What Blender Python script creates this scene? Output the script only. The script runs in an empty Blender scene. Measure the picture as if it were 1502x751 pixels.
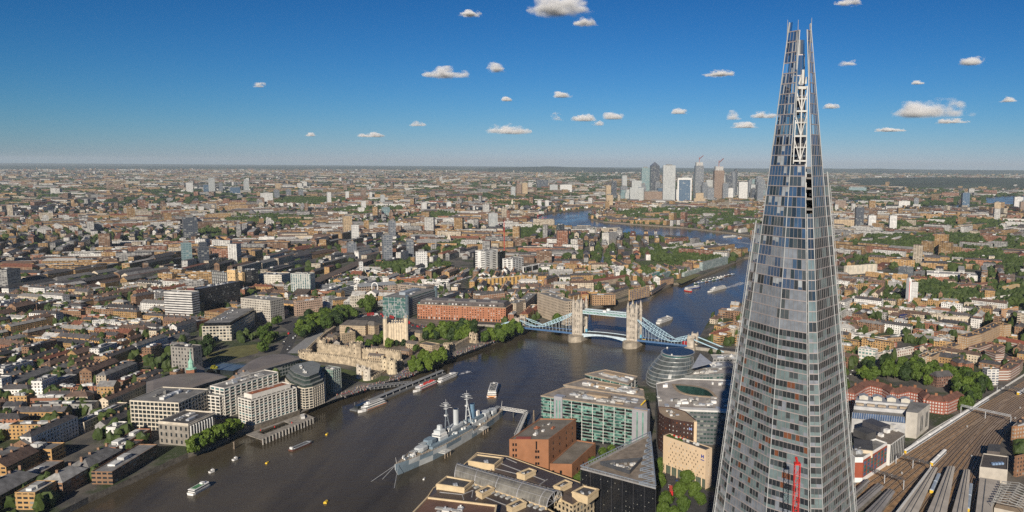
import bpy,math,random
import numpy as np
from mathutils import Vector,Matrix
from mathutils import noise as mnoise
from mathutils.geometry import tessellate_polygon
random.seed(7)
S=bpy.context.scene
COL=S.collection
R=math.radians
PI=math.pi
# ------------------------------------------------------------------ camera
CAM=np.array([-288.5,53.3,254.05])
YAW,PIT,ROL,FPX=1.51130797,0.123712753,0.00677867603,1107.08
CX,CY=889.0,375.5
_F=np.array([math.sin(YAW)*math.cos(PIT),math.cos(YAW)*math.cos(PIT),-math.sin(PIT)])
_R=np.array([math.cos(YAW),-math.sin(YAW),0.0])
_U=np.cross(_R,_F)
_R2=_R*math.cos(ROL) + _U*math.sin(ROL)
_U2=_U*math.cos(ROL) - _R*math.sin(ROL)
cd=bpy.data.cameras.new('camera')
cam=bpy.data.objects.new('camera',cd)
COL.objects.link(cam)
M=Matrix.Identity(4)
for i in range(3):
 M[i][0]=_R2[i]; M[i][1]=_U2[i]; M[i][2]=-_F[i]; M[i][3]=CAM[i]
cam.matrix_world=M
cd.sensor_fit='HORIZONTAL'; cd.sensor_width=36.0
cd.lens=36.0*FPX/1502.0
cd.shift_x=-(CX-751.0)/1502.0
cd.clip_start=1.0; cd.clip_end=200000.0
S.camera=cam
# ------------------------------------------------------------------ light
SUN_AZ,SUN_EL=R(274),R(25)
w=bpy.data.worlds.new('World'); S.world=w; w.use_nodes=True
nt=w.node_tree
bg=nt.nodes['Background']
sky=nt.nodes.new('ShaderNodeTexSky')
sky.sky_type='NISHITA'; sky.sun_disc=False
sky.sun_elevation=SUN_EL; sky.sun_rotation=SUN_AZ
sky.altitude=250; sky.air_density=1.0; sky.dust_density=0.0; sky.ozone_density=5.0
sat=nt.nodes.new('ShaderNodeHueSaturation'); sat.inputs['Saturation'].default_value=1.0
tint=nt.nodes.new('ShaderNodeMix'); tint.data_type='RGBA'; tint.blend_type='MULTIPLY'; tint.inputs[0].default_value=1
tint.inputs[7].default_value=(.86,.95,1.06,1)
nt.links.new(sky.outputs[0],sat.inputs['Color']); nt.links.new(sat.outputs[0],tint.inputs[6])
scl=nt.nodes.new('ShaderNodeVectorMath'); scl.operation='SCALE'; scl.inputs['Scale'].default_value=.092
gam=nt.nodes.new('ShaderNodeGamma'); gam.inputs[1].default_value=1.45
nt.links.new(tint.outputs[2],scl.inputs[0]); nt.links.new(scl.outputs[0],gam.inputs[0]); sep=nt.nodes.new('ShaderNodeSeparateXYZ'); cmb=nt.nodes.new('ShaderNodeCombineXYZ'); nt.links.new(gam.outputs[0],sep.inputs[0])
def _m(op,a,b):
 n=nt.nodes.new('ShaderNodeMath'); n.operation=op
 for i,v in enumerate((a,b)):
  if isinstance(v,(int,float)): n.inputs[i].default_value=v
  else: nt.links.new(v,n.inputs[i])
 return n.outputs[0]
# a clear, polarised sky: red falls off faster with height than green and blue
nt.links.new(_m('MULTIPLY',_m('POWER',_m('MULTIPLY',sep.outputs[0],1.07),1.35),.535),cmb.inputs[0])
nt.links.new(_m('MULTIPLY',sep.outputs[1],.52),cmb.inputs[1])
nt.links.new(_m('ADD',_m('MULTIPLY',sep.outputs[2],.555),_m('MULTIPLY',sep.outputs[0],.185)),cmb.inputs[2])
nt.links.new(cmb.outputs[0],bg.inputs[0])
bg.inputs[1].default_value=1.06
sl=bpy.data.lights.new('sun','SUN'); sl.energy=5.0; sl.angle=R(0.53); sl.color=(1.0,0.90,0.76)
so=bpy.data.objects.new('sun',sl); COL.objects.link(so)
sdir=Vector((math.sin(SUN_AZ)*math.cos(SUN_EL),math.cos(SUN_AZ)*math.cos(SUN_EL),math.sin(SUN_EL)))
so.rotation_euler=sdir.to_track_quat('Z','Y').to_euler()
so.location=(0,0,900)
S.view_settings.view_transform='Standard'
S.view_settings.look='None'
S.view_settings.exposure=0.12
S.view_settings.gamma=1.0
try:
 S.cycles.max_bounces=6; S.cycles.diffuse_bounces=2; S.cycles.glossy_bounces=3
 S.cycles.transparent_max_bounces=12; S.cycles.volume_bounces=4; S.cycles.volume_step_rate=.5; S.cycles.volume_max_steps=256
 S.cycles.use_denoising=False; S.cycles.sample_clamp_indirect=1.0; S.cycles.sample_clamp_direct=2.5
except Exception:
 pass
# ------------------------------------------------------------------ picking points of the place
Z0=5.0            # street level above the river
def at(px,py,z=Z0):
 d=_F + _R2*(px-CX)/FPX + _U2*(CY-py)/FPX
 t=(z-CAM[2])/d[2]
 p=CAM+d*t
 return Vector((p[0],p[1],z))
def pr(x,y,z):
 d=np.array([x,y,z])-CAM
 zz=d @ _F
 return CX+FPX*(d @ _R2)/zz,CY-FPX*(d @ _U2)/zz,zz
def topz(px,ytop,ybase,zb=Z0):
 """height of the top of an upright edge that stands at (px, ybase)"""
 g=at(px,ybase,zb)
 lo,hi=zb,400.0
 for _ in range(40):
  m=(lo+hi)/2
  if pr(g.x,g.y,m)[1] > ytop: lo=m
  else: hi=m
 return lo
# ------------------------------------------------------------------ materials
def nodemat(name):
 m=bpy.data.materials.new(name); m.use_nodes=True
 t=m.node_tree
 return m,t,t.nodes['Principled BSDF']
def N(t,typ,**kw):
 n=t.nodes.new(typ)
 for k,v in kw.items(): setattr(n,k,v)
 return n
def L(t,a,b): t.links.new(a,b)
def math_n(t,op,a,b=None,c=None):
 n=N(t,'ShaderNodeMath',operation=op)
 for i,v in enumerate((a,b,c)):
  if v is None: continue
  if isinstance(v,(int,float)): n.inputs[i].default_value=v
  else: L(t,v,n.inputs[i])
 return n.outputs[0]
def mixc(t,f,a,b,mode='MIX'):
 n=N(t,'ShaderNodeMix',data_type='RGBA',blend_type=mode)
 for sock,v in ((n.inputs[0],f),(n.inputs[6],a),(n.inputs[7],b)):
  if isinstance(v,(int,float)): sock.default_value=v
  elif isinstance(v,tuple): sock.default_value=(*v[:3],1)
  else: L(t,v,sock)
 return n.outputs[2]
def dirt(t,scale=0.15,lo=0.7,hi=1.15,detail=5,coord='Object'):
 tc=N(t,'ShaderNodeTexCoord')
 nz=N(t,'ShaderNodeTexNoise'); nz.inputs['Scale'].default_value=scale; nz.inputs['Detail'].default_value=detail
 L(t,tc.outputs[coord],nz.inputs['Vector'])
 mr=N(t,'ShaderNodeMapRange'); mr.inputs[1].default_value=.3; mr.inputs[2].default_value=.7
 mr.inputs[3].default_value=lo; mr.inputs[4].default_value=hi
 L(t,nz.outputs[0],mr.inputs[0])
 return mr.outputs[0]
def mulc(t,col,f):
 n=N(t,'ShaderNodeVectorMath',operation='SCALE')
 if isinstance(col,tuple): n.inputs[0].default_value=col[:3]
 else: L(t,col,n.inputs[0])
 L(t,f,n.inputs['Scale'])
 return n.outputs[0]
_mc={}
def plain(name,c,rough=0.8,metal=0.0,var=0.15,scale=0.2,spec=0.5):
 if name in _mc: return _mc[name]
 m,t,b=nodemat(name)
 L(t,mulc(t,c,dirt(t,scale,1-var,1+var)),b.inputs['Base Color'])
 b.inputs['Roughness'].default_value=rough; b.inputs['Metallic'].default_value=metal
 b.inputs['Specular IOR Level'].default_value=spec
 _mc[name]=m
 return m
def glass(name,c,rough=0.08,spec=0.9,var=0.3,scale=0.25):
 """opaque glazing: a dark room behind a pane that mirrors the sky"""
 if name in _mc: return _mc[name]
 m,t,b=nodemat(name)
 L(t,mulc(t,c,dirt(t,scale,1-var,1+var)),b.inputs['Base Color'])
 b.inputs['Roughness'].default_value=rough
 b.inputs['Specular IOR Level'].default_value=spec
 b.inputs['IOR'].default_value=1.6
 _mc[name]=m
 return m
def facade(name,wall=None,win=(.025,.03,.035),bay=3.2,flo=3.4,ww=.45,wh=.5,pale=.25,rough=.85,off=0.0):
 """walls with storeys of windows laid out in metres along the wall; wall=None takes the wall colour stored on the mesh"""
 if name in _mc: return _mc[name]
 m,t,b=nodemat(name)
 uv=N(t,'ShaderNodeUVMap'); uv.uv_map='UVMap'
 sp=N(t,'ShaderNodeSeparateXYZ'); L(t,uv.outputs[0],sp.inputs[0])
 u=math_n(t,'DIVIDE',sp.outputs[0],bay); v=math_n(t,'DIVIDE',math_n(t,'ADD',sp.outputs[1],off),flo)
 fu=math_n(t,'ABSOLUTE',math_n(t,'SUBTRACT',math_n(t,'FRACT',u),.5))
 fv=math_n(t,'ABSOLUTE',math_n(t,'SUBTRACT',math_n(t,'FRACT',v),.5))
 mk=math_n(t,'MULTIPLY',math_n(t,'LESS_THAN',fu,ww/2),math_n(t,'LESS_THAN',fv,wh/2))
 cb=N(t,'ShaderNodeCombineXYZ')
 L(t,math_n(t,'FLOOR',u),cb.inputs[0]); L(t,math_n(t,'FLOOR',v),cb.inputs[1])
 wn=N(t,'ShaderNodeTexWhiteNoise',noise_dimensions='2D'); L(t,cb.outputs[0],wn.inputs['Vector'])
 pl=math_n(t,'LESS_THAN',wn.outputs['Value'],pale)
 wc=mixc(t,math_n(t,'MULTIPLY',pl,.55),win,(.42,.42,.38))
 if wall is None:
  at_=N(t,'ShaderNodeAttribute'); at_.attribute_name='col'
  wcol=at_.outputs['Color']
 else: wcol=wall
 base=mixc(t,mk,mulc(t,wcol,dirt(t,.12,.75,1.15)),wc)
 L(t,base,b.inputs['Base Color'])
 mr=N(t,'ShaderNodeMapRange'); mr.inputs[3].default_value=rough; mr.inputs[4].default_value=.15
 L(t,mk,mr.inputs[0]); L(t,mr.outputs[0],b.inputs['Roughness'])
 _mc[name]=m
 return m
def attr_mat(name,rough=.9,scale=.25,lo=.6,hi=1.25,detail=6):
 if name in _mc: return _mc[name]
 m,t,b=nodemat(name)
 a=N(t,'ShaderNodeAttribute'); a.attribute_name='col'
 L(t,mulc(t,a.outputs['Color'],dirt(t,scale,lo,hi,detail)),b.inputs['Base Color'])
 b.inputs['Roughness'].default_value=rough
 _mc[name]=m
 return m
# ------------------------------------------------------------------ mesh builder
class MB:
 def __init__(s): s.v=[]; s.f=[]; s.m=[]; s.uv=[]; s.c=[]
 def face(s,pts,mat=0,uv=None,col=(.5,.5,.5)):
  n=len(s.v)
  s.v.extend(pts); s.f.append(tuple(range(n,n+len(pts)))); s.m.append(mat)
  if uv is None: uv=[(p[0],p[1]) for p in pts]
  s.uv.append(uv); s.c.append(col)
 def prism(s,pts,z0,z1,mw=0,mr=1,cw=(.5,.5,.5),cr=(.3,.3,.3),bottom=False,top=True,u0=0.0):
  """pts counter-clockwise"""
  n=len(pts); u=u0
  for i in range(n):
   a,b=pts[i],pts[(i+1) % n]
   l=math.hypot(b[0]-a[0],b[1]-a[1])
   s.face([(a[0],a[1],z0),(b[0],b[1],z0),(b[0],b[1],z1),(a[0],a[1],z1)],mw,[(u,0),(u+l,0),(u+l,z1-z0),(u,z1-z0)],cw)
   u+=l
  if top: s.face([(p[0],p[1],z1) for p in pts],mr,None,cr)
  if bottom: s.face([(p[0],p[1],z0) for p in reversed(pts)],mr,None,cr)
 def loft(s,rings,mat=0,cap=True,closed=True,col=(.5,.5,.5)):
  for a,b in zip(rings[:-1],rings[1:]):
   n=len(a); u=0
   for i in range(n if closed else n-1):
    j=(i+1) % n
    l=math.dist(a[i],a[j])
    h=math.dist(a[i],b[i])
    s.face([a[i],a[j],b[j],b[i]],mat,[(u,0),(u+l,0),(u+l,h),(u,h)],col)
    u+=l
  if cap:
   s.face(list(rings[-1]),mat,None,col); s.face(list(reversed(rings[0])),mat,None,col)
 def box(s,c,size,rot=0.0,mat=0,mr=None,cw=(.5,.5,.5),cr=None,bottom=True):
  """c = centre of the underside"""
  q=rect(c[0],c[1],size[0],size[1],rot)
  s.prism(q,c[2],c[2]+size[2],mat,mat if mr is None else mr,cw,cw if cr is None else cr,bottom)
 def beam(s,p,q,w,h=None,mat=0,col=(.5,.5,.5)):
  p=Vector(p); q=Vector(q); d=q-p
  if d.length < 1e-6: return
  h=w if h is None else h
  d.normalize()
  up=Vector((0,0,1)) if abs(d.z) < .95 else Vector((1,0,0))
  a=d.cross(up).normalized()*w/2; b=a.cross(d).normalized()*h/2
  r0=[p-a-b,p+a-b,p+a+b,p-a+b]; r1=[x+(q-p) for x in r0]
  for i in range(4):
   j=(i+1) % 4
   s.face([tuple(r0[i]),tuple(r1[i]),tuple(r1[j]),tuple(r0[j])],mat,None,col)
  s.face([tuple(x) for x in r0],mat,None,col); s.face([tuple(x) for x in reversed(r1)],mat,None,col)
 def tube(s,p,q,r,r2=None,n=8,mat=0,col=(.5,.5,.5)):
  p=Vector(p); q=Vector(q); d=(q-p).normalized(); r2=r if r2 is None else r2
  up=Vector((0,0,1)) if abs(d.z) < .95 else Vector((1,0,0))
  a=d.cross(up).normalized(); b=d.cross(a)
  A=[tuple(p+(a*math.cos(2*PI*k/n)-b*math.sin(2*PI*k/n))*r) for k in range(n)]
  B=[tuple(q+(a*math.cos(2*PI*k/n)-b*math.sin(2*PI*k/n))*r2) for k in range(n)]
  s.loft([A,B],mat,True,True,col)
 def gable(s,q,z0,z1,over=0.4,mat=1,mw=0,cr=(.2,.2,.2),cw=(.5,.5,.5),hip=0.0):
  """roof on the ccw rectangle q, ridge along its long side"""
  q=[Vector((p[0],p[1],0)) for p in q]
  if (q[1]-q[0]).length < (q[2]-q[1]).length: q=q[1:]+q[:1]
  e=(q[1]-q[0]).normalized(); n=(q[3]-q[0]).normalized()
  q=[q[0]-n*over-e*.1,q[1]-n*over+e*.1,q[2]+n*over+e*.1,q[3]+n*over-e*.1]
  m0=(q[0]+q[3])/2+e*hip; m1=(q[1]+q[2])/2-e*hip
  P=lambda p,z: (p.x,p.y,z)
  l=(q[1]-q[0]).length; sw=(q[3]-q[0]).length/2
  s.face([P(q[0],z0),P(q[1],z0),P(m1,z1),P(m0,z1)],mat,[(0,0),(l,0),(l,sw),(0,sw)],cr)
  s.face([P(q[2],z0),P(q[3],z0),P(m0,z1),P(m1,z1)],mat,[(0,0),(l,0),(l,sw),(0,sw)],cr)
  gm,gc=(mw,cw) if hip < .1 else (mat,cr)
  s.face([P(q[1],z0),P(q[2],z0),P(m1,z1)],gm,[(.1,.1)]*3,gc)
  s.face([P(q[3],z0),P(q[0],z0),P(m0,z1)],gm,[(.1,.1)]*3,gc)
 def build(s,name,mats,parent=None,origin=None,smooth=False,pivot=None):
  if not s.f: return None
  if not isinstance(mats,(list,tuple)): mats=[mats]
  o0=Vector(origin) if origin is not None else (ORG.get(parent.name,Vector((0,0,0))) if parent is not None else None)
  va=np.array([tuple(p) for p in s.v],dtype=np.float32)
  if o0 is None:
   mn=va.min(0); mx=va.max(0)
   o0=Vector(((mn[0]+mx[0])/2,(mn[1]+mx[1])/2,mn[2]))
  va=va-np.array(o0,dtype=np.float32)
  me=bpy.data.meshes.new(name)
  nf=len(s.f); nl=len(va)
  me.vertices.add(nl); me.vertices.foreach_set('co',va.ravel())
  lens=np.array([len(f) for f in s.f],dtype=np.int32)
  me.loops.add(nl); me.loops.foreach_set('vertex_index',np.arange(nl,dtype=np.int32))
  me.polygons.add(nf)
  st=np.zeros(nf,dtype=np.int32); st[1:]=np.cumsum(lens)[:-1]
  me.polygons.foreach_set('loop_start',st); me.polygons.foreach_set('loop_total',lens)
  me.polygons.foreach_set('material_index',np.array(s.m,dtype=np.int32))
  uvl=me.uv_layers.new(name='UVMap')
  uvl.data.foreach_set('uv',np.array([c for f in s.uv for c in f],dtype=np.float32).ravel())
  ca=me.color_attributes.new('col','FLOAT_COLOR','CORNER')
  cc=np.repeat(np.array([(*c[:3],1.0) for c in s.c],dtype=np.float32),lens,axis=0)
  ca.data.foreach_set('color',cc.ravel())
  for m in mats: me.materials.append(m)
  me.update(calc_edges=True)
  me.polygons.foreach_set('use_smooth',[smooth]*nf)
  if 1:
   import bmesh
   if nl < 60000:
    bm=bmesh.new(); bm.from_mesh(me)
    bmesh.ops.remove_doubles(bm,verts=bm.verts,dist=1e-4)
    bm.to_mesh(me); bm.free()
  o=bpy.data.objects.new(name,me)
  COL.objects.link(o)
  if parent is not None:
   o.parent=parent; ORG[o.name]=o0
  else:
   o.location=o0; ORG[o.name]=o0
  return o
ORG={}
def rect(x,y,a,b,rot=0.0):
 c,s=math.cos(rot),math.sin(rot)
 return [(x+c*u-s*v,y+s*u+c*v) for u,v in ((-a/2,-b/2),(a/2,-b/2),(a/2,b/2),(-a/2,b/2))]
def ccw(p):
 a=sum(p[i][0]*p[(i+1) % len(p)][1]-p[(i+1) % len(p)][0]*p[i][1] for i in range(len(p)))
 return list(p) if a > 0 else list(reversed(p))
def inset(poly,d):
 """move every side of a ccw polygon inwards by d"""
 n=len(poly); out=[]
 for i in range(n):
  p0,p1,p2=Vector(poly[i-1][:2]),Vector(poly[i][:2]),Vector(poly[(i+1) % n][:2])
  e1=(p1-p0).normalized(); e2=(p2-p1).normalized()
  n1=Vector((-e1.y,e1.x)); n2=Vector((-e2.y,e2.x))
  k=1+n1.dot(n2)
  out.append(tuple(p1+(n1+n2)*(d/max(k,.25))))
 return out
def thing(name,label,cat,loc,group=None):
 o=bpy.data.objects.new(name,None); COL.objects.link(o)
 o.location=loc; o.empty_display_size=1
 ORG[o.name]=Vector(loc)
 return tag(o,label,cat,group)
LABELS={}
def tag(o,label=None,cat=None,group=None,kind=None):
 if label: o['label']=label
 if cat: o['category']=cat
 if group: o['group']=group
 if kind: o['kind']=kind
 return o
def copy_tree(o,parent=None):
 c=o.copy(); COL.objects.link(c)
 if parent is not None: c.parent=parent
 for ch in list(o.children): copy_tree(ch,c)
 return c
MARKS=[]              # (px,py,how a label refers to it)
def mark(px,py,text): MARKS.append((px,py,text))
EXC=[]                # footprints the street pattern leaves free
def reg(poly,pad=4.0):
 p=ccw([(q[0],q[1]) for q in poly])
 EXC.append(inset(p,-pad) if pad else p)
def reg_px(pts,z=Z0,pad=0.0): reg([at(x,y,z) for x,y in pts],pad)
def wall_open(mb,p0,p1,z0,z1,cols,rows,wf,hf,depth,mat=0,col=(.5,.5,.5),margin=0.0,skip=None):
 """a wall from p0 to p1 (outside on the right) with real recessed openings; returns the openings"""
 a=Vector((p0[0],p0[1],0)); b=Vector((p1[0],p1[1],0)); d=b-a; ln=d.length; d.normalize()
 nrm=Vector((d.y,-d.x,0)); res=[]
 P=lambda u,z,k=0.0: tuple(a+d*u-nrm*k+Vector((0,0,z)))
 def quad(u0,u1,y0,y1):
  if u1-u0 > 1e-4 and y1-y0 > 1e-4:
   mb.face([P(u0,y0),P(u1,y0),P(u1,y1),P(u0,y1)],mat,[(u0,y0),(u1,y0),(u1,y1),(u0,y1)],col)
 if margin: quad(0,margin,z0,z1); quad(ln-margin,ln,z0,z1)
 cw=(ln-2*margin)/cols; rh=(z1-z0)/rows
 for i in range(cols):
  for j in range(rows):
   u0=margin+i*cw; u1=u0+cw; y0=z0+j*rh; y1=y0+rh
   if skip and skip(i,j): quad(u0,u1,y0,y1); continue
   a0=u0+cw*(1-wf)/2; a1=u1-cw*(1-wf)/2; b0=y0+rh*(1-hf)/2; b1=y1-rh*(1-hf)/2
   quad(u0,a0,y0,y1); quad(a1,u1,y0,y1); quad(a0,a1,y0,b0); quad(a0,a1,b1,y1)
   for (s0,s1) in (((a0,b0),(a1,b0)),((a1,b0),(a1,b1)),((a1,b1),(a0,b1)),((a0,b1),(a0,b0))):
    mb.face([P(s0[0],s0[1]),P(s1[0],s1[1]),P(s1[0],s1[1],depth),P(s0[0],s0[1],depth)],mat,[(0,0)]*4,col)
   res.append((a+d*(a0+a1)/2-nrm*depth,(b0+b1)/2,a1-a0,b1-b0,math.atan2(d.y,d.x)))
 return res
_win={}
def window_objs(parent,openings,mats,name='window',limit=100,rng=random):
 """each opening its own pane; past the limit the rest become one part"""
 ops=openings[:limit]; rest=openings[limit:]
 org=ORG[parent.name]
 for (c,z,ww,hh,ang) in ops:
  m=rng.choice(mats); key=(round(ww,2),round(hh,2),m.name)
  if key not in _win:
   b=MB(); b.box((0,0,-hh/2),(ww+.06,.16,hh),0,0)
   o=b.build(name,[m],None,(0,0,0)); _win[key]=o.data
   bpy.data.objects.remove(o)
  o=bpy.data.objects.new(name,_win[key]); COL.objects.link(o)
  o.parent=parent; o.location=(c.x-org.x,c.y-org.y,z-org.z); o.rotation_euler=(0,0,ang)
 if rest:
  b=MB()
  for (c,z,ww,hh,ang) in rest: b.box((c.x,c.y,z-hh/2),(ww+.06,.16,hh),ang,rng.randrange(len(mats)))
  tag(b.build(name,mats,parent),kind='stuff')
# ------------------------------------------------------------------ materials of the place
SLATE=plain('slate',(.085,.08,.08),.7,var=.35,scale=.15)
BROWNROOF=plain('brown_sheet_roof',(.085,.066,.055),.55,var=.25,scale=.08)
GREYROOF=plain('grey_roof',(.20,.195,.185),.8,var=.35,scale=.1)
PALEROOF=plain('pale_roof',(.40,.39,.37),.8,var=.25,scale=.1)
DARKROOF=plain('dark_roof',(.07,.068,.068),.7,var=.3,scale=.1)
TERRACOTTA=plain('terracotta_deck',(.30,.115,.06),.85,var=.25,scale=.3)
WHITE=plain('white_paint',(.78,.77,.74),.55,var=.08)
WHITE2=plain('white_cladding',(.62,.61,.58),.6,var=.12)
STEEL=plain('pale_steel',(.50,.52,.54),.45,var=.12,metal=.3)
DKSTEEL=plain('dark_steel',(.10,.105,.11),.5,var=.2)
CONC=plain('concrete',(.36,.34,.30),.85,var=.25,scale=.12)
STONE=plain('portland_stone',(.55,.49,.40),.85,var=.2,scale=.15)
TOWERSTONE=plain('castle_stone',(.41,.335,.235),.9,var=.5,scale=.25)
TIMBER=plain('timber',(.24,.19,.14),.9,var=.3,scale=.4)
BLACKGL=glass('black_glazing',(.012,.013,.015),.1,.6)
DGLASS=glass('dark_glazing',(.025,.032,.036),.07,.8)
GGLASS=glass('green_glazing',(.05,.13,.11),.07,.8,.5,.15)
LGLASS=glass('light_green_glazing',(.16,.30,.25),.1,.8,.4,.15)
TGLASS=glass('teal_glazing',(.05,.15,.16),.08,.8,.4,.2)
BLUEGL=glass('blue_glazing',(.06,.12,.22),.08,.9,.3,.1)
PALEGL=glass('pale_blind_glazing',(.42,.43,.42),.2,.6,.2,.2)
WARMGL=glass('warm_room_glazing',(.30,.10,.03),.12,.7,.3,.3)
RED=plain('red_paint',(.55,.03,.025),.5,var=.1)
ORANGE=plain('orange_paint',(.75,.25,.04),.5,var=.1)
YELLOW=plain('yellow_paint',(.75,.50,.04),.5,var=.1)
BLUEP=plain('bridge_blue_paint',(.16,.42,.58),.5,var=.12)
NAVYP=plain('bridge_navy_paint',(.06,.13,.26),.5,var=.15)
COPPER=plain('verdigris_copper',(.25,.46,.36),.7,var=.2)
BRICKRED=plain('orange_red_brick',(.30,.135,.065),.85,var=.15,scale=.12)
BRICKTAN=plain('tan_brick',(.40,.25,.12),.85,var=.2,scale=.12)
BRICKBR=plain('brown_brick',(.22,.12,.07),.85,var=.2,scale=.12)
CREAM=plain('cream_render',(.66,.50,.33),.85,var=.06,scale=.1)
DKBRICK=plain('dark_brown_cladding',(.055,.028,.022),.5,var=.2,scale=.15)
AWALL=facade('street_wall',None,bay=3.4,flo=3.3,ww=.42,wh=.5,pale=.3)
AWALL2=facade('street_wall_wide',None,bay=4.4,flo=3.5,ww=.74,wh=.46,pale=.2)
AWALL3=facade('slab_block_wall',None,bay=6.0,flo=2.9,ww=.86,wh=.5,pale=.3)
AROOF=attr_mat('street_roof',.85,.25,.62,1.3)
APLAIN=attr_mat('plain_wall',.85,.2,.8,1.15)
# foliage
def leafmat(name,c1,c2,nscale=.12):
 m,t,b=nodemat(name)
 oi=N(t,'ShaderNodeObjectInfo'); tc=N(t,'ShaderNodeTexCoord')
 nz=N(t,'ShaderNodeTexNoise'); nz.inputs['Scale'].default_value=nscale; nz.inputs['Detail'].default_value=4
 L(t,tc.outputs['Object'],nz.inputs['Vector'])
 mr=N(t,'ShaderNodeMapRange'); mr.inputs[1].default_value=.35; mr.inputs[2].default_value=.65
 L(t,nz.outputs[0],mr.inputs[0])
 f=math_n(t,'ADD',math_n(t,'MULTIPLY',mr.outputs[0],.6),math_n(t,'MULTIPLY',oi.outputs['Random'],.5))
 L(t,mixc(t,f,c1,c2),b.inputs['Base Color'])
 b.inputs['Roughness'].default_value=.6; b.inputs['Specular IOR Level'].default_value=.25
 return m
LEAF=leafmat('plane_leaves',(.034,.066,.010),(.085,.130,.018),.35)
LEAFB=leafmat('lime_leaves',(.060,.105,.012),(.12,.17,.022),.35)
LEAFD=leafmat('dark_leaves',(.016,.034,.010),(.036,.062,.014),.3)
LEAFY=leafmat('yellow_leaves',(.25,.24,.02),(.32,.30,.03),.3)
FARLEAF=leafmat('far_leaves',(.022,.042,.012),(.062,.088,.020),.022)
BARK=plain('bark',(.07,.055,.04),.9)
# ground: asphalt, paving and back gardens in patches
def ground_mat():
 m,t,b=nodemat('street_ground')
 geo=N(t,'ShaderNodeNewGeometry')
 def nz(sc,det=5):
  n=N(t,'ShaderNodeTexNoise'); n.inputs['Scale'].default_value=sc; n.inputs['Detail'].default_value=det
  L(t,geo.outputs['Position'],n.inputs['Vector']); return n.outputs[0]
 def ramp(v,a,b_):
  r=N(t,'ShaderNodeMapRange'); r.inputs[1].default_value=a; r.inputs[2].default_value=b_; L(t,v,r.inputs[0]); return r.outputs[0]
 c=mixc(t,ramp(nz(.05),.4,.6),(.065,.062,.058),(.14,.125,.105))
 c=mixc(t,ramp(nz(.021),.50,.58),c,(.038,.055,.017))
 c=mixc(t,ramp(nz(.3,3),.60,.72),c,(.16,.145,.125))
 sp=N(t,'ShaderNodeSeparateXYZ'); L(t,geo.outputs['Position'],sp.inputs[0])
 far=ramp(sp.outputs[0],7000,12000)
 c=mixc(t,far,c,mixc(t,ramp(nz(.0015),.4,.6),(.028,.042,.022),(.075,.075,.05)))
 L(t,c,b.inputs['Base Color']); b.inputs['Roughness'].default_value=.9
 return m
GROUND=ground_mat()
def water_mat():
 m,t,b=nodemat('river_water')
 geo=N(t,'ShaderNodeNewGeometry')
 h=None
 for sc,amp in ((.045,1.0),(.15,.35)):
  n=N(t,'ShaderNodeTexNoise'); n.inputs['Scale'].default_value=sc; n.inputs['Detail'].default_value=4
  mp=N(t,'ShaderNodeMapping'); mp.inputs['Scale'].default_value=(1.5,.8,1); mp.inputs['Rotation'].default_value=(0,0,.7)
  L(t,geo.outputs['Position'],mp.inputs[0]); L(t,mp.outputs[0],n.inputs['Vector'])
  v=math_n(t,'MULTIPLY',n.outputs[0],amp)
  h=v if h is None else math_n(t,'ADD',h,v)
 bp=N(t,'ShaderNodeBump'); bp.inputs['Strength'].default_value=.5; bp.inputs['Distance'].default_value=.7
 L(t,h,bp.inputs['Height']); L(t,bp.outputs[0],b.inputs['Normal'])
 mp=N(t,'ShaderNodeMapping'); mp.inputs['Rotation'].default_value=(0,0,.42); mp.inputs['Scale'].default_value=(.0035,.018,1)
 L(t,geo.outputs['Position'],mp.inputs[0])
 n=N(t,'ShaderNodeTexNoise'); n.inputs['Scale'].default_value=1.0; n.inputs['Detail'].default_value=5; n.inputs['Distortion'].default_value=.6
 L(t,mp.outputs[0],n.inputs['Vector'])
 mr=N(t,'ShaderNodeMapRange'); mr.inputs[1].default_value=.35; mr.inputs[2].default_value=.66; L(t,n.outputs[0],mr.inputs[0])
 L(t,mixc(t,mr.outputs[0],(.046,.038,.025),(.098,.081,.055)),b.inputs['Base Color'])
 r2=N(t,'ShaderNodeMapRange'); r2.inputs[3].default_value=.10; r2.inputs[4].default_value=.30; L(t,mr.outputs[0],r2.inputs[0]); L(t,r2.outputs[0],b.inputs['Roughness'])
 b.inputs['Roughness'].default_value=.2; b.inputs['Specular IOR Level'].default_value=.38; b.inputs['IOR'].default_value=1.33
 return m
WATER=water_mat()
GRASS=plain('grass',(.062,.085,.020),.95,var=.4,scale=.08)
DRYGRASS=plain('dry_grass',(.13,.125,.04),.95,var=.3,scale=.08)
ASPHALT=plain('asphalt',(.055,.054,.055),.9,var=.25,scale=.2)
PAVING=plain('paving',(.17,.155,.135),.9,var=.35,scale=.25)
QUAY=plain('quay_stone',(.20,.17,.13),.9,var=.4,scale=.3)
# ------------------------------------------------------------------ river, land, hills
NB=[(0,806),(130,738),(276,672),(310,659),(355,638),(383,629),(440,608),(451,599),(490,588),(526,578),(545,571),(590,557),(621,545),
  (652,530.5),(697,514.6),(730,502.6),(748,493),(765,487),(800,476),(835,463),(870,455),(890,448.5),(944,434.5),(960,430),(986,418.5),
  (1000,417),(1026,408),(1057,395.5),(1091,380),(1120,377),(1110,373),(1068,366),(1024,357),(992,353),(952,348.5),(920,344),
  (880,340),(852,338),(826,335.5),(797,332),(776,327),(776,321),(795,316),(812,313.2),(856,308),(891,305),(935,303),(958,301.3)]
SB=[(958,302.2),(914,304.8),(885,309),(868,314),(863,319),(867,322.5),(885,326.5),(944,331),(1002,335),(1058,341.5),(1103,347),(1150,353),
  (1185,364),(1130,405),(1105,430),(1090,447),(1068,459),(1040,474),(1030,492),(1022,507),(978,545),(930,572),(860,603),(794,640),
  (748,686),(704,716),(655,748),(610,784),(575,826)]
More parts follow.
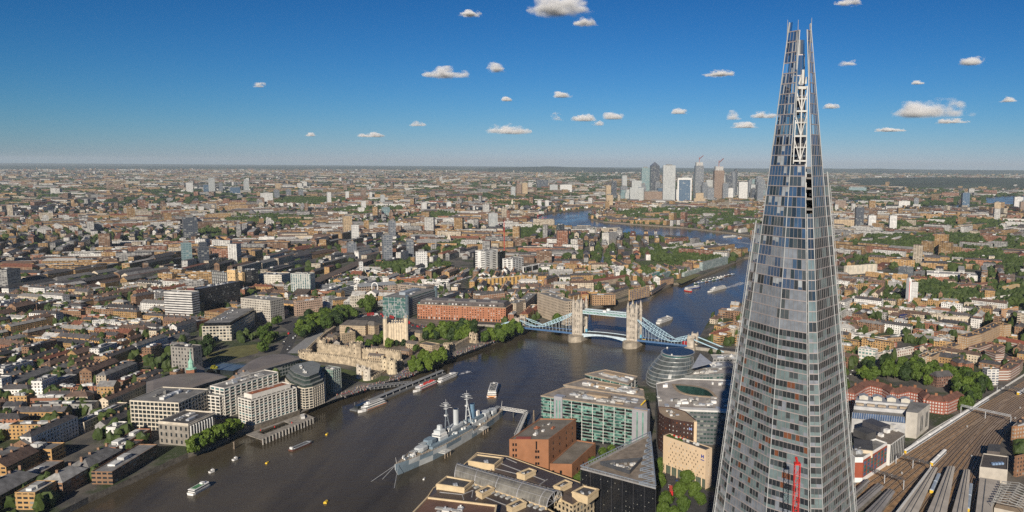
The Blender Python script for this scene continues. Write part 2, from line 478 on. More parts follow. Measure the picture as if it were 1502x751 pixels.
nbw=[at(x,y,0) for x,y in NB]; sbw=[at(x,y,0) for x,y in SB]
d_up=Vector((-1,.12,0))
river=[nbw[0]+d_up*900]+nbw+sbw+[sbw[-1]+d_up*900]
def fill_poly(mb,outer,z,mat=0,holes=()):
 loops=[[Vector((p[0],p[1],0)) for p in outer]]+[[Vector((p[0],p[1],0)) for p in h] for h in holes]
 flat=[v for l in loops for v in l]
 for t in tessellate_polygon(loops):
  p=[(flat[i].x,flat[i].y,z) for i in t]
  a=(p[1][0]-p[0][0])*(p[2][1]-p[0][1])-(p[1][1]-p[0][1])*(p[2][0]-p[0][0])
  mb.face(p if a > 0 else p[::-1],mat)
FAR=37000.0
rc=ccw([(p.x,p.y) for p in river])
import bmesh
NEARBOX=(-1400.0,-2600.0,7000.0,3000.0)
def land():
 """the town's ground: the river cut out, long edges split so that no face gets thin and huge"""
 x0,y0,x1,y1=NEARBOX
 loops=[[Vector((x0,y0,0)),Vector((x1,y0,0)),Vector((x1,y1,0)),Vector((x0,y1,0))],[Vector((p[0],p[1],0)) for p in rc]]
 flat=[v for l in loops for v in l]
 bm=bmesh.new(); vs=[bm.verts.new((v.x,v.y,Z0)) for v in flat]
 for t in tessellate_polygon(loops):
  try: bm.faces.new([vs[i] for i in t])
  except ValueError: pass
 for _ in range(7):
  es=[e for e in bm.edges if e.calc_length() > 420]
  if not es: break
  bmesh.ops.subdivide_edges(bm,edges=es,cuts=1)
  bmesh.ops.triangulate(bm,faces=bm.faces[:])
  bmesh.ops.beautify_fill(bm,faces=bm.faces[:],edges=bm.edges[:])
 b=MB()
 for f in bm.faces:
  p=[tuple(v.co) for v in f.verts]
  a=(p[1][0]-p[0][0])*(p[2][1]-p[0][1])-(p[1][1]-p[0][1])*(p[2][0]-p[0][0])
  b.face(p if a > 0 else p[::-1],0)
 bm.free()
 gx=[-FAR,-26000,-12000,-5000,x0]+[x0+(x1-x0)*k/12 for k in range(1,12)]+[x1,10000,14000,18000,23000,30000,FAR]
 gy=[-FAR,-30000,-24000,-14000,-8000,-5000,y0]+[y0+(y1-y0)*k/8 for k in range(1,8)]+[y1,5000,8000,14000,24000,30000,FAR]
 for i in range(len(gx)-1):
  for j in range(len(gy)-1):
   if gx[i] >= x0-1 and gx[i+1] <= x1+1 and gy[j] >= y0-1 and gy[j+1] <= y1+1: continue
   b.face([(gx[i],gy[j],Z0),(gx[i+1],gy[j],Z0),(gx[i+1],gy[j+1],Z0),(gx[i],gy[j+1],Z0)])
 return b
b=land()
for i in range(len(rc)):        # the embankment faces
 p,q=rc[i],rc[(i+1) % len(rc)]
 b.face([(q[0],q[1],-.5),(p[0],p[1],-.5),(p[0],p[1],Z0),(q[0],q[1],Z0)],1)
tag(b.build('ground',[GROUND,QUAY],None,(0,0,0)),kind='structure')
b=MB(); xs=[p[0] for p in rc]; ys=[p[1] for p in rc]
b.face([(min(xs)-5,min(ys)-5,0),(max(xs)+5,min(ys)-5,0),(max(xs)+5,max(ys)+5,0),(min(xs)-5,max(ys)+5,0)])
tag(b.build('river',[WATER],None,(0,0,0)),kind='structure')
EXC.append(rc)
def sheet(name,pts,z,mat,kind='structure',exc=True,zpick=None):
 w_=[at(x,y,Z0 if zpick is None else zpick) for x,y in pts]
 b=MB(); fill_poly(b,w_,z)
 if exc: reg(w_,0)
 return tag(b.build(name,[mat]),kind=kind)
for pts in ([(1441,290),(1470,288),(1520,287),(1520,300),(1480,303),(1440,301),(1447,295)],
   [(1268,303),(1300,301.5),(1345,303),(1405,301),(1440,299),(1440,303),(1400,305),(1340,306.5),(1290,306)],
   [(1243,295),(1258,292.5),(1300,294),(1300,296.5),(1250,297.5)],
   [(870,257),(905,255.5),(912,258),(890,260),(872,260)],
   [(925,266),(940,263),(942,271),(927,273)],[(1062,265),(1076,262),(1080,272),(1066,274)],
   [(1085,278),(1118,276),(1118,280),(1086,282)]):
 sheet('dock_water',pts,Z0+.25,WATER)
sheet('canal_water',[(875,394),(884,394),(890,368),(885,368)],Z0+.1,WATER)
# ridges on the horizon
def hills(name,x0,x1,base_d,depth,hgt,seed,mat,pw=1.0):
 b=MB(); nx,ny=90,10
 G=[]
 for j in range(ny+1):
  row=[]
  for i in range(nx+1):
   px=x0+(x1-x0)*i/nx; D=base_d+depth*j/ny
   d=_F+_R2*(px-CX)/FPX; d=d/math.hypot(d[0],d[1])
   X,Y=CAM[0]+d[0]*D,CAM[1]+d[1]*D
   e=math.sin(PI*i/nx)**.5*math.sin(PI*j/ny)
   h=hgt*e*(.55+.6*mnoise.fractal(Vector((X/5200+seed,Y/5200,0)),1.0,2.0,4))
   row.append((X,Y,Z0-1+max(0,h)))
  G.append(row)
 for j in range(ny):
  for i in range(nx): b.face([G[j][i],G[j][i+1],G[j+1][i+1],G[j+1][i]])
 tag(b.build(name,[mat],smooth=True),kind='structure')
HILL=plain('wooded_hill',(.038,.055,.034),.95,var=.5,scale=.0012)
hills('hill',-200,760,21000,9000,70,3.1,HILL)
hills('hill',690,1000,17000,7000,190,8.4,HILL)
hills('hill',900,1800,24000,9000,110,5.2,HILL)
hills('hill',1230,1750,8200,5500,120,1.7,HILL)
# ------------------------------------------------------------------ haze
b=MB()
b.box((0,0,-1.5),(84000,84000,322))
m=bpy.data.materials.new('haze'); m.use_nodes=True; t=m.node_tree
t.nodes.remove(t.nodes['Principled BSDF'])
pv=N(t,'ShaderNodeVolumePrincipled'); pv.inputs['Color'].default_value=(.74,.88,1.0,1)
pv.inputs['Density'].default_value=2.5e-5; pv.inputs['Anisotropy'].default_value=0
L(t,pv.outputs[0],t.nodes['Material Output'].inputs['Volume'])
HAZE=tag(b.build('haze',[m],None,(0,0,0)),kind='stuff')
# ------------------------------------------------------------------ clouds
def cloud_mat(k,W,H):
 """vapour: density falls off to the rim of the cloud's own box and is torn by noise"""
 m=bpy.data.materials.new('cloud'); m.use_nodes=True; t=m.node_tree; t.nodes.remove(t.nodes['Principled BSDF'])
 tc=N(t,'ShaderNodeTexCoord')
 sc=N(t,'ShaderNodeVectorMath',operation='MULTIPLY'); L(t,tc.outputs['Object'],sc.inputs[0]); sc.inputs[1].default_value=(1/W,1/W,1/H)
 sp=N(t,'ShaderNodeSeparateXYZ'); L(t,sc.outputs[0],sp.inputs[0])
 nz=N(t,'ShaderNodeTexNoise',noise_dimensions='4D'); nz.inputs['W'].default_value=k*1.7; nz.inputs['Scale'].default_value=1.0; nz.inputs['Detail'].default_value=5; nz.inputs['Roughness'].default_value=.6
 mp=N(t,'ShaderNodeVectorMath',operation='MULTIPLY'); L(t,tc.outputs['Object'],mp.inputs[0]); f=1.15/H; mp.inputs[1].default_value=(f*.6,f*.6,f); L(t,mp.outputs[0],nz.inputs['Vector'])
 r2=math_n(t,'ADD',math_n(t,'POWER',math_n(t,'ABSOLUTE',sp.outputs[0]),2),math_n(t,'POWER',math_n(t,'ABSOLUTE',sp.outputs[1]),2))
 up=math_n(t,'ADD',sp.outputs[2],.5)
 dome=math_n(t,'SUBTRACT',math_n(t,'SUBTRACT',1.0,r2),math_n(t,'MULTIPLY',up,.95))
 base=math_n(t,'MULTIPLY',up,4.0); base.node.use_clamp=True
 v=math_n(t,'ADD',math_n(t,'MULTIPLY',dome,.62),math_n(t,'MULTIPLY',math_n(t,'SUBTRACT',nz.outputs[0],.5),2.7))
 mr=N(t,'ShaderNodeMapRange'); mr.inputs[1].default_value=.12; mr.inputs[2].default_value=.62; L(t,v,mr.inputs[0])
 vs=N(t,'ShaderNodeVolumeScatter'); vs.inputs['Color'].default_value=(1,1,1,1); vs.inputs['Anisotropy'].default_value=-.15
 L(t,math_n(t,'MULTIPLY',math_n(t,'MULTIPLY',mr.outputs[0],base),3.6/H),vs.inputs['Density'])
 L(t,vs.outputs[0],t.nodes['Material Output'].inputs['Volume'])
 return m
def ico(sub):
 import bmesh
 bm=bmesh.new(); bmesh.ops.create_icosphere(bm,subdivisions=sub,radius=1)
 v=np.array([x.co[:] for x in bm.verts]); f=[tuple(x.index for x in q.verts) for q in bm.faces]
 bm.free(); return v,f
IV1,IF1=ico(1); IV2,IF2=ico(2); IV3,IF3=ico(3)
def blob(mb,c,r,V,F,amp=.25,freq=1.0,seed=0.0,mat=0,col=(.5,.5,.5)):
 P=[]
 for v in V:
  d=1+amp*mnoise.noise(Vector((v[0]*freq*1.7+seed,v[1]*freq*1.7+seed*.7,v[2]*freq*1.7)))*1.6
  P.append((c[0]+v[0]*r[0]*d,c[1]+v[1]*r[1]*d,c[2]+v[2]*r[2]*d))
 for f in F: mb.face([P[i] for i in f],mat,[(0,0)]*3,col)
CL=[(825,8,92,20,'broad white cloud cut by the top edge of the picture'),(858,31,38,10,'small torn cloud under the broad white top cloud'),
  (690,19,34,7,'thin wisp of cloud high up left of the broad top cloud'),(655,105,62,14,'long flat-based cloud high on the left side of the sky'),
  (724,98,34,12,'small rounded cloud right of the long flat-based left cloud'),(742,145,16,6,'tiny cloud fleck below the small rounded left cloud'),
  (382,124,20,7,'tiny lone cloud at the far left of the sky'),(825,137,26,10,'small round cloud alone in mid sky above the row of four'),
  (745,188,60,14,'wide low cloud just left of the row of small clouds'),(613,181,24,7,'small low cloud on the left between two wisps'),
  (545,197,36,7,'thin low streak of cloud on the left'),(455,197,14,5,'tiny low cloud fleck far left above the horizon'),
  (820,170,24,11,'leftmost puff of the row of small clouds mid sky'),(858,172,36,10,'second puff of the row of small clouds mid sky'),
  (900,168,32,12,'rightmost bright puff of the row of small clouds mid sky'),(874,180,22,7,'flat puff hanging under the row of small clouds'),
  (996,162,22,9,'small cloud midway between the puff row and the glass tower'),(1055,107,44,7,'thin streak of cloud high left of the glass tower'),
  (1076,168,22,13,'round puff just left of the glass tower'),(1120,168,34,9,'grey cloud touching the left flank of the glass tower'),
  (1092,183,38,8,'flat cloud below the round puff beside the glass tower'),(1243,90,26,10,'small cloud high right of the spire'),
  (1218,155,24,7,'flat cloud touching the right flank of the spire'),(1368,157,108,24,'largest cloud a long white heap on the right'),
  (1395,177,44,6,'thin grey streak under the largest right cloud'),(1424,88,40,12,'small rounded cloud high on the right'),
  (1480,145,24,8,'small cloud at the right edge of the sky'),(1245,2,40,8,'wisp cut by the top edge right of the spire'),
  (1305,190,40,5,'faint streak left below the largest right cloud'),(1345,121,18,5,'tiny fleck above the largest right cloud')]
rc_=random.Random(4)
for k,(px,py,cw,ch,lab) in enumerate(CL):
 d=_F+_R2*(px-CX)/FPX+_U2*(CY-py)/FPX
 D=min(34000.0,1500.0/max(.02,d[2]))
 p=CAM+d*D; sc=D/FPX
 b=MB(); W_,H_=cw*sc*.60,ch*sc*1.2
 d2=_F*1.0; yaw=math.atan2(d2[1],d2[0])-PI/2
 n=20; ring=lambda z,r: [(W_*r*math.cos(2*PI*i/n),W_*r*math.sin(2*PI*i/n),z*H_) for i in range(n)]
 b.loft([ring(-.5,.9),ring(-.3,1.0),ring(.1,.9),ring(.45,.5)],0)
 o=b.build('cloud',[cloud_mat(k,W_,H_)],None,(0,0,0)); o.location=tuple(p); tag(o,lab,'cloud','fair weather clouds')
# ------------------------------------------------------------------ the glass spire tower
def shard():
 cx,cy=0.0,0.0
 fw=Vector((.9834,-.1814,0)); rt=Vector((-.1814,-.9834,0))
 def P(r,d,z): return Vector((cx,cy,0))+rt*r+fw*d+Vector((0,0,z))
 E=dict(NL=((-27.70,9),(-6.17,2.5)),L=((-23.81,1.5),(-4.27,0.6)),F=((-6.24,-18),(0.0,-3.4)),M=((10.57,-26),(1.57,-4.6)),MS=((11.36,-24.2),(1.96,-4.2)),
    S=((16.16,-23.5),(2.76,-3.6)),RR=((27.91,1),(4.47,1.2)),ER=((29.8,6),(6.0,2.2)),B1=((12,34),(2,5)),B2=((-24,32),(-4,5)))
 def ed(k,z):
  a,b_=E[k]; t=(z-105)/195
  return P(a[0]+(b_[0]-a[0])*t,a[1]+(b_[1]-a[1])*t,z)
 root=thing('glass_spire_skyscraper','very tall tapering glass skyscraper with an open splintered spire top','skyscraper',(0,0,Z0))
 rg=random.Random(11)
 def gl(n_,c,r_=.1,ior=2.1):
  m_,t_,b_=nodemat('spire_'+n_); L(t_,mulc(t_,c,dirt(t_,.35,.75,1.2)),b_.inputs['Base Color']); b_.inputs['Roughness'].default_value=r_; b_.inputs['IOR'].default_value=ior; b_.inputs['Specular IOR Level'].default_value=.5
  return m_
 G=dict(dark=gl('dark_glass',(.022,.026,.03)),blue=gl('blue_glass',(.045,.08,.15),.07,2.3),green=gl('green_glass',(.15,.20,.205),.12,2.0),
    blind=gl('blinds',(.20,.22,.25),.2,1.8),white=gl('white_blinds',(.36,.39,.41),.2,1.7),warm=gl('warm_rooms',(.16,.06,.03),.1,1.8),grey=gl('grey_glass',(.06,.072,.078),.08,2.1))
 keys=list(G); mats=[G[k] for k in keys]; ix={k: i for i,k in enumerate(keys)}
 m,t,bs=nodemat('spire_open_glass')
 bs.inputs['Base Color'].default_value=(.02,.035,.07,1); bs.inputs['Roughness'].default_value=.06; bs.inputs['Alpha'].default_value=.6
 bs.inputs['Specular IOR Level'].default_value=1.0
 OPEN=m
 FRM=plain('spire_mullions',(.38,.335,.325),.5,var=.1,metal=.2)
 MUL=plain('spire_mullion_dark',(.15,.14,.14),.5)
 FIN=plain('spire_white_fins',(.31,.32,.32),.4,var=.12)
 rowstyle={}
 def style(z):
  if z < 96: return dict(blind=8,grey=1)
  if z < 118: return dict(blind=6,dark=3,grey=1)
  if z < 128: return dict(blind=4,dark=4,green=2,grey=2)
  if z < 164: return dict(green=2.6,dark=4.4,warm=1.5,blind=.5,grey=1.8)
  if z < 178: return dict(dark=4,warm=1.2,green=1.6,grey=2)
  if z < 190: return dict(dark=8,grey=2)
  if z < 205: return dict(blind=6,grey=1.6,dark=.7)
  if z < 210: return dict(blue=3,dark=3,white=2)
  if z < 222: return dict(blind=4,blue=2.2,dark=1.2,grey=1)
  if z < 252: return dict(blue=4.5,white=1.9,dark=2.4,grey=2)
  return dict(blue=5,dark=4,white=1.6,grey=2)
 def facet(name,a,c,z0,z1,n,fh,sty,open_from=260,jag=0,lean=0.0,seedv=0,mull=True,wf=None):
  """a strip of curtain wall between two arrises, n panes wide"""
  b=MB(); fr=MB(); ob=MB()
  z=z0; k=0
  while z < z1-.1:
   zt=min(z+fh,z1)
   st=sty(z); ks=list(st); ws=[st[q] for q in ks]
   run=None; left=0
   nn=max(2,round(min(n*1.0,(ed(c,z)-ed(a,z)).length/1.7)))
   for i in range(nn):
    ta,tb=i/nn,(i+1)/nn
    if z > 298 and (((ta+tb)/2 > (z1-z)/(z1-298)) if jag < .9 else ((ta+tb)/2 < 1-(z1-z)/(z1-298))): continue
    p=[ed(a,z).lerp(ed(c,z),ta),ed(a,z).lerp(ed(c,z),tb),ed(a,zt).lerp(ed(c,zt),tb),ed(a,zt).lerp(ed(c,zt),ta)]
    nr=(p[1]-p[0]).cross(p[3]-p[0]).normalized()
    g=.035
    q=[p[0].lerp(p[2],g),p[1].lerp(p[3],g),p[2].lerp(p[0],g),p[3].lerp(p[1],g)]
    j=[nr*rg.uniform(-.03,.03) for _ in range(3)]
    q=[q[0]+j[0]+j[1],q[1]-j[0]+j[1],q[2]-j[0]-j[1],q[3]+j[0]-j[1]]
    if left <= 0: run=rg.choices(ks,ws)[0]; left=rg.choice((1,2,2,3)) if run in ('blind','green') else rg.choice((1,1,1,2))
    left -= 1
    if z >= open_from:
     if rg.random() < .8: h0,h1=q[0].lerp(q[1],.34),q[3].lerp(q[2],.34); ob.face([tuple(x) for x in (q[0],h0,h1,q[3])],rg.choices((0,2),(1,1.5))[0]); ob.face([tuple(x) for x in (h0,q[1],q[2],h1)],rg.choices((0,1),(5,3))[0])
    elif z < 190 and run not in ('blind',):      # a pale band below the vision glass of each storey
     h0,h1=q[0].lerp(q[3],.36),q[1].lerp(q[2],.36)
     b.face([tuple(x) for x in (q[0],q[1],h1,h0)],ix[rg.choice(('green','green','blind'))]); b.face([tuple(x) for x in (h0,h1,q[2],q[3])],ix[run])
    elif run == 'white' and rg.random() < .7:
     c_=rg.uniform(.15,.6); h0,h1=q[0].lerp(q[3],c_),q[1].lerp(q[2],c_)
     b.face([tuple(x) for x in (q[0],q[1],h1,h0)],ix['blue']); b.face([tuple(x) for x in (h0,h1,q[2],q[3])],ix['white'])
    else: b.face([tuple(x) for x in q],ix[run])
    if mull and i: fr.beam(p[0]+nr*.03,p[3]+nr*.03,.13,.16,1)
   fr.beam(ed(a,z),ed(c,z),.26,.34)
   z=zt; k+=1
  o=b.build(name,mats,root)
  par=o
  if ob.f:
   oo=ob.build('open_glazing',[OPEN,G['blue'],G['white']],root)
   par=par or oo
  f=fr.build('mullion_grid',[FRM,MUL],par)
  return o
 facet('glazed_facet','L','F',62,305.5,20,3.75,style,258,jag=.55)
 facet('glazed_facet','F','M',62,254,13,3.75,style)
 dk=lambda z: dict(dark=5,grey=3,green=.8) if z < 235 else dict(dark=2,blue=4,grey=2)
 facet('recess_facet','MS','S',62,236,3,3.75,lambda z: dict(grey=3,green=2,dark=3))
 facet('glazed_facet','S','RR',62,304.5,22,3.75,dk,262,jag=1.0)
 facet('glazed_facet','NL','L',62,231,3,3.75,lambda z: dict(white=3,green=2,grey=2,dark=2))
 facet('glazed_facet','RR','ER',62,250,4,3.75,lambda z: dict(grey=3,green=2,dark=2))
 facet('glazed_facet','ER','B1',62,250,14,7.5,dk)
 facet('glazed_facet','B1','B2',62,300,14,7.5,dk,262,jag=.6)
 facet('glazed_facet','B2','NL',62,231,12,7.5,dk)
 b=MB()
 order=['L','F','M','MS','S','RR','B1','B2']
 ring=lambda z,s=.97: [tuple(Vector((cx,cy,z)).lerp(ed(k,z),s)) for k in order]
 z=62
 rings=[ring(Z0),ring(62)]
 b.loft([ring(Z0,1.0),ring(62,1.0)],0)
 b.build('lower_storeys',[G['grey']],root)
 b=MB()
 while z < 250:
  r_=ring(z+3.3,.985); r0=ring(z+2.7,.985)
  b.loft([r0,r_],0); z+=3.75
 b.build('floor_slabs',[plain('slab_edges',(.2,.19,.18),.8)],root)
 b=MB(); b.loft([ring(62,.55),ring(246,.5)],0); b.build('core',[plain('lift_core',(.09,.09,.09),.8)],root)
 b=MB()
 for k,z1 in (('NL',232),('L',305.5),('F',302),('M',254),('S',302),('RR',305),('ER',251),('MS',236)):
  b=MB()
  off=-fw*.25
  b.beam(ed(k,62)+off,ed(k,z1)+off,.5 if k in ('NL','ER') else .3,.4)
  b.build('edge_fin',[FIN],root)
 for k,z1,s in (('NL',228,-1),('ER',246,1)):
  b=MB(); z=64
  while z < z1:
   p=ed(k,z)+rt*s*.7-fw*.5; q=ed(k,min(z+3.75,z1))+rt*s*.7-fw*.5
   b.beam(p,q,.2); b.beam(ed(k,z),p,.16); z+=3.75
  b.build('maintenance_rail',[FIN],root)
 zs=[222,229,237,246,255,264,273,281]
 def cp(i,z):
  s=max(.45,1-(z-228)/150)
  r0,r1=ed('M',min(z,290)),ed('S',min(z,290))
  base=Vector((0,0,z))+rt*(2.0+ (1.6-2.0)*(z-228)/62)
  return base+rt*((-2.8,2.8,2.8,-2.8)[i]*s)+fw*((-7.2,-7.2,1,1)[i]*s)
 b=MB()
 CW_=plain('spire_core_paint',(.50,.50,.48),.5)
 for i in range(4): b.beam(cp(i,220),cp(i,282),.34)
 b.build('spire_column',[CW_],root)
 for z,zn in zip(zs[:-1],zs[1:]):
  b=MB(); r0=[cp(i,z) for i in range(4)]
  b.prism(ccw([(p.x,p.y) for p in r0]),z-.3,z+.3,0,0,bottom=True)
  mid=(cp(0,zn)+cp(1,zn))/2; lo=(cp(0,z)+cp(1,z))/2
  b.beam(lo,cp(0,zn-1.2),.3); b.beam(lo,cp(1,zn-1.2),.3); b.beam(lo,mid,.42)
  for i in range(4): b.beam(cp(i,z+(zn-z)*.55),cp((i+1) % 4,z+(zn-z)*.55),.3)
  b.beam(cp(1,z),cp(2,zn),.25); b.beam(cp(0,z),cp(3,zn),.25)
  b.build('spire_deck',[CW_],root)
  b=MB(); m4=[cp(i,z+.4).lerp(cp((i+2) % 4,z+.4),.28) for i in range(4)]; b.prism(ccw([(p.x,p.y) for p in m4]),z+.4,zn-2.5,0,0); b.build('plant_stack',[plain('plant_dark',(.10,.10,.105),.7)],root)
 b=MB(); c=cp(0,282).lerp(cp(2,282),.5)
 b.box((c.x,c.y,281),(3.4,3.4,1)); b.beam(c+Vector((-.6,0,1)),c+Vector((-.6,0,6)),.9); b.beam(c+Vector((0,1.2,1)),c+Vector((0,0,5)),.6); b.beam(c+Vector((0,-1.2,1)),c+Vector((0,-1.5,3.5)),.6)
 b.build('top_plant',[CW_],root)
 b=MB()   # splinters
 for k,z0,z1,dr in (('L',296,306.5,.4),('F',288,305.5,-.2),('RR',297,307,-.8),('S',284,302,0),('F',270,288,.8)):
  b=MB(); b.tube(ed(k,z0)+rt*dr,ed(k,z0)+rt*dr*.8+Vector((0,0,z1-z0)),.3,.08,5); b.build('splinter',[FIN],root)
 reg([ed(k,20) for k in order],6)
 return root
shard()
mark(1165,560,'the tall glass spire tower')
# red luffing crane standing close to the tower
def red_crane():
 a=at(1163,680,0); d=Vector((a.x-CAM[0],a.y-CAM[1],0)).normalized()
 base=Vector((CAM[0],CAM[1],0))+Vector((.9795,-.2014,0))*246
 x,y=None,None
 for k in range(60):      # stand it where it projects to x=1168
  q=base+Vector((.2014,.9795,0))*(k*.5-15)
  if abs(pr(q.x,q.y,140)[0]-1167) < 1.2: x,y=q.x,q.y
 if x is None: x,y=base.x,base.y
 root=thing('tower_crane','red lattice crane boom rising in front of the glass spire','crane',(x,y,Z0))
 zt=None
 lo,hi=60,230
 for _ in range(30):
  mz=(lo+hi)/2
  if pr(x,y,mz)[1] > 681: lo=mz
  else: hi=mz
 zt=lo
 b=MB()
 w_=.85
 cs=[Vector((x+dx,y+dy,0)) for dx,dy in ((-w_,-w_),(w_,-w_),(w_,w_),(-w_,w_))]
 tp=Vector((.25,.45,0))*3.2
 def c_(i,z):
  f=(z-Z0)/(zt-Z0); return cs[i]+Vector((0,0,z))-tp*(1-f)*2.2*0
 for i in range(4): b.beam(c_(i,Z0),c_(i,zt),.22)
 z=Z0; k=0
 while z < zt-3:
  for i in range(4):
   b.beam(c_(i,z),c_((i+1) % 4,z+3),.12); b.beam(c_(i,z),c_((i+1) % 4,z),.1)
  z+=3; k+=1
 b.build('lattice_mast',[RED],root)
 b=MB(); b.box((x,y,zt),(2.0,2.0,.5)); b.beam((x,y,zt+.5),(x-.4,y+.6,zt+2.6),.6,.6)
 b.build('head_sheave',[RED],root)
red_crane()
mark(1166,715,'the red crane boom')
# ------------------------------------------------------------------ the bascule bridge
def bridge():
 n0=at(850.5,497,0); s0=at(930,506,0)
 ctr=(n0+s0)/2; ax=(s0-n0); sep=ax.length; ax.normalize(); ac=Vector((ax.y,-ax.x,0))     # ac points upstream
 if ac.x > 0: ac=-ac
 def P(t,w,z): return ctr+ax*t+ac*w+Vector((0,0,z))
 root=thing('bascule_bridge','bascule bridge with two stone towers, high walkways and pale blue suspension chains','bridge',(ctr.x,ctr.y,0))
 na=at(766,486,0); sa=at(1021,512,0)
 tn=-sep/2-((na-n0).dot(-ax)); ts=sep/2+((sa-s0).dot(ax))
 bst=plain('bridge_stone',(.43,.38,.315),.85,var=.3,scale=.2)
 bgran=plain('pier_granite',(.36,.31,.24),.9,var=.3,scale=.15)
 bslate=plain('tower_roof_slate',(.16,.16,.155),.7,var=.2)
 win=DGLASS
 DZ=9.5
 def tower(t0,nm):
  b=MB()       # pier with pointed cutwaters
  out=[(-10.5,-17),(-10.5,17),(-6,24),(0,28),(6,24),(10.5,17),(10.5,-17),(6,-24),(0,-28),(-6,-24)]
  p0=ccw([tuple(P(t0+a*1.04,w,0))[:2] for a,w in out]); p1=ccw([tuple(P(t0+a,w*.97,0))[:2] for a,w in out])
  b.loft([[(x,y,-.6) for x,y in p0],[(x,y,7.2) for x,y in p1]],0)
  b.prism(ccw([tuple(P(t0+a,w*.95,0))[:2] for a,w in out]),7.2,8.1,0,0)
  b.build('pier',bgran,root)
  a,w=6.2,8.2
  b=MB()
  cor=ccw([tuple(P(t0+x,y,0))[:2] for x,y in ((-a,-w),(a,-w),(a,w),(-a,w))])
  ops=[]
  for i in range(4):
   q0,q1=cor[i],cor[(i+1) % 4]
   long=math.dist(q0,q1) > 14
   along=abs(Vector((q1[0]-q0[0],q1[1]-q0[1],0)).normalized().dot(ax)) > .5
   if along:      # river faces
    ops+=wall_open(b,q0,q1,8.1,47,3,5,.34,.45,.5,margin=2.2)
   else:          # road faces with the arch
    ops+=wall_open(b,q0,q1,20.1,47,3,4,.34,.45,.5,margin=2.4)
    wall_open(b,q0,q1,8.1,20.1,1,1,.66,.86,4.0,margin=1.0)
  b.face([(x,y,47) for x,y in cor])
  for z in (19.7,27.5,34.2,41.0,46.4):
   b.prism(inset(cor,-.35),z,z+.6,0,0,bottom=True)
  st=b.build('tower_shaft',bst,root)
  window_objs(root,ops,[win])
  for sx in (-1,1):
   for sy in (-1,1):
    b=MB(); c=P(t0+sx*a,sy*w,0)
    ang=math.atan2(ax.y,ax.x)
    rg=lambda r,z: [(c.x+r*math.cos(ang+PI/8+k*PI/4),c.y+r*math.sin(ang+PI/8+k*PI/4),z) for k in range(8)]
    b.loft([rg(2.2,8.1),rg(2.2,47.5),rg(2.6,48),rg(2.6,49.5),rg(2.1,49.6),rg(2.1,53.5),rg(2.5,53.6),rg(2.4,54.3)],0)
    b.loft([rg(2.0,54.3),rg(1.1,58.5),rg(.35,62),rg(.1,63.6)],1)
    b.build('corner_turret',[bst,bst],root)
  b=MB()
  r=[[tuple(P(t0+sx*(a-.6)*k,sy*(w-.6)*k2,z)) for sx,sy in ((-1,-1),(1,-1),(1,1),(-1,1))] for k,k2,z in ((1,1,47),(.62,.72,53),(.3,.5,58.5))]
  r=[list(reversed(x)) if True else x for x in r]
  b.loft(r,0)
  b.build('steep_roof',bslate,root)
  b=MB(); b.tube(P(t0,3.5,58),P(t0,3.5,64),.25,.05,5); b.build('finial',[YELLOW],root)
  for k,(dx,dy) in enumerate(((0,w),(0,-w),(a,0),(-a,0))):
   b=MB(); g=2.5
   e=ac if dy else ax; f=ax if dy else ac
   c=P(t0+dx,dy,0)
   sgn=e*(1 if (dy or dx) > 0 else -1)
   p=[c-f*g+Vector((0,0,47)),c+f*g+Vector((0,0,47)),c+f*g+Vector((0,0,52)),c+Vector((0,0,57)),c-f*g+Vector((0,0,52))]
   fr=[tuple(x+sgn*.2) for x in p]; bk=[tuple(x-sgn*2.6) for x in p]
   b.loft([bk,fr],0); b.build('dormer_gable',bst,root)
  for s in (-1,1):
   b=MB(); c=P(t0+s*(a+1.2),-w+1,8.2); b.box((c.x,c.y,8.2),(2.4,3,6),math.atan2(ax.y,ax.x)); 
   b.build('control_hoarding',BLUEP,root)
 tower(-sep/2,'n'); tower(sep/2,'s')
 def abutment(t0,s):
  b=MB(); ang=math.atan2(ax.y,ax.x)
  for wv in (-8.5,8.5):
   c=P(t0,wv,0)
   b.box((c.x,c.y,-.5),(9,5.5,20.5),ang); b.box((c.x,c.y,19.8),(9.8,6.3,1.2),ang); 
   for dx in (-3.6,3.6):
    for dy in (-2,2):
     q=P(t0+dx,wv+dy,20.8); b.tube(q,q+Vector((0,0,5)),.9,.15,6)
   b.box((c.x,c.y,20.8),(6,3.5,2.6),ang)
  c=P(t0,0,0); b.box((c.x,c.y,15.2),(6.5,12.2,5.2),ang)
  b.build('abutment_tower',bst,root)
  b=MB(); b.prism(ccw([tuple(P(t0+x,y,0))[:2] for x,y in ((-7,-15),(7,-15),(7,15),(-7,15))]),-.6,8.2,0,0); b.build('abutment_pier',bgran,root)
 abutment(tn,-1); abutment(ts,1)
 def deck(t0,t1,name,arch=0.0):
  b=MB(); n=10
  for w0,w1,zt,th,mt in ((-8.4,8.4,0,1.2,0),(-9.2,-8.4,1.1,2.6,1),(8.4,9.2,1.1,2.6,1)):
   rs=[]
   for k in range(n+1):
    t_=t0+(t1-t0)*k/n; z=DZ+arch*math.sin(PI*k/n)+zt
    rs.append([tuple(P(t_,w0,z-th)),tuple(P(t_,w1,z-th)),tuple(P(t_,w1,z)),tuple(P(t_,w0,z))])
   b.loft(rs,mt)
  b.build(name,[ASPHALT,NAVYP],root)
 deck(tn,-sep/2-6,'side_span_deck'); deck(sep/2+6,ts,'side_span_deck')
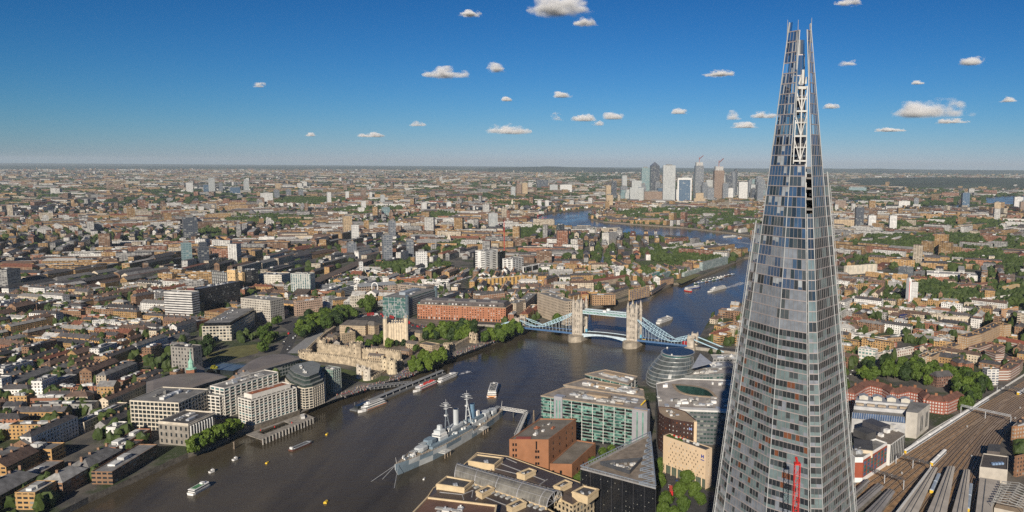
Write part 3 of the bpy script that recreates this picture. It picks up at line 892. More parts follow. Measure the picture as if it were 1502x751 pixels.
 for s in (-1,1):      # bascule leaves with curved girders
  b=MB(); n=8; t0,t1=s*(sep/2-6),0.15*s
  for w0,w1,mt in ((-8.4,8.4,0),(-9.1,-8.4,1),(8.4,9.1,1)):
   rs=[]
   for k in range(n+1):
    f=k/n; t_=t0+(t1-t0)*f; zt=DZ+1.3*f*(2-f); th=(1.0 if mt == 0 else 1.3+4.2*(1-f)**2)
    e=0 if mt == 0 else .9
    rs.append([tuple(P(t_,w0,zt-th)),tuple(P(t_,w1,zt-th)),tuple(P(t_,w1,zt+e)),tuple(P(t_,w0,zt+e))])
   b.loft(rs,mt)
  b.build('bascule_leaf',[ASPHALT,plain('bridge_pale_blue',(.50,.60,.66),.5)],root)
 PALEB=plain('bridge_pale_blue',(.50,.60,.66),.5)
 for wv in (-6.3,6.3):      # high level walkways
  b=MB(); t0,t1=-sep/2+6,sep/2-6
  b.prism(ccw([tuple(P(x,wv+y,0))[:2] for x,y in ((t0,-1.6),(t1,-1.6),(t1,1.6),(t0,1.6))]),39.2,40.2,0,0,bottom=True)
  b.prism(ccw([tuple(P(x,wv+y,0))[:2] for x,y in ((t0,-1.9),(t1,-1.9),(t1,1.9),(t0,1.9))]),43.3,44.4,0,1,bottom=True)
  n=14
  for e in (-1.7,1.7):
   for k in range(n):
    ta,tb=t0+(t1-t0)*k/n,t0+(t1-t0)*(k+1)/n
    b.beam(P(ta,wv+e,40),P(tb,wv+e,43.5),.35); b.beam(P(tb,wv+e,40),P(ta,wv+e,43.5),.35)
  w_=b.build('high_walkway',[PALEB,plain('walkway_roof',(.34,.38,.40),.6)],root)
  b=MB(); b.prism(ccw([tuple(P(x,wv+y,0))[:2] for x,y in ((t0,-1.3),(t1,-1.3),(t1,1.3),(t0,1.3))]),40.2,43.2,0,0); b.build('walkway_glazing',LGLASS,w_)
  b=MB(); c=P(0,wv,0); b.box((c.x,c.y,44.4),(4.5,3.4,2.4),math.atan2(ax.y,ax.x)); b.build('walkway_crest',WHITE,w_)
 def chain(ta,za,tm,zm,tb,zb,wv):
  b=MB(); 
  def crv(t0,z0,t1,z1,sag,n,th):
   up,lo=[],[]
   for k in range(n+1):
    f=k/n; t_=t0+(t1-t0)*f
    zc=z0+(z1-z0)*f-sag*4*f*(1-f)
    h=th*math.sin(PI*f)**.8
    up.append(P(t_,wv,zc+h*.5)); lo.append(P(t_,wv,zc-h*.5))
   for k in range(n):
    b.beam(up[k],up[k+1],.62,.55); b.beam(lo[k],lo[k+1],.62,.55)
    if 0 < k: b.beam(up[k],lo[k],.4)
    b.beam(up[k],lo[k+1],.35)
  crv(ta,za,tm,zm,2.6,12,5.5); crv(tm,zm,tb,zb,.7,6,3.0)
  o=b.build('suspension_chain',plain('chain_blue',(.40,.57,.66),.5),root)
  b=MB(); n=16
  for k in range(1,n):
   t_=ta+(tb-ta)*k/n
   if (t_-tm)*(tm-ta) < 0: f=(t_-ta)/(tm-ta); z=za+(zm-za)*f-2.6*4*f*(1-f)-2.5*math.sin(PI*f)
   else: f=(t_-tm)/(tb-tm); z=zm+(zb-zm)*f-1
   if z > DZ+1: b.beam(P(t_,wv,DZ+.5),P(t_,wv,z),.3)
  tag(b.build('hanger_rods',PALEB,root))
 for wv in (-8.8,8.8):
  tm=tn+(-sep/2-tn)*.33
  chain(-sep/2-6,40,tm,13.2,tn+4,20.5,wv)
  tm=ts-(ts-sep/2)*.33
  chain(sep/2+6,40,tm,13.2,ts-4,20.5,wv)
  b=MB(); b.beam(P(ts+4,wv,19),P(ts+46,wv,6.5),1.1,1.2); b.build('land_tie',plain('chain_blue',(.40,.57,.66),.5),root)
  b=MB(); b.beam(P(tn-4,wv,19),P(tn-40,wv,6.5),1.1,1.2); b.build('land_tie',plain('chain_blue',(.40,.57,.66),.5),root)
 for t0,t1,nm in ((tn-7,tn-95,'n'),(ts+7,ts+110,'s')):
  b=MB()
  b.loft([[tuple(P(t_,-9,Z0-.5)),tuple(P(t_,9,Z0-.5)),tuple(P(t_,9,z)),tuple(P(t_,-9,z))] for t_,z in ((t0,DZ),((t0+t1)/2,DZ-1.2),(t1,Z0+.3))],0)
  b.build('approach_ramp',plain('approach_granite',(.30,.27,.23),.9,var=.3),root)
  b=MB()
  b.loft([[tuple(P(t_,-7.4,z)),tuple(P(t_,7.4,z)),tuple(P(t_,7.4,z+.05)),tuple(P(t_,-7.4,z+.05))] for t_,z in ((t0,DZ+.03),((t0+t1)/2,DZ-1.17),(t1,Z0+.33))],0)
  b.build('approach_roadway',ASPHALT,root)
  reg([P(t0,-12,0),P(t0,12,0),P(t1,12,0),P(t1,-12,0)],3)
 def car(t,w,col,label,lorry=False):
  m_=plain('car_paint_%02d' % (int(col[0]*9)*7+int(col[2]*9)),col,.35)
  c=P(t,w,DZ+.02); ang=math.atan2(ax.y,ax.x)
  if lorry:
   r_=thing('bus',label,'bus',c); b=MB(); b.box((c.x,c.y,DZ+.5),(10.5,2.5,3.7),ang); b.build('body',m_,r_)
   b=MB(); b.box((c.x,c.y,DZ+2.9),(10.6,2.56,.8),ang); b.box((c.x,c.y,DZ+1.3),(10.6,2.56,.8),ang); b.build('windows',DGLASS,r_)
  else:
   r_=thing('car',label,'car',c); b=MB(); b.box((c.x,c.y,DZ+.35),(4.4,1.8,.75),ang); b.build('body',m_,r_)
   b=MB(); q0=rect(c.x,c.y,2.6,1.7,ang); q1=rect(c.x,c.y,1.7,1.4,ang)
   b.loft([[(x,y,DZ+1.1) for x,y in q0],[(x,y,DZ+1.6) for x,y in q1]],0); b.build('cabin',DGLASS,r_)
  for dx in (-1.4,1.4):
   for dy in (-.85,.85):
    q=c+ax*dx*(2.3 if lorry else 1)+Vector((ax.y,-ax.x,0))*dy*(1.35 if lorry else 1)+Vector((0,0,.35))
    b=MB(); b.tube(q-ac*.12,q+ac*.12,.35,n=8); b.build('wheel',BLACKGL,r_)
 car(sep/2+16,3,(.75,.5,.03),'yellow van just south of the south bridge tower')
 car(ts-8,3,(.6,.02,.02),'red double decker bus near the south abutment tower',True)
 car(-8,3,(.7,.7,.7),'white car crossing the bridge between its two towers')
 car(12,-3,(.05,.06,.08),'dark car crossing the bridge between its two towers')
 car(sep/2+34,-3,(.7,.7,.7),'white car on the south side span of the bridge')
 car(tn+16,3,(.35,.36,.38),'grey car on the north side span of the bridge')
 return ctr,ax
BR=bridge()
for px,py,tx in ((850,450,'the north bridge tower'),(932,455,'the south bridge tower'),(766,478,'the north bridge abutment'),(1022,500,'the south bridge abutment')): mark(px,py,tx)
# ------------------------------------------------------------------ boats
def hullmesh(b,P,ln,bm,z0,z1,bow=.25,stern=.85,mat=0,deckmat=1,sheer=.4,n=10,flare=.8):
 """a hull from stern (0) to bow (ln): P(s, w, z) gives the place"""
 up,lo=[],[]
 def hb(f):
  if f > 1-bow: return max(.03,1-((f-(1-bow))/bow)**1.8)
  if f < .1: return stern+(1-stern)*f/.1
  return 1
 rings=[]
 for k in range(n+1):
  f=k/n; s=ln*f; w=bm/2*hb(f); zz=z1+sheer*max(0,(f-.6)/.4)**2*(z1-z0)
  rings.append([P(s,-w*flare,z0),P(s,w*flare,z0),P(s,w,zz),P(s,-w,zz)])
 b.loft([[tuple(x) for x in r] for r in rings],mat)
 for a,c in zip(rings[:-1],rings[1:]):
  b.face([tuple(a[3]+Vector((0,0,.02))),tuple(a[2]+Vector((0,0,.02))),tuple(c[2]+Vector((0,0,.02))),tuple(c[3]+Vector((0,0,.02)))][::-1],deckmat)
def frame(a,c):
 a=Vector((a.x,a.y,0)); c=Vector((c.x,c.y,0)); d=c-a; ln=d.length; d.normalize(); s=Vector((-d.y,d.x,0))
 return ln,(lambda u,w,z: a+d*u+s*w+Vector((0,0,z))),math.atan2(d.y,d.x),d,s
def ferry(label,stern_px,bow_px,beam,tiers=2,hullm=None,trim=None,name='river_ferry',cat='boat',roofm=None,seats=False,twin=False,h=1.0):
 a,c=at(*stern_px,0),at(*bow_px,0)
 ln,P,ang,d,s=frame(a,c); hullm=hullm or WHITE
 root=thing(name,label,cat,((a+c)/2).to_tuple()[:2]+(0,))
 b=MB()
 if twin:
  for w in (-beam*.34,beam*.34): hullmesh(b,lambda u,v,z,w=w: P(u,v+w,z),ln,beam*.3,-.3,1.6*h,.3)
 hullmesh(b,P,ln,beam,.35 if twin else -.3,1.9*h,.22)
 b.build('hull',[hullm,TIMBER if seats else GREYROOF],root)
 if trim:
  b=MB(); q=[tuple(P(ln*x,beam*y,0))[:2] for x,y in ((-.004,-.44),(-.004,.44))]
  b.beam(P(-.1,-beam*.4,1.0*h),P(-.1,beam*.4,1.0*h),.3,1.0); 
  for w in (-1,1): b.beam(P(ln*.05,w*beam*.5,1.35*h),P(ln*.76,w*beam*.5,1.35*h),.12,.5)
  b.build('hull_stripe',trim,root)
 z=1.95*h
 for k in range(tiers):
  l0,l1,bw=ln*(.06+.05*k),ln*(.80-.10*k),beam*(.86-.08*k)
  hh=2.2*h
  q=ccw([tuple(P(u,w,0))[:2] for u,w in ((l0,-bw/2),(l1,-bw/2),(l1+bw*.22,-bw*.2),(l1+bw*.22,bw*.2),(l1,bw/2),(l0,bw/2))])
  b=MB(); b.prism(q,z,z+.75*h,0,0); b.prism(q,z+1.65*h,z+hh,0,0,bottom=True); cab=b.build('cabin',[WHITE],root)
  b=MB(); b.prism(inset(q,.08),z+.7*h,z+1.7*h,0,0); b.build('cabin_windows',DGLASS,cab)
  z+=hh
 b=MB(); q=ccw([tuple(P(u,w,0))[:2] for u,w in ((ln*.16,-beam*.32),(ln*.6,-beam*.32),(ln*.6,beam*.32),(ln*.16,beam*.32))])
 b.prism(q,z,z+.15,0,0)
 b.build('sun_deck',roofm or PALEROOF,root)
 b=MB(); c_=P(ln*.62,0,z); b.box((c_.x,c_.y,z),(2.6*h,2.6*h,1.5*h),ang); b.build('wheelhouse',WHITE,root)
 b=MB(); c_=P(ln*.56,0,z); b.tube(c_,c_+Vector((0,0,3.4*h)),.12,.06,5); b.build('mast',STEEL,root)
 if seats:
  b=MB(); rg=random.Random(3)
  for k in range(14):
   for w in (-.3,-.1,.1,.3):
    if rg.random() < .8:
     c_=P(ln*(.1+.044*k),beam*w*.8,z+.15); b.box((c_.x,c_.y,z+.15),(.8,beam*.12,.7),ang)
  tag(b.build('bench_rows',[RED if trim is RED else DKSTEEL],root),kind='stuff')
 return root
def wake(a_px,b_px,w0,w1,fade=.5):
 pass
ferry('white river cruise boat moored at the near end of the long landing stage',(564,591),(525,606),8,2,trim=ORANGE)
ferry('red-hulled sightseeing boat with open seats alongside the landing stage',(638,562),(606,576),8,1,WHITE,RED,'sightseeing_boat',seats=True)
ferry('white boat with dark canopy at the far end of the landing stage',(644,561),(672,549),7,1)
ferry('white and red catamaran ferry heading upstream toward the bridge, seen end-on',(721,583),(727,564),11,2,WHITE,ORANGE,'catamaran_ferry',seats=True,twin=True)
ferry('white cruise boat sailing beyond the bridge in open water',(965,475),(987,467),9,2)
ferry('white boat with a foaming wake far downstream of the bridge',(1064,422),(1038,429),9,2)
ferry('blue and white boat moored with a red-hulled tug downstream',(1005,425),(1028,421),8,1,plain('royal_blue_hull',(.05,.10,.35),.5),None)
ferry('red-hulled tug moored beside the blue and white boat downstream',(1014,428),(1003,426),6,1,RED,None,'tug_boat')
ferry('white workboat with green deck at the lower left edge of the river',(279,727),(308,711),7,1,WHITE,None,'workboat',roofm=plain('green_deck',(.08,.22,.10),.7))
ferry('long white passenger boat far off in the river bend by the peninsula',(1062,348),(1082,346.5),12,1)
ferry('small orange boat far off beside the long white one in the bend',(1083,349.5),(1088,349),8,1,ORANGE)
def wakefoam(label,pts,w0,w1):
 b=MB(); ps=[at(x,y,0) for x,y in pts]
 n=len(ps)
 m,t,bs=nodemat('foam'); tc=N(t,'ShaderNodeTexCoord'); nz=N(t,'ShaderNodeTexNoise'); nz.inputs['Scale'].default_value=.25; nz.inputs['Detail'].default_value=6
 L(t,tc.outputs['Object'],nz.inputs[0]); mr=N(t,'ShaderNodeMapRange'); mr.inputs[1].default_value=.45; mr.inputs[2].default_value=.6; L(t,nz.outputs[0],mr.inputs[0])
 bs.inputs['Base Color'].default_value=(.7,.7,.7,1); L(t,mr.outputs[0],bs.inputs['Alpha'])
 for k in range(n-1):
  d=(ps[k+1]-ps[k]).normalized(); s=Vector((-d.y,d.x,0))
  wa=w0+(w1-w0)*k/(n-1); wb=w0+(w1-w0)*(k+1)/(n-1)
  b.face([tuple(ps[k]-s*wa+Vector((0,0,.06))),tuple(ps[k+1]-s*wb+Vector((0,0,.06))),tuple(ps[k+1]+s*wb+Vector((0,0,.06))),tuple(ps[k]+s*wa+Vector((0,0,.06)))])
 tag(b.build('boat_wake',[m]),kind='stuff')
wakefoam('',[(1062,423),(1070,421),(1082,417.5),(1092,414)],4,9)
wakefoam('',[(672,549),(680,547),(690,545)],2,5)
wakefoam('',[(1078,354.5),(1090,356),(1101,358)],4,10)
# cargo barge
def barge(label,a_px,b_px,beam,hm,h=1.6,load=None,name='barge',grp=None):
 a,c=at(*a_px,0),at(*b_px,0); ln,P,ang,d,s=frame(a,c)
 root=thing(name,label,'barge',((a+c)/2).to_tuple()[:2]+(0,),grp)
 b=MB(); hullmesh(b,P,ln,beam,-.3,h,.14,.9,flare=.9); b.build('hull',[hm,DKSTEEL],root)
 b=MB()
 for w in (-1,1): b.beam(P(ln*.12,w*beam*.38,h+.3),P(ln*.86,w*beam*.38,h+.3),.3,.7)
 for u in (.12,.86): b.beam(P(ln*u,-beam*.38,h+.3),P(ln*u,beam*.38,h+.3),.3,.7)
 b.build('hold_coaming',load or STEEL,root)
 b=MB(); c_=P(ln*.05,0,h); b.box((c_.x,c_.y,h),(ln*.06,beam*.5,1.8),ang); b.build('deckhouse',WHITE,root)
 return root
barge('dark open cargo barge moored alone in the brown river',(426,662),(457,649),6,plain('rust_hull',(.12,.05,.035),.8))
mark(441,656,'the moored cargo barge'); mark(724,574,'the catamaran ferry')
rb=random.Random(21)
cols=[('white',WHITE),('dark green',plain('green_hull',(.03,.09,.05),.5)),('rust brown',plain('rust_hull',(.12,.05,.035),.8)),('navy',NAVYP),('black',BLACKGL)]
tiers_=[('near',1018,417,1060,409,8),('far',1030,412,1078,402.5,9)]
for nm,x0,y0,x1,y1,n in tiers_:
 for k in range(n):
  f=(k+.1)/n; g=(k+.9)/n
  cn,cm=cols[rb.randrange(5)]
  barge(['first','second','third','fourth','fifth','sixth','seventh','eighth','ninth'][k]+' houseboat from the bridge in the %s tier moored downstream, %s hull' % ('riverward' if nm == 'near' else 'shoreward',cn),
    (x0+(x1-x0)*f,y0+(y1-y0)*f),(x0+(x1-x0)*g,y0+(y1-y0)*g),5,cm,1.7,name='houseboat',grp='houseboats moored downstream')
mark(1045,412,'the moored houseboats')
def buoy(label,px,py,m_,r=1.6):
 c=at(px,py,0); o=thing('mooring_buoy',label,'buoy',c,'mooring buoys')
 b=MB(); b.tube((c.x-1.6,c.y,.4),(c.x+1.6,c.y,.4),r*.6,n=10); b.build('float',m_,o)
 b=MB(); b.tube((c.x,c.y,.8),(c.x,c.y,2.0),.25,.15,6); b.build('mooring_ring',DKSTEEL,o)
buoy('yellow mooring buoy upstream of the dark cargo barge',391.7,679.5,YELLOW)
buoy('yellow mooring buoy nearest the bottom edge of the river',478,737.5,YELLOW,2.2)
buoy('yellow mooring buoy downstream of the dark cargo barge',479.5,637.5,YELLOW)
buoy('small white buoy afloat off the warship bow',622,703,WHITE,1.2)
buoy('small white buoy near the timber jetty',446,626,WHITE,1.1)
def smallboat(label,px,py,l_px):
 ferry(label,(px-l_px/2,py+1),(px+l_px/2,py-2),3.0,0,WHITE,None,'motor_launch',h=.7)
smallboat('small white motor launch moored near the left embankment, higher of two',345,675,7)
smallboat('small white motor launch moored near the left embankment, lower of two',311,693,8)
def post(label,px,py,h,m_=TIMBER):
 c=at(px,py,0); b=MB()
 for dx,dy in ((-.7,-.5),(.7,-.5),(0,.8)): b.tube((c.x+dx,c.y+dy,-.5),(c.x+dx*.3,c.y+dy*.3,h),.35,.3,6)
 b.box((c.x,c.y,h),(1.4,1.4,.5))
 tag(b.build('mooring_dolphin',m_),label,'mooring post')
post('timber mooring dolphin standing in the river by the left embankment',343.7,658.5,6)
post('tall mooring post beside the red brick riverside block',783,620,12)
# ------------------------------------------------------------------ the museum warship
def warship():
 bow=at(580,699,0); stern=at(736,608,0)
 ln,P,ang,d,s=frame(bow,stern)
 LN=ln; k=ln/187.0
 root=thing('cruiser_warship','grey camouflaged museum warship with gun turrets moored midstream','warship',((bow+stern)/2).to_tuple()[:2]+(0,))
 HG=plain('warship_pale_grey',(.50,.53,.54),.6,var=.1); HB=plain('warship_blue_grey',(.19,.255,.31),.6,var=.1)
 HD=plain('warship_dark_grey',(.16,.19,.22),.6,var=.15); DK=plain('teak_deck',(.33,.26,.18),.85,var=.25,scale=.3)
 hb=[(0,.3),(6,1.7),(15,3.6),(28,6),(45,8.2),(65,9.5),(90,9.8),(120,9.6),(140,8.8),(158,7.3),(172,5.4),(182,3.6),(187,1.6)]
 def zd(x): return 10.5-2.2*min(1,x/70) if x < 112 else 6.2
 rings=[]
 xs=sorted(set([p[0] for p in hb]+[110,111.9,112.1]))
 def half(x):
  for (a,wa),(c,wc) in zip(hb[:-1],hb[1:]):
   if a <= x <= c: return wa+(wc-wa)*(x-a)/(c-a)
  return 1.6
 def ring(x,dz=0):
  w=half(x); z=zd(x); fl=.72 if x < 40 else .93
  x0=x+4*max(0,1-x/25)
  return [P(x0*k,-w*fl,-.6),P(x0*k,w*fl,-.6),P(x*k,w*(fl+1)/2,z*.55),P(x*k,w,z),P(x*k,-w,z),P(x*k,-w*(fl+1)/2,z*.55)]
 b=MB(); rs=[ring(x) for x in xs]
 camo=lambda x,lo: 1 if (int((x+lo*9)/17) % 2 == 0) else 0
 for i,(a,c) in enumerate(zip(rs[:-1],rs[1:])):
  for q in range(6):
   j=(q+1) % 6
   if q == 3: mt=2
   else: mt=camo(xs[i],q in (2,4))
   b.face([tuple(a[q]),tuple(a[j]),tuple(c[j]),tuple(c[q])][::-1],mt)
 b.face([tuple(x) for x in rs[-1]],1); b.face([tuple(x) for x in reversed(rs[0])],0)
 b.build('hull',[HG,HB,DK],root)
 def blk(name,x0,x1,w0,w1,z0,z1,mt=0,taper=0,par=None,ang_=True):
  b=MB()
  q0=[P(x0*k,-w0,z0),P(x0*k,w0,z0),P(x1*k,w1,z0),P(x1*k,-w1,z0)]
  m_=sum(q0,Vector())/4; q1=[(p-m_)*(1-taper)+m_+Vector((0,0,z1-z0)) for p in q0]
  q0=ccw([tuple(p) for p in q0]); q1=ccw([tuple(p) for p in q1])
  b.loft([q0,q1],0); return b.build(name,[[HG,HB,HD,WHITE,DK][mt]],par or root)
 def turret(x,z,a):
  r=blk('turret_ring',x-4,x+4,3.8,3.8,z-2.5,z,1)
  b=MB(); q=[(-5.5,-2.6),(-5.5,2.6),(-2,4.2),(4.5,4.0),(5.2,2.5),(5.2,-2.5),(4.5,-4.0),(-2,-4.2)]
  f=1 if a else -1
  pts=ccw([tuple(P(x*k+f*u,w,0))[:2] for u,w in q]); 
  b.loft([[(px,py,z) for px,py in pts],[(px,py,z+2.6) for px,py in pts],[(px,py,z+3.1) for px,py in inset(pts,.7)]],0)
  t_=b.build('gun_turret',HB if z > 12 else HG,root)
  for w in (-1.7,0,1.7):
   b=MB(); b.tube(P(x*k-f*4.5,w,z+1.6),P(x*k-f*13,w,z+2.4),.38,.25,7); b.build('gun_barrel',HG,t_)
 turret(38,10.5,True); turret(52,13.2,True)
 blk('shelter_deck',46,112,7,8,8.2,11.3,1)
 blk('bridge_block',62,74,4.6,5.6,11.3,14,0); blk('bridge_block',62.6,73,4.2,5,14,16.8,3); blk('bridge_block',64,72,3.4,4.2,16.8,19.4,0)
 blk('bridge_windows',61.6,64,4.3,4.5,15.4,16.1,2); blk('director_tower',67,70.5,1.9,1.9,19.4,23.4,0,.1)
 blk('midships_house',77,112,4.5,5,11.3,14,2); blk('boat_deck_house',84,104,3.5,3.5,14,16.2,0)
 blk('after_house',118,146,5,5.5,6.2,10.5,0); blk('after_superstructure',121,141,4,4,10.5,14,1); blk('after_director',133,137.5,2.4,2.4,14,18.5,3,.1)
 blk('catapult_deck',104,120,8,8.2,6.2,9.2,2); blk('after_turret_base',146,156,4.2,4.2,6.2,9.4,0)
 turret(151,10.2,False); turret(166,8.2,False)
 for x,m_,h in ((97,HG,30),(127,plain('funnel_blue',(.14,.25,.36),.6),27)):
  b=MB(); n=14
  rg=lambda z,sx=0: [tuple(P(x*k+3.0*math.cos(2*PI*i/n)+sx,2.2*math.sin(2*PI*i/n),z)) for i in range(n)]
  b.loft([[q for q in rg(13)],rg(h)],0); b.loft([rg(h),rg(h+.3)],0); f_=b.build('funnel',m_,root,smooth=False)
  b=MB(); b.tube(P(x*k,0,h+.25),P(x*k,0,h+.5),2.0,n=12); b.build('funnel_mouth',BLACKGL,f_)
 for x,h in ((80,41),(117,40)):
  b=MB(); tp=P(x*k,0,h-6)
  for dx,w in ((-3,0),(3,3),(3,-3)): b.tube(P((x+dx)*k,w,11),tp,.55,.4,6)
  for z in (18,24,29):
   f=(z-11)/(h-17)
   pts=[P((x+dx)*k,w,11).lerp(tp,f) for dx,w in ((-3,0),(3,3),(3,-3))]
   for i in range(3): b.beam(pts[i],pts[(i+1) % 3],.3)
  m_=b.build('tripod_mast',HD if x == 80 else HG,root)
  b=MB(); c=P(x*k,0,h-6); b.box((c.x,c.y,h-6),(3,3,.4),ang); b.box((c.x,c.y,h-12.5),(2.6,2.6,1.3),ang); b.tube(c,c+Vector((0,0,9)),.2,.1,6)
  for z,wd in ((h-4,6.5),(h-2,5),(h-.5,3)): b.beam(P(x*k,-wd,z),P(x*k,wd,z),.26); b.beam(P((x-3)*k,0,z),P((x+3)*k,0,z),.26)
  b.box((c.x,c.y,h-3.2),(1.6,2.2,1.2),ang)
  b.build('radar_platform',plain('mast_pale',(.58,.59,.58),.6),m_)
 for x,w in ((84,6.6),(92,6.6),(86,-6.6),(101,-6.6)):      # twin high angle guns and boats
  b=MB(); c=P(x*k,w,11.3); b.tube(c,c+Vector((0,0,1.8)),1.6,1.3,8); b.tube(c+Vector((0,0,1.4)),P((x-4)*k,w*1.1,14),.25,.2,6); b.build('secondary_gun',HG,root)
 for x,w in ((104,5.5),(109,5.5),(107,-5.5)):
  b=MB(); hullmesh(b,lambda u,v,z,x=x,w=w: P((x-4)*k+u,w+v,11.6+z),9,2.6,0,1.3,.3); b.build('ships_boat',[WHITE,TIMBER],root)
 for x in range(6,185,9):
  pass
 b=MB()
 for w in (-1,1):
  pr_=None
  for x in range(3,186,4):
   p=P(x*k,w*(half(x)-.15),zd(x)+1.0)
   if pr_ is not None and abs(pr_.z-p.z) < 1.5: b.beam(pr_,p,.12)
   b.beam(p-Vector((0,0,1)),p,.12); pr_=p
 b.build('guard_rail',HG,root)
 b=MB(); b.tube(P(2*k,0,10.5),P(1*k,0,16),.15,.08,5); b.build('jack_staff',WHITE,root)
 b=MB(); b.tube(P(186*k,0,6.2),P(188*k,0,14),.2,.08,5); b.build('ensign_staff',WHITE,root)
 for w in (-1,1):      # awnings and marquee aft
  pass
 blk('deck_awning',140,176,6.9,4.6,9.0,9.3,3) if False else None
 b=MB(); q=[P(150*k,5.5,8.9),P(150*k,7.2,8.3),P(112*k,9,8.3),P(112*k,6.5,8.9)]
 b.loft([[tuple(x) for x in q],[tuple(x+Vector((0,0,.2))) for x in q]],0); b.build('deck_awning',plain('canvas',(.50,.42,.32),.9),root)
 rg=random.Random(5)
 for i in range(70):     # lockers,winches,ventilators
  x=rg.choice([rg.uniform(12,30),rg.uniform(78,115),rg.uniform(120,150)]); w=rg.uniform(-.7,.7)*half(x)
  z=zd(x) if x < 40 or x > 146 else (14 if abs(w) < 4.4 and x < 112 else 11.3 if x < 112 else 10.5 if abs(w) < 4.8 else 6.2)
  c=P(x*k,w,z); b=MB(); b.box((c.x,c.y,z),(rg.uniform(.8,2.2),rg.uniform(.8,1.8),rg.uniform(.7,2.4)),ang); b.build('deck_locker',rg.choice([HG,WHITE,HD,HB]),root)
 for w,L_ in ((-1,30),(1,14),(1,26)):
  b=MB(); b.beam(P(3*k,w*1.2,9),P(-L_*.62,w*L_*.45,-.3),.22); b.build('anchor_chain',STEEL,root)
 for px,py in ((651,669),(707,634.5)):
  c=at(px,py,0); o=thing('mooring_stage','square timber mooring stage on piles beside the warship %s' % ('amidships' if px > 680 else 'foredeck'),'mooring stage',c)
  b=MB(); b.box((c.x,c.y,4.2),(9.5,9.5,.7),ang); b.box((c.x+1,c.y,4.9),(5,4,.25),ang+.2); b.build('stage_deck',plain('stage_grey',(.5,.5,.48),.8),o)
  for dx in (-4,0,4):
   for dy in (-4,4):
    b=MB(); q=Vector((c.x,c.y,0))+d*dx+s*dy; b.tube((q.x,q.y,-.5),(q.x,q.y,4.3),.5,n=7); b.build('pile',TIMBER,o)
 return P
warship()
mark(655,650,'the museum warship')
def gangway():
 pts=[at(735,600,6),at(772,606,6),at(757,640,6)]
 root=thing('boarding_walkway','white trussed boarding walkway from the quay to the warship stern','walkway',(pts[1].x,pts[1].y,0))
 for a,c in zip(pts[:-1],pts[1:]):
  ln,P,ang,d,s=frame(a,c)
  b=MB(); b.beam(P(0,0,6),P(ln,0,6),3.2,.4); b.build('walkway_deck',plain('stage_grey',(.5,.5,.48),.8),root)
  for w in (-1.7,1.7):
   b=MB(); b.beam(P(0,w,8.2),P(ln,w,8.2),.35,.35); b.beam(P(0,w,6.2),P(ln,w,6.2),.35,.45)
   n=max(4,int(ln/3.2))
   for k in range(n): b.beam(P(ln*k/n,w,6.2),P(ln*(k+1)/n,w,8.2),.22); b.beam(P(ln*k/n,w,6.2),P(ln*k/n,w,8.2),.2)
   b.build('truss_side',WHITE2,root)
 for p in (pts[1],pts[1].lerp(pts[2],.9),pts[0].lerp(pts[1],.5)):
  for o_ in (-1.2,1.2):
   b=MB(); b.tube((p.x+o_,p.y,-.5),(p.x+o_,p.y,6),.6,n=8); b.build('pile',DKSTEEL,root)
gangway()
# landing stage with its ramp
def landing():
 a,c=at(518,603,0),at(650,548,0); ln,P,ang,d,s=frame(a,c)
 root=thing('landing_stage','long floating landing stage with a grey canopy along the north bank','landing stage',((a+c)/2).to_tuple()[:2]+(0,))
 b=MB(); b.beam(P(0,0,.6),P(ln,0,.6),9,1.6); b.build('pontoon',plain('pontoon_steel',(.14,.145,.15),.7,var=.2),root)
 b=MB()
 rs=[[tuple(P(u,w,z)) for w,z in ((-2.6,4.4),(-1.3,5.2),(1.3,5.2),(2.6,4.4),(2.4,4.2),(-2.4,4.2))] for u in (ln*.16,ln*.99)]
 b.loft(rs,0); b.build('canopy',plain('canopy_grey',(.22,.225,.23),.6,var=.15),root)
 for k in range(12):
  for w in (-2.1,2.1):
   b=MB(); b.beam(P(ln*(.17+.073*k),w,1.4),P(ln*(.17+.073*k),w,4.3),.25); b.build('canopy_post',WHITE2,root)
 for k in range(4):
  b=MB(); p=P(ln*(.05+.3*k),4.6,0); b.tube((p.x,p.y,-.5),(p.x,p.y,6.5),.6,n=8); b.build('guide_pile',DKSTEEL,root)
 b=MB(); b.beam(P(ln*.02,-1,3.2),P(ln*.15,-1,3.2),5,2.6); b.build('stage_shelter',DGLASS,root)
 a2,c2=at(541,570,6),at(604,563,2); 
 r2=thing('boarding_ramp','grey covered boarding ramp between the quay and the landing stage','ramp',(a2.x,a2.y,0))
 for off in (-3.0,3.0):
  ln2,P2,ang2,d2,s2=frame(a2,c2)
  b=MB(); b.beam(P2(0,off,6),P2(ln2,off,2),2.6,.4); b.build('ramp_deck',DKSTEEL,r2)
  b=MB(); b.beam(P2(0,off,8.6),P2(ln2,off,4.6),3.0,.25); b.build('ramp_roof',plain('canopy_grey',(.22,.225,.23),.6),r2)
  b=MB()
  for w in (-1.3,1.3):
   for q in range(12): b.beam(P2(ln2*q/11,off+w,6-4*q/11),P2(ln2*q/11,off+w,8.6-4*q/11),.2)
  tag(b.build('ramp_posts',WHITE2,r2),kind='stuff')
landing()
mark(590,575,'the floating landing stage')
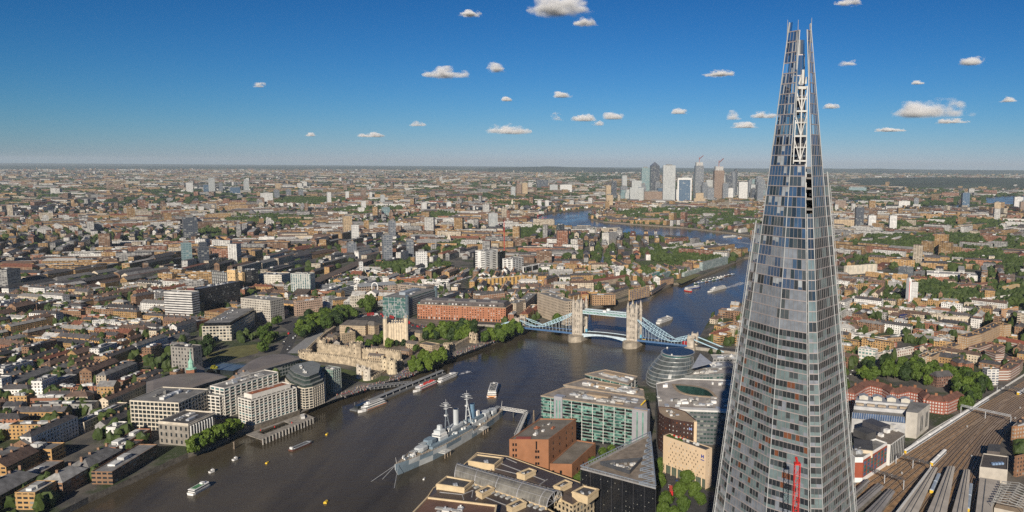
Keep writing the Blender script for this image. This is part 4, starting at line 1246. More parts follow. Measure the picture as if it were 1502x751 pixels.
# timber jetty by the pale grid offices
def jetty():
 pts=[at(361,637,5),at(384,645,5),at(462,612.5,5),at(446,606,5)]
 root=thing('timber_jetty','grey timber jetty on piles below the white grid offices','jetty',(pts[0].x,pts[0].y,0))
 b=MB()
 outer=ccw([(p.x,p.y) for p in pts]); hole=[pts[0].lerp(pts[3],f).lerp(pts[1].lerp(pts[2],f),g) for f,g in ((.14,.12),(.62,.12),(.62,.6),(.14,.6))]
 fill_poly(b,outer,5.0,0,[[(p.x,p.y) for p in hole]]); b.prism(outer,4.3,4.98,0,0,top=False)
 hc=ccw([(p.x,p.y) for p in hole]); b.prism(list(reversed(hc)),4.3,4.98,0,0,top=False)
 b.build('jetty_deck',plain('weathered_planks',(.27,.245,.21),.9,var=.35,scale=.3),root)
 for k in range(17):
  p=pts[1].lerp(pts[2],(k+.3)/17); b=MB(); b.tube((p.x,p.y,-.5),(p.x,p.y,5.6),.75,n=7); b.build('pile',plain('pile_grey',(.30,.28,.25),.9,var=.3),root)
 b=MB(); c=pts[3].lerp(pts[2],.35).lerp(pts[1],.12); b.box((c.x,c.y,5),(9,3.4,2.2),.5); b.build('jetty_cabin',WHITE2,root)
 for f in (.1,.55,.3):
  b=MB(); p=pts[0].lerp(pts[2],f+.1); b.tube((p.x,p.y,5),(p.x,p.y,6.4),.5,.3,7); b.build('life_buoy_post',RED,root)
jetty()
mark(415,630,'the timber jetty')
# ------------------------------------------------------------------ the leaning round glass hall
def cityhall():
 c0=at(979,566,Z0)
 root=thing('round_glass_hall','leaning egg-shaped glass hall of ringed storeys with a flat dark roof','hall',c0)
 lean=Vector((.10,-.33,0))
 prof=[(0,22),(4,25),(8,26.8),(12,27.4),(16,27),(20,26.1),(24,24.6),(28,22.8),(32,20.6),(36,18.6)]
 n=44
 def ring(r,z,e=0):
  f=(z-Z0)
  sh=lean*(f*.62 if f < 20 else 12.4+(f-20)*1.15)
  return [(c0.x+sh.x+(r+e)*math.cos(2*PI*i/n),c0.y+sh.y+(r+e)*.96*math.sin(2*PI*i/n),z) for i in range(n)]
 GR=glass('hall_grey_glass',(.085,.098,.094),.15,.9,.4,.2)
 for (f0,r0),(f1,r1) in zip(prof[:-1],prof[1:]):
  b=MB(); b.loft([ring(r0,Z0+f0),ring(r1,Z0+f1-.02)],0); g=b.build('storey_glazing',GR,root)
  b=MB(); b.loft([ring(r1,Z0+f1-.85,.25),ring(r1,Z0+f1-.3,.6),ring(r1,Z0+f1+.1,.5)],0); b.build('storey_ring',plain('hall_ring_steel',(.32,.33,.325),.4,var=.15,metal=.1),g)
  b=MB()
  for i in range(0,n):
   b.beam(ring(r0,Z0+f0,.1)[i],ring(r1,Z0+f1,.1)[i],.18)
  tag(b.build('mullions',DKSTEEL,g),kind='stuff')
 z=Z0+36
 b=MB(); b.loft([ring(18,z),ring(18,z+2.2)],0); b.build('roof_lantern',glass('lantern_green',(.05,.12,.10),.08,.9),root)
 b=MB(); b.loft([ring(19.6,z+2.2),ring(19.6,z+2.9)],0); b.loft([ring(18.2,z+2.9),ring(18.2,z+3.05)],1); b.build('roof',[plain('hall_ring_steel',(.42,.43,.42),.35),plain('solar_panels',(.02,.024,.035),.3)],root)
 for i in (5,19):
  b=MB(); p=ring(18.8,z+2.9)[i]; b.box((p[0],p[1],z+2.9),(2.2,1.6,1.4)); b.build('roof_hatch',WHITE2,root)
 reg([(c0.x+36*math.cos(i*.6),c0.y-10+40*math.sin(i*.6)) for i in range(10)],2)
cityhall()
mark(985,540,'the round glass hall')
# ------------------------------------------------------------------ buildings picked one by one
def corners(Lp,Np,Rp,ybase,zb=Z0,square=True):
 """roof corners (left, near, right) and the foot of the near corner -> ccw footprint N, R, B, L and the roof height"""
 zt=topz(Np[0],Np[1],ybase,zb)
 n,l,r=at(*Np,zt),at(*Lp,zt),at(*Rp,zt)
 if square:
  el,er=(l-n),(r-n)
  wl,wr=abs(Lp[0]-Np[0])+.5,abs(Rp[0]-Np[0])+.5
  al=math.atan2(el.y,el.x); ar=math.atan2(er.y,er.x)+PI/2
  df=(ar-al+PI) % (2*PI)-PI
  a=al+df*wr*wr/(wl*wl+wr*wr)
  ul=Vector((math.cos(a),math.sin(a),0)); ur=Vector((math.cos(a-PI/2),math.sin(a-PI/2),0))
  def solve(u,tx,raw):
   lo,hi=0.0,raw*2.5+5
   f0=pr(n.x,n.y,zt)[0]-tx; f1=pr(*(n+u*hi))[0]-tx
   if f0*f1 > 0: return raw
   for _ in range(40):
    m=(lo+hi)/2
    if (pr(*(n+u*m))[0]-tx)*f0 > 0: lo=m
    else: hi=m
   return min(lo,raw*1.8)
  l=n+ul*solve(ul,Lp[0],el.length); r=n+ur*solve(ur,Rp[0],er.length)
 bk=l+r-n
 return ccw([(n.x,n.y),(r.x,r.y),(bk.x,bk.y),(l.x,l.y)]),zt
def order_from(poly,p):
 """rotate so that the corner nearest p comes first"""
 i=min(range(len(poly)),key=lambda k: math.dist(poly[k],p)); return poly[i:]+poly[:i]
def centre(poly): return (sum(p[0] for p in poly)/len(poly),sum(p[1] for p in poly)/len(poly))
def roof_clutter(root,poly,z,seed,n=6,big=(6,4,2.6),pal=(WHITE2,PALEROOF,GREYROOF,STEEL)):
 """plant rooms, ducts and lift heads"""
 rg=random.Random(seed); p=[Vector((q[0],q[1],0)) for q in poly]
 e=p[1]-p[0]; f=p[-1]-p[0]; ang=math.atan2(e.y,e.x)
 for i in range(n):
  u,v=rg.uniform(.16,.84),rg.uniform(.2,.8)
  c=p[0]+e*u+f*v; s=rg.uniform(.4,1.0)
  b=MB(); sx,sy,sz=min(big[0]*s*rg.uniform(.6,1.6),e.length*.3),min(big[1]*s*rg.uniform(.6,1.4),f.length*.3),big[2]*rg.uniform(.35,1)
  b.box((c.x,c.y,z),(sx,sy,sz),ang)
  if rg.random() < .4: b.box((c.x+rg.uniform(-1,1),c.y,z+sz),(sx*.3,sy*.4,.8),ang)
  b.build('roof_plant',rg.choice(pal),root)
def parapet(b,poly,z,h=.9,t=.5,mat=0,col=(.5,.5,.5)):
 i=inset(poly,t); n=len(poly)
 for k in range(n):
  j=(k+1) % n
  b.face([(*poly[k],z),(*poly[j],z),(*poly[j],z+h),(*poly[k],z+h)],mat,[(0,0)]*4,col)
  b.face([(*i[j],z),(*i[k],z),(*i[k],z+h),(*i[j],z+h)],mat,[(0,0)]*4,col)
  b.face([(*poly[k],z+h),(*poly[j],z+h),(*i[j],z+h),(*i[k],z+h)],mat,[(0,0)]*4,col)
def building(label,Lp,Np,Rp,ybase,wall,roof=GREYROOF,cat='building',name='office_block',clutter=4,group=None,poly=None,zt=None,par=True,gable=0,pad=3,col=None):
 """walls with storeys, a flat roof behind a parapet (or a pitched one) and its plant"""
 if poly is None: poly,zt=corners(Lp,Np,Rp,ybase)
 c=centre(poly); root=thing(name,label,cat,(c[0],c[1],Z0),group)
 b=MB(); cw=col or (.4,.3,.2)
 b.prism(poly,Z0,zt,0,0,cw,cw,top=False)
 if par and not gable: parapet(b,poly,zt,.9,.45,0,cw)
 b.build('wall',wall,root)
 b=MB()
 if gable:
  b.gable(poly,zt,zt+gable,.5,0,0,hip=min(4,gable)); b.build('roof',roof,root)
 else:
  b.face([(*p,zt+.05) for p in inset(poly,.4)],0); b.build('roof',roof,root)
  if clutter: roof_clutter(root,inset(poly,1.5),zt+.05,len(label)*7+int(c[0]),clutter)
 reg(poly,pad)
 return root,poly,zt
# --- slab-and-pier office blocks: continuous glass behind a white grid
def grid_office(label,poly,zt,nb,rows,frm,gl,cat='office',wf=.8,hf=.74,z0=Z0,roofm=GREYROOF,root=None,pad=3,depth=.8):
 if root is None:
  c=centre(poly); root=thing('grid_office_block',label,cat,(c[0],c[1],Z0)); reg(poly,pad)
 fh=(zt-z0)/rows
 for r in range(rows):
  b=MB(); b.prism(inset(poly,depth-.1),z0+r*fh+.08,z0+(r+1)*fh-.08,0,0); b.build('window_band',gl if not callable(gl) else gl(r),root)
 n=len(poly)
 for i in range(n):
  b=MB(); p,q=poly[i],poly[(i+1) % n]; ln=math.dist(p,q)
  k=max(1,round(ln/nb)); wall_open(b,p,q,z0,zt,k,rows,wf,hf,depth-.12)
  b.build('facade_grid',frm,root)
 b=MB(); parapet(b,poly,zt,.8,.5,0); b.build('parapet',frm,root)
 b=MB(); b.face([(*p,zt+.04) for p in inset(poly,.45)]); b.build('roof',roofm,root)
 return root
WG=plain('white_grid_stone',(.70,.66,.59),.7,var=.1)
# front pale block with terraces
poly,zt=corners((348.5,586.5),(367.8,589),(435,569.5),624)
rA=grid_office('pale grid office with brown timber roof terrace, nearest the jetty',poly,zt,4.6,9,WG,lambda r: (TGLASS,DGLASS,DGLASS)[r % 3])
i2=inset(order_from(poly,poly[0]),4.0)
grid_office('',i2,zt+4.2,5,1,WG,DGLASS,root=rA)
b=MB(); b.face([(*p,zt+4.35) for p in inset(i2,1.2)]); b.build('timber_roof_deck',TERRACOTTA,rA)
b=MB(); b.prism(inset(i2,5),zt+4.36,zt+5.2,0,0); b.build('roof_garden_box',TERRACOTTA,rA)
roof_clutter(rA,inset(i2,3),zt+4.4,5,3,(3,2,1))
mark(395,590,'the front pale grid office')
# long block behind
poly,zt=corners((308,568),(328.6,570.5),(408,546.6),613)
rB=grid_office('long pale grid office behind the brown-decked one, grey plant along its roof',poly,zt,6.5,10,WG,lambda r: (DGLASS,TGLASS)[r % 2])
roof_clutter(rB,inset(poly,2),zt+.1,9,14,(9,4,2))
lo=order_from(poly,(at(308,568,zt).x,at(308,568,zt).y))
p0,pz=corners((302,580),(322,582.5),(332,579),615)
grid_office('',p0,pz,5,7,WG,DGLASS,root=rB)
mark(350,562,'the long pale grid office')
# left cream office with bands, cut by the picture edge
poly,zt=corners((190,588),(262,592),(307,571),634)
rC=grid_office('cream banded office half hidden behind the long pale grid office',poly,zt,4.2,7,plain('cream_grid',(.58,.52,.42),.75),DGLASS)
roof_clutter(rC,inset(poly,2),zt+.1,19,8)
# curved glass and stone office
def curved_office():
 zt_lo=topz(446.6,569,598.5); zt_hi=topz(474.5,541,586)
 pts=[at(*p,zt_lo) for p in ((442.6,570),(447,570.5),(459,568.5),(475,562),(478,548),(462,541),(430,548),(418,556),(425,563))]
 poly=ccw([(p.x,p.y) for p in pts])
 root=grid_office('curved office with dark set-back storeys, beside the castle moat',poly,zt_lo,3.6,8,plain('cream_grid',(.58,.52,.42),.75),DGLASS)
 q=inset(poly,1.2); z=zt_lo
 for k in range(3):
  b=MB(); b.prism(q,z,z+3.6,0,1); b.build('setback_storey',[glass('setback_glass',(.04,.06,.055),.12,.8),GREYROOF],root)
  b=MB(); b.prism(inset(q,-.4),z+3.2,z+3.75,0,0,bottom=True); b.build('setback_eave',plain('eave_grey',(.2,.21,.2),.6),root)
  z+=3.75; q=inset(q,2.6 if k == 0 else 1.4)
 roof_clutter(root,[q[0],q[2],q[4],q[6]],z,31,12,(7,3,1.6))
 pt,z2=corners((470,538.5),(488,543.5),(500,536),579)
 grid_office('',pt,z2,3.2,10,plain('tower_green_frame',(.30,.33,.30),.6),lambda r: LGLASS if r % 2 else GGLASS,root=root,wf=.8,hf=.8)
 roof_clutter(root,inset(pt,1.5),z2+.1,8,5,(7,5,1.4)); reg(pt,3)
curved_office(); mark(470,560,'the curved riverside office')
# two halls under leaf-shaped dark roofs
def leaf_hall(label,front,back,h,ztop):
 zt=ztop
 f=[at(*p,zt) for p in front]; k=[at(*p,zt) for p in back]
 poly=ccw([(p.x,p.y) for p in f+k[::-1]])
 c=centre(poly); root=thing('leaf_roof_hall',label,'hall',(c[0],c[1],Z0)); reg(poly,4)
 b=MB(); b.prism(inset(poly,2.2),Z0,zt-1,0,0); b.build('glazed_wall',facade('hall_wall',(.30,.31,.30),(.03,.05,.05),4,4,.8,.75,.15),root)
 b=MB(); n=len(poly)
 m=len(front); cen=[((f[min(i,m-1)]+k[min(i,len(k)-1)])/2) for i in range(m)]
 lo=[(*p,zt-.9) for p in poly]; hi=[(*p,zt) for p in poly]; top=[(*p,zt+1.2) for p in inset(poly,6)]
 b.loft([lo,hi,top],0); b.build('roof',plain('leaf_roof',(.20,.175,.155),.6,var=.18,scale=.05),root)
 b=MB(); b.prism(inset(poly,-.25),zt-.55,zt-.1,0,0,bottom=True); b.build('roof_rim',plain('rim_grey',(.22,.24,.27),.5),root)
 return root
leaf_hall('leaf-shaped dark roofed hall beside the castle moat',[(348,546.5),(356,548),(372,546),(400,537.5),(425,530.5),(440,526)],[(350,543),(369,528.8),(383,522.8),(400,519.8),(422,519.2),(438,523)],20,topz(400,537.5,556))
leaf_hall('curved dark roofed hall at the left behind the cream banded office',[(215,588),(250,578),(276,570),(305,560.5),(333,552.5)],[(215,560),(250,550),(280,546.8),(302,546.3),(322,549)],20,topz(300,562,582))
mark(395,533,'the larger leaf-roofed hall'); mark(300,555,'the left leaf-roofed hall')
# glass link between the halls
poly,zt=corners((300,540),(342,545),(368,530),551)
building('low blue-grey glass roof linking the two leaf-roofed halls',None,None,None,None,DGLASS,glass('link_roof',(.10,.14,.18),.3,.6),'hall','glass_link',0,poly=poly,zt=zt)
# colonnaded custom house
def colonnade():
 poly,zt=corners((232,620),(276,622.6),(315,607),655)
 c=centre(poly); root=thing('colonnaded_building','old stone riverside building with a white colonnade behind trees','building',(c[0],c[1],Z0)); reg(poly,3)
 b=MB(); ops=[]
 for i in range(4):
  p,q=poly[i],poly[(i+1) % 4]; ops+=wall_open(b,p,q,Z0,zt-1.5,max(3,int(math.dist(p,q)/4.5)),3,.36,.55,.4)
 b.build('wall',plain('sooty_stone',(.25,.225,.19),.9,var=.3),root); window_objs(root,ops,[DGLASS],limit=60)
 b=MB(); b.prism(inset(poly,-.6),zt-1.5,zt-.6,0,0,bottom=True); parapet(b,poly,zt-.6,1.3,.5); b.build('cornice',STONE,root)
 b=MB(); b.face([(*p,zt-.5) for p in inset(poly,.4)]); b.build('roof',DARKROOF,root)
 roof_clutter(root,inset(poly,3),zt-.5,3,9,(8,3,1.6))
 o=order_from(poly,poly[0]); 
 n=at(276,622.6,zt); r=at(315,607,zt); d=(r-n).normalized(); out=Vector((d.y,-d.x,0))
 for k in range(9):
  p=n+d*((r-n).length*(.06+.1*k))+out*.9; b=MB(); b.tube((p.x,p.y,Z0+4),(p.x,p.y,zt-1.6),.75,.65,10); b.build('column',WHITE2,root)
colonnade(); mark(296,620,'the colonnaded building')
# church with the green spire
def church():
 g=at(282,566,Z0); zt=topz(282,541,566)
 root=thing('church','brick church tower with a green copper spire at the left','church',g)
 b=MB(); b.box((g.x,g.y,Z0),(8,8,zt-Z0),.3); b.build('tower',plain('church_brick',(.26,.11,.06),.9),root)
 h=topz(282,512,566)
 rg=lambda r,z: [(g.x+r*math.cos(k*PI/4+.3),g.y+r*math.sin(k*PI/4+.3),z) for k in range(8)]
 b=MB(); b.loft([rg(5.6,zt),rg(5.2,zt+1),rg(3,zt+1.6),rg(2.6,zt+7),rg(3.2,zt+7.3),rg(2.2,zt+9),rg(1.0,zt+12),rg(.9,zt+15),rg(.12,h)],0); b.build('spire',COPPER,root)
 b=MB(); b.box((g.x+16,g.y+6,Z0),(24,14,11),.3); b.gable(rect(g.x+16,g.y+6,24,14,.3),Z0+11,Z0+17,.5,0); b.build('nave',plain('nave_stone',(.30,.26,.22),.9),root)
 reg(rect(g.x+10,g.y+4,44,24,.3),2)
church(); mark(282,530,'the green copper spire')
# classic domed/columned block behind the church
building('stone building with white upper storey behind the green spire',(250,509),(283,511),(296,507),550,facade('sooty_wall',(.28,.26,.23),bay=4,flo=4,ww=.4,wh=.6),DARKROOF,name='stone_building')
# --- offices along the hill north of the castle
OFF_A=facade('office_dark_bands',(.05,.05,.055),(.015,.017,.02),3.2,3.7,.8,.6,.06,.4)
def office(label,Lp,Np,Rp,yb,wall,roof=GREYROOF,name='office_block',clutter=5,cat='office',text=None,**kw):
 r=building(label,Lp,Np,Rp,yb,wall,roof,cat,name,clutter,**kw)
 if text: mark((Lp[0]+Rp[0])/2,(Np[1]+yb)/2,text)
 return r
r_,poly,zt=office('pale stone office with dark glass attic facing the gardens',(296,480),(339,478.5),(376,461),499.5,facade('pale_office_wall',(.50,.45,.36),(.03,.035,.04),4.4,4.2,.72,.62,.3),text='the pale office with the dark attic')
b=MB(); q=inset(poly,2.2); b.prism(q,zt+.1,zt+5,0,1); b.build('glass_attic',[BLACKGL,GREYROOF],r_); roof_clutter(r_,inset(q,1),zt+5,77,12,(5,3,1.2))
r_,poly,zt=office('brown brick office wing with orange roof edge behind the pale office',(300,455),(352,463),(376,450.5),482,facade('brown_grid_wall',(.30,.19,.09),bay=3.4,flo=3.6,ww=.55,wh=.5),plain('orange_tile',(.28,.14,.06),.8,scale=.2),clutter=3)
office('pale concrete office with projecting bays by the tree',(353,436),(396,441.5),(416,431),473,facade('bay_wall',(.50,.46,.39),(.03,.03,.035),3.4,3.7,.5,.55,.1),GREYROOF,clutter=8,text='the pale concrete office')
DS=office('dark glass office slab with a red-brown pier at its end',(276,416),(289,425),(352,413),461,facade('darkslab',(.045,.045,.05),(.014,.016,.02),2.6,3.8,.78,.6,.08,.4),plain('blue_grey_roof',(.12,.14,.18),.6),clutter=9,text='the dark glass slab')
p_=at(287,462); zz=topz(286,422,463)
b=MB(); b.box((p_.x-3,p_.y+3,Z0),(9,10,zz-Z0),.4); b.build('brick_stair_tower',plain('dark_red_brick',(.14,.05,.04),.85),DS[0])
b=MB(); b.box((p_.x-3,p_.y+3,zz),(9.6,10.6,.8),.4); b.build('coping',STONE,DS[0]); reg(rect(p_.x,p_.y,12,12),2)
office('red and white striped building cut by the left edge',(240,428),(281,430),(292,427),470,facade('striped',(.62,.60,.56),(.04,.04,.05),5,3.8,1.0,.45,.0),clutter=3)
r_,poly,zt=office('tan slab tower with three square windows on its narrow face',(333,396),(344.5,397),(349,394),434.5,facade('tanslab',(.62,.43,.22),(.03,.03,.03),6.4,7.6,.26,.26,0),text='the tan slab tower')
office('black and white gridded office between the dark slab and tan tower',(310,398),(333,401),(338,397),433,facade('bwgrid',(.10,.10,.10),(.40,.40,.38),6,6,.45,.7,.7),clutter=3)
office('second tan slab tower, right of the taller one',(346,400),(355,401),(359,398),424,facade('tanslab',(.62,.43,.22)),clutter=1)
office('black office slab behind the two tan towers',(355,391),(369,397),(379,392),424,OFF_A,DARKROOF)
office('white stone office with five rows of square windows',(377,403),(413,404),(426,398),421,facade('white_square_windows',(.62,.58,.50),(.04,.04,.04),3.3,3.8,.5,.45,.05),text='the white square-windowed office')
office('tall pale apartment block with columns of green glass bays',(426,401.5),(455,402.5),(462,398),431,facade('greenbays',(.50,.50,.46),(.07,.14,.15),4.6,3.0,.6,.8,.35),text='the green-bayed apartment block')
office('pink-brown stone office with grid windows facing the trees',(430,441),(434.5,444),(473,439),464,facade('pinkgrid',(.44,.31,.23),(.03,.03,.03),3.4,3.7,.5,.5,.05),text='the pink-brown gridded office')
office('rounded glass and stone building right of the pink-brown office',(474,434.5),(482,437),(493,434),449,facade('roundglass',(.42,.41,.38),(.1,.1,.1),3,3,.7,.55,.3))
office('small tan building with a slate roof above the tree line',(488,437),(491,441),(513,438),450,facade('tansmall',(.45,.28,.12),bay=3,flo=3.5),SLATE,gable=4)
office('low red and cream brick hall beside the railway viaduct',(459,424),(462,428),(493,425),433,facade('redlow',(.36,.14,.08),(.45,.4,.3),5,8,.7,.3,.9),SLATE,gable=4)
office('grey stepped terrace building with dormers by the viaduct',(467,415),(470,419),(519,413),426,facade('greystep',(.30,.31,.32),bay=3,flo=3.3,ww=.6,wh=.5),plain('lead_roof',(.22,.235,.25),.6),clutter=6)
office('blue-grey stepped office at the end of the grey terrace',(498,421),(501,424),(519,420),433,facade('bluestep',(.24,.27,.31),bay=3,flo=3.2,ww=1.0,wh=.45,pale=.0),clutter=3)
office('pale classical building with white columns by the square',(513,434),(516,436),(542,433),451,facade('classical',(.62,.56,.46),bay=4,flo=5,ww=.35,wh=.55),clutter=2,text='the pale classical building')
def arcade():
 r,poly,zt=office('long low brown building with a white arched glass entrance',(524,417),(527,421),(582,417),433,facade('arcadewall',(.34,.26,.2),bay=4.4,flo=4,ww=.62,wh=.5),plain('lead_roof',(.22,.235,.25),.6),gable=5,text='the long arched-entrance building')
 a=at(551,433); n=14; b=MB(); zt2=topz(551,414,433); hw=5.5
 d=Vector((poly[1][0]-poly[0][0],poly[1][1]-poly[0][1],0)).normalized()
 d=Vector((-.1,-1,0)).normalized()
 pts=[a+d*hw*math.cos(PI*k/n)+Vector((-3,0,max(0,zt2-Z0-hw)+hw*math.sin(PI*k/n))) for k in range(n+1)]
 pts=[a+d*hw+Vector((-3,0,0))]+pts+[a-d*hw+Vector((-3,0,0))]
 for p,q in zip(pts[:-1],pts[1:]): b.beam(p,q,1.2,1.6)
 b.build('entrance_arch',WHITE,r)
arcade()
# glass office beside the bridge approach
def glass_office():
 poly,zt=corners((560.5,436.5),(597,437.5),(639,426.8),467)
 c=centre(poly); root=thing('glass_office_block','green glass office with a long grey louvred flank beside the white keep','office',(c[0],c[1],Z0)); reg(poly,3)
 n=len(poly)
 b=MB(); b.prism(inset(poly,.5),Z0,zt,0,1); b.build('glass_wall',[facade('atrium_glass',(.10,.16,.15),(.05,.13,.12),3.2,3.8,.85,.8,.25,.2),GREYROOF],root)
 o=order_from(poly,(at(597,437.5,zt).x,at(597,437.5,zt).y)); N_,R_,L_=o[0],o[1],o[3]
 rows=9
 for k in range(rows):
  z=Z0+3+(zt-Z0-3)*k/rows; b=MB(); b.beam((*N_,z),(*R_,z),1.4,1.7); b.build('louvre',plain('louvre_grey',(.30,.30,.30),.6),root)
 for k in range(1,5):
  z=Z0+(zt-Z0)*k/5; b=MB(); b.beam((*N_,z),(*L_,z),.5,.5); b.build('transom',STEEL,root)
 for k in range(4):
  f,g=k/4,(k+1)/4; P_=lambda t_,z: (N_[0]+(L_[0]-N_[0])*t_,N_[1]+(L_[1]-N_[1])*t_,z)
  b=MB(); b.beam(P_(f,Z0+(k % 2)*12),P_(g,Z0+((k+1) % 2)*12+8),.6); b.beam(P_(f,Z0),P_(f,zt),.5); b.build('brace',STEEL,root)
 for p in (N_,R_):
  b=MB(); b.tube((*p,Z0),(*p,zt+4),3.0,n=14); b.build('lift_tower',glass('lift_glass',(.10,.14,.16),.15,.8),root)
 b=MB(); q=rect(*centre(poly),46,11,math.atan2(R_[1]-N_[1],R_[0]-N_[0])); b.prism(q,zt+.1,zt+4.5,0,0); b.build('roof_plant',plain('plant_blue_grey',(.30,.34,.38),.5),root)
 roof_clutter(root,inset(poly,3),zt+.1,3,7)
glass_office(); mark(600,445,'the green glass office')
# the long red brick block facing the castle
def brick_range():
 poly,zt=corners((612,447),(741.7,452.2),(751,449),473)
 c=centre(poly); root=thing('brick_range','very long red brick range with rows of windows under a dark mansard','building',(c[0],c[1],Z0)); reg(poly,2)
 o=order_from(poly,(at(741.7,452.2,zt).x,at(741.7,452.2,zt).y)); N_,R_,B_,L_=o[0],o[1],o[2],o[3]
 b=MB(); ops=[]
 red=plain('warm_red_brick',(.36,.15,.08),.85,var=.12,scale=.1)
 big=wall_open(b,L_,N_,Z0+5,zt,34,5,.40,.42,.45,skip=lambda i,j: i in (6,16,26))
 arches=wall_open(b,L_,N_,Z0,Z0+5,34,1,.55,.7,.6)
 side=wall_open(b,N_,R_,Z0,zt,max(3,int(math.dist(N_,R_)/5)),6,.4,.42,.45)
 b.prism([N_,R_,B_,L_],Z0,zt,0,0,top=False) if False else None
 b.face([(*R_,Z0),(*B_,Z0),(*B_,zt),(*R_,zt)],0); b.face([(*B_,Z0),(*L_,Z0),(*L_,zt),(*B_,zt)],0)
 b.build('wall',red,root)
 window_objs(root,big+arches+side,[DGLASS,DGLASS,BLACKGL,PALEGL],limit=100)
 b=MB(); b.prism(inset([N_,R_,B_,L_],-.5),zt,zt+.9,0,0,bottom=True); b.build('cornice',plain('brick_cornice',(.40,.28,.18),.85),root)
 q=inset([N_,R_,B_,L_],1.0); q2=inset([N_,R_,B_,L_],4.2)
 b=MB(); b.loft([[(*p,zt+.9) for p in q],[(*p,zt+6.2) for p in q2]],0); b.build('mansard_roof',plain('mansard',(.085,.07,.065),.7,var=.3),root)
 b=MB(); b.prism(inset(q2,.6),zt+6.2,zt+7.4,0,0); b.build('roof_ridge',plain('ridge_grey',(.16,.145,.14),.7),root)
 rg=random.Random(2)
 L0=Vector((*L_,0)); N0=Vector((*N_,0)); d=(N0-L0); nrm=Vector((d.y,-d.x,0)).normalized(); ang=math.atan2(d.y,d.x)
 for k in range(26):
  if rg.random() < .25: continue
  p=L0+d*((k+.5)/26)-nrm*2.2; b=MB(); b.box((p.x,p.y,zt+2),(2.4,2.2,2.0),ang); b.build('dormer',rg.choice([LGLASS,PALEGL,WHITE2,DGLASS]),root)
 for k in (.12,.38,.62,.86):
  p=L0+d*k-nrm*8; b=MB(); b.box((p.x,p.y,zt+7.3),(11,5,2.2),ang); b.build('roof_plant',GREYROOF,root)
 b=MB(); p=L0+d*.30+nrm*3; q=L0+d*.99+nrm*3; b.beam(p+Vector((0,0,4)),q+Vector((0,0,4)),4.5,.5); b.build('forecourt_canopy',WHITE2,root)
brick_range(); mark(680,458,'the long red brick range')
r_,poly,zt=office('dark roofed brick hall with a row of tall arches behind the red range',(645,428),(648,440),(697,424.5),450,facade('archhall',(.33,.15,.09),(.03,.03,.035),6.2,14,.55,.7,0),plain('black_roof',(.045,.045,.05),.5),gable=5,text='the arched brick hall')
office('brown brick block with pale window surrounds behind the red range',(704,427),(706,433),(741,429),445,facade('brown_pale',(.32,.17,.10),(.45,.42,.36),3.6,3.8,.45,.5,.5),SLATE,gable=4)
office('ochre apartment row with stacked bay windows',(690,408),(693,411),(772,405),422,facade('ochre_bays',(.55,.34,.11),(.04,.045,.05),8.5,3.0,.45,.8,.2),PALEROOF,clutter=14,text='the ochre apartment row')
office('grey wedge-stepped building behind the arched hall',(655,402),(660,417),(692,405),426,facade('wedge',(.40,.39,.36),bay=3,flo=3,ww=1,wh=.4,pale=.0),PALEROOF,clutter=4)
office('orange brick office left of the stepped grey building',(583,403),(590,410),(622,406),418,facade('orange_office',(.48,.19,.09),bay=3.4,flo=3.4),GREYROOF,clutter=4)
office('grey brown office above the green glass one',(582,417),(625,421),(638,416),433,facade('greybrown_office',(.36,.29,.23),bay=4.5,flo=3.6,ww=.7,wh=.5),GREYROOF,clutter=6)
# stepped concrete hotel
def hotel():
 con=plain('hotel_concrete',(.40,.33,.25),.9,var=.15,scale=.1)
 root=None
 specs=[((787,426.5),(788,430),(830,443),463,8,15),((768,437),(771,445),(788,430),461,6,6),((752,440),(757,446),(771,440),466,6,4),((793,424),(795,427),(815,433),450,7,7),((826,441),(830,445),(833,443),464,5,2)]
 for i,(l,n_,r,yb,rows,cols) in enumerate(specs):
  zt=topz(n_[0],n_[1],yb); a,b_=at(*n_,zt),at(*r,zt); d=(b_-a); nrm=Vector((d.y,-d.x,0)).normalized()
  if (a-nrm*10-Vector((CAM[0],CAM[1],0))).length < (a-Vector((CAM[0],CAM[1],0))).length: nrm=-nrm
  dep=17
  poly=ccw([tuple(a)[:2],tuple(b_)[:2],tuple(b_-nrm*dep)[:2],tuple(a-nrm*dep)[:2]])
  if root is None:
   c=centre(poly); root=thing('stepped_hotel','stepped beige concrete hotel with small windows by the north bridge abutment','hotel',(c[0],c[1],Z0))
  reg(poly,2); w=MB(); ops=[]
  for k in range(4):
   p,q=poly[k],poly[(k+1) % 4]; m=max(2,int(math.dist(p,q)/4.2)); ops+=wall_open(w,p,q,Z0+2,zt,m,rows,.45,.45,.4)
  w.prism(poly,Z0,Z0+2,0,0,top=False); parapet(w,poly,zt,.8,.5); w.build('wing',con,root)
  window_objs(root,ops,[DGLASS,BLACKGL],limit=40 if i == 0 else 12)
  w=MB(); w.face([(*p,zt+.02) for p in inset(poly,.4)]); w.build('wing_roof',GREYROOF,root); roof_clutter(root,inset(poly,2),zt+.1,i+40,3,(5,3,2.5))
hotel(); mark(800,445,'the concrete hotel')
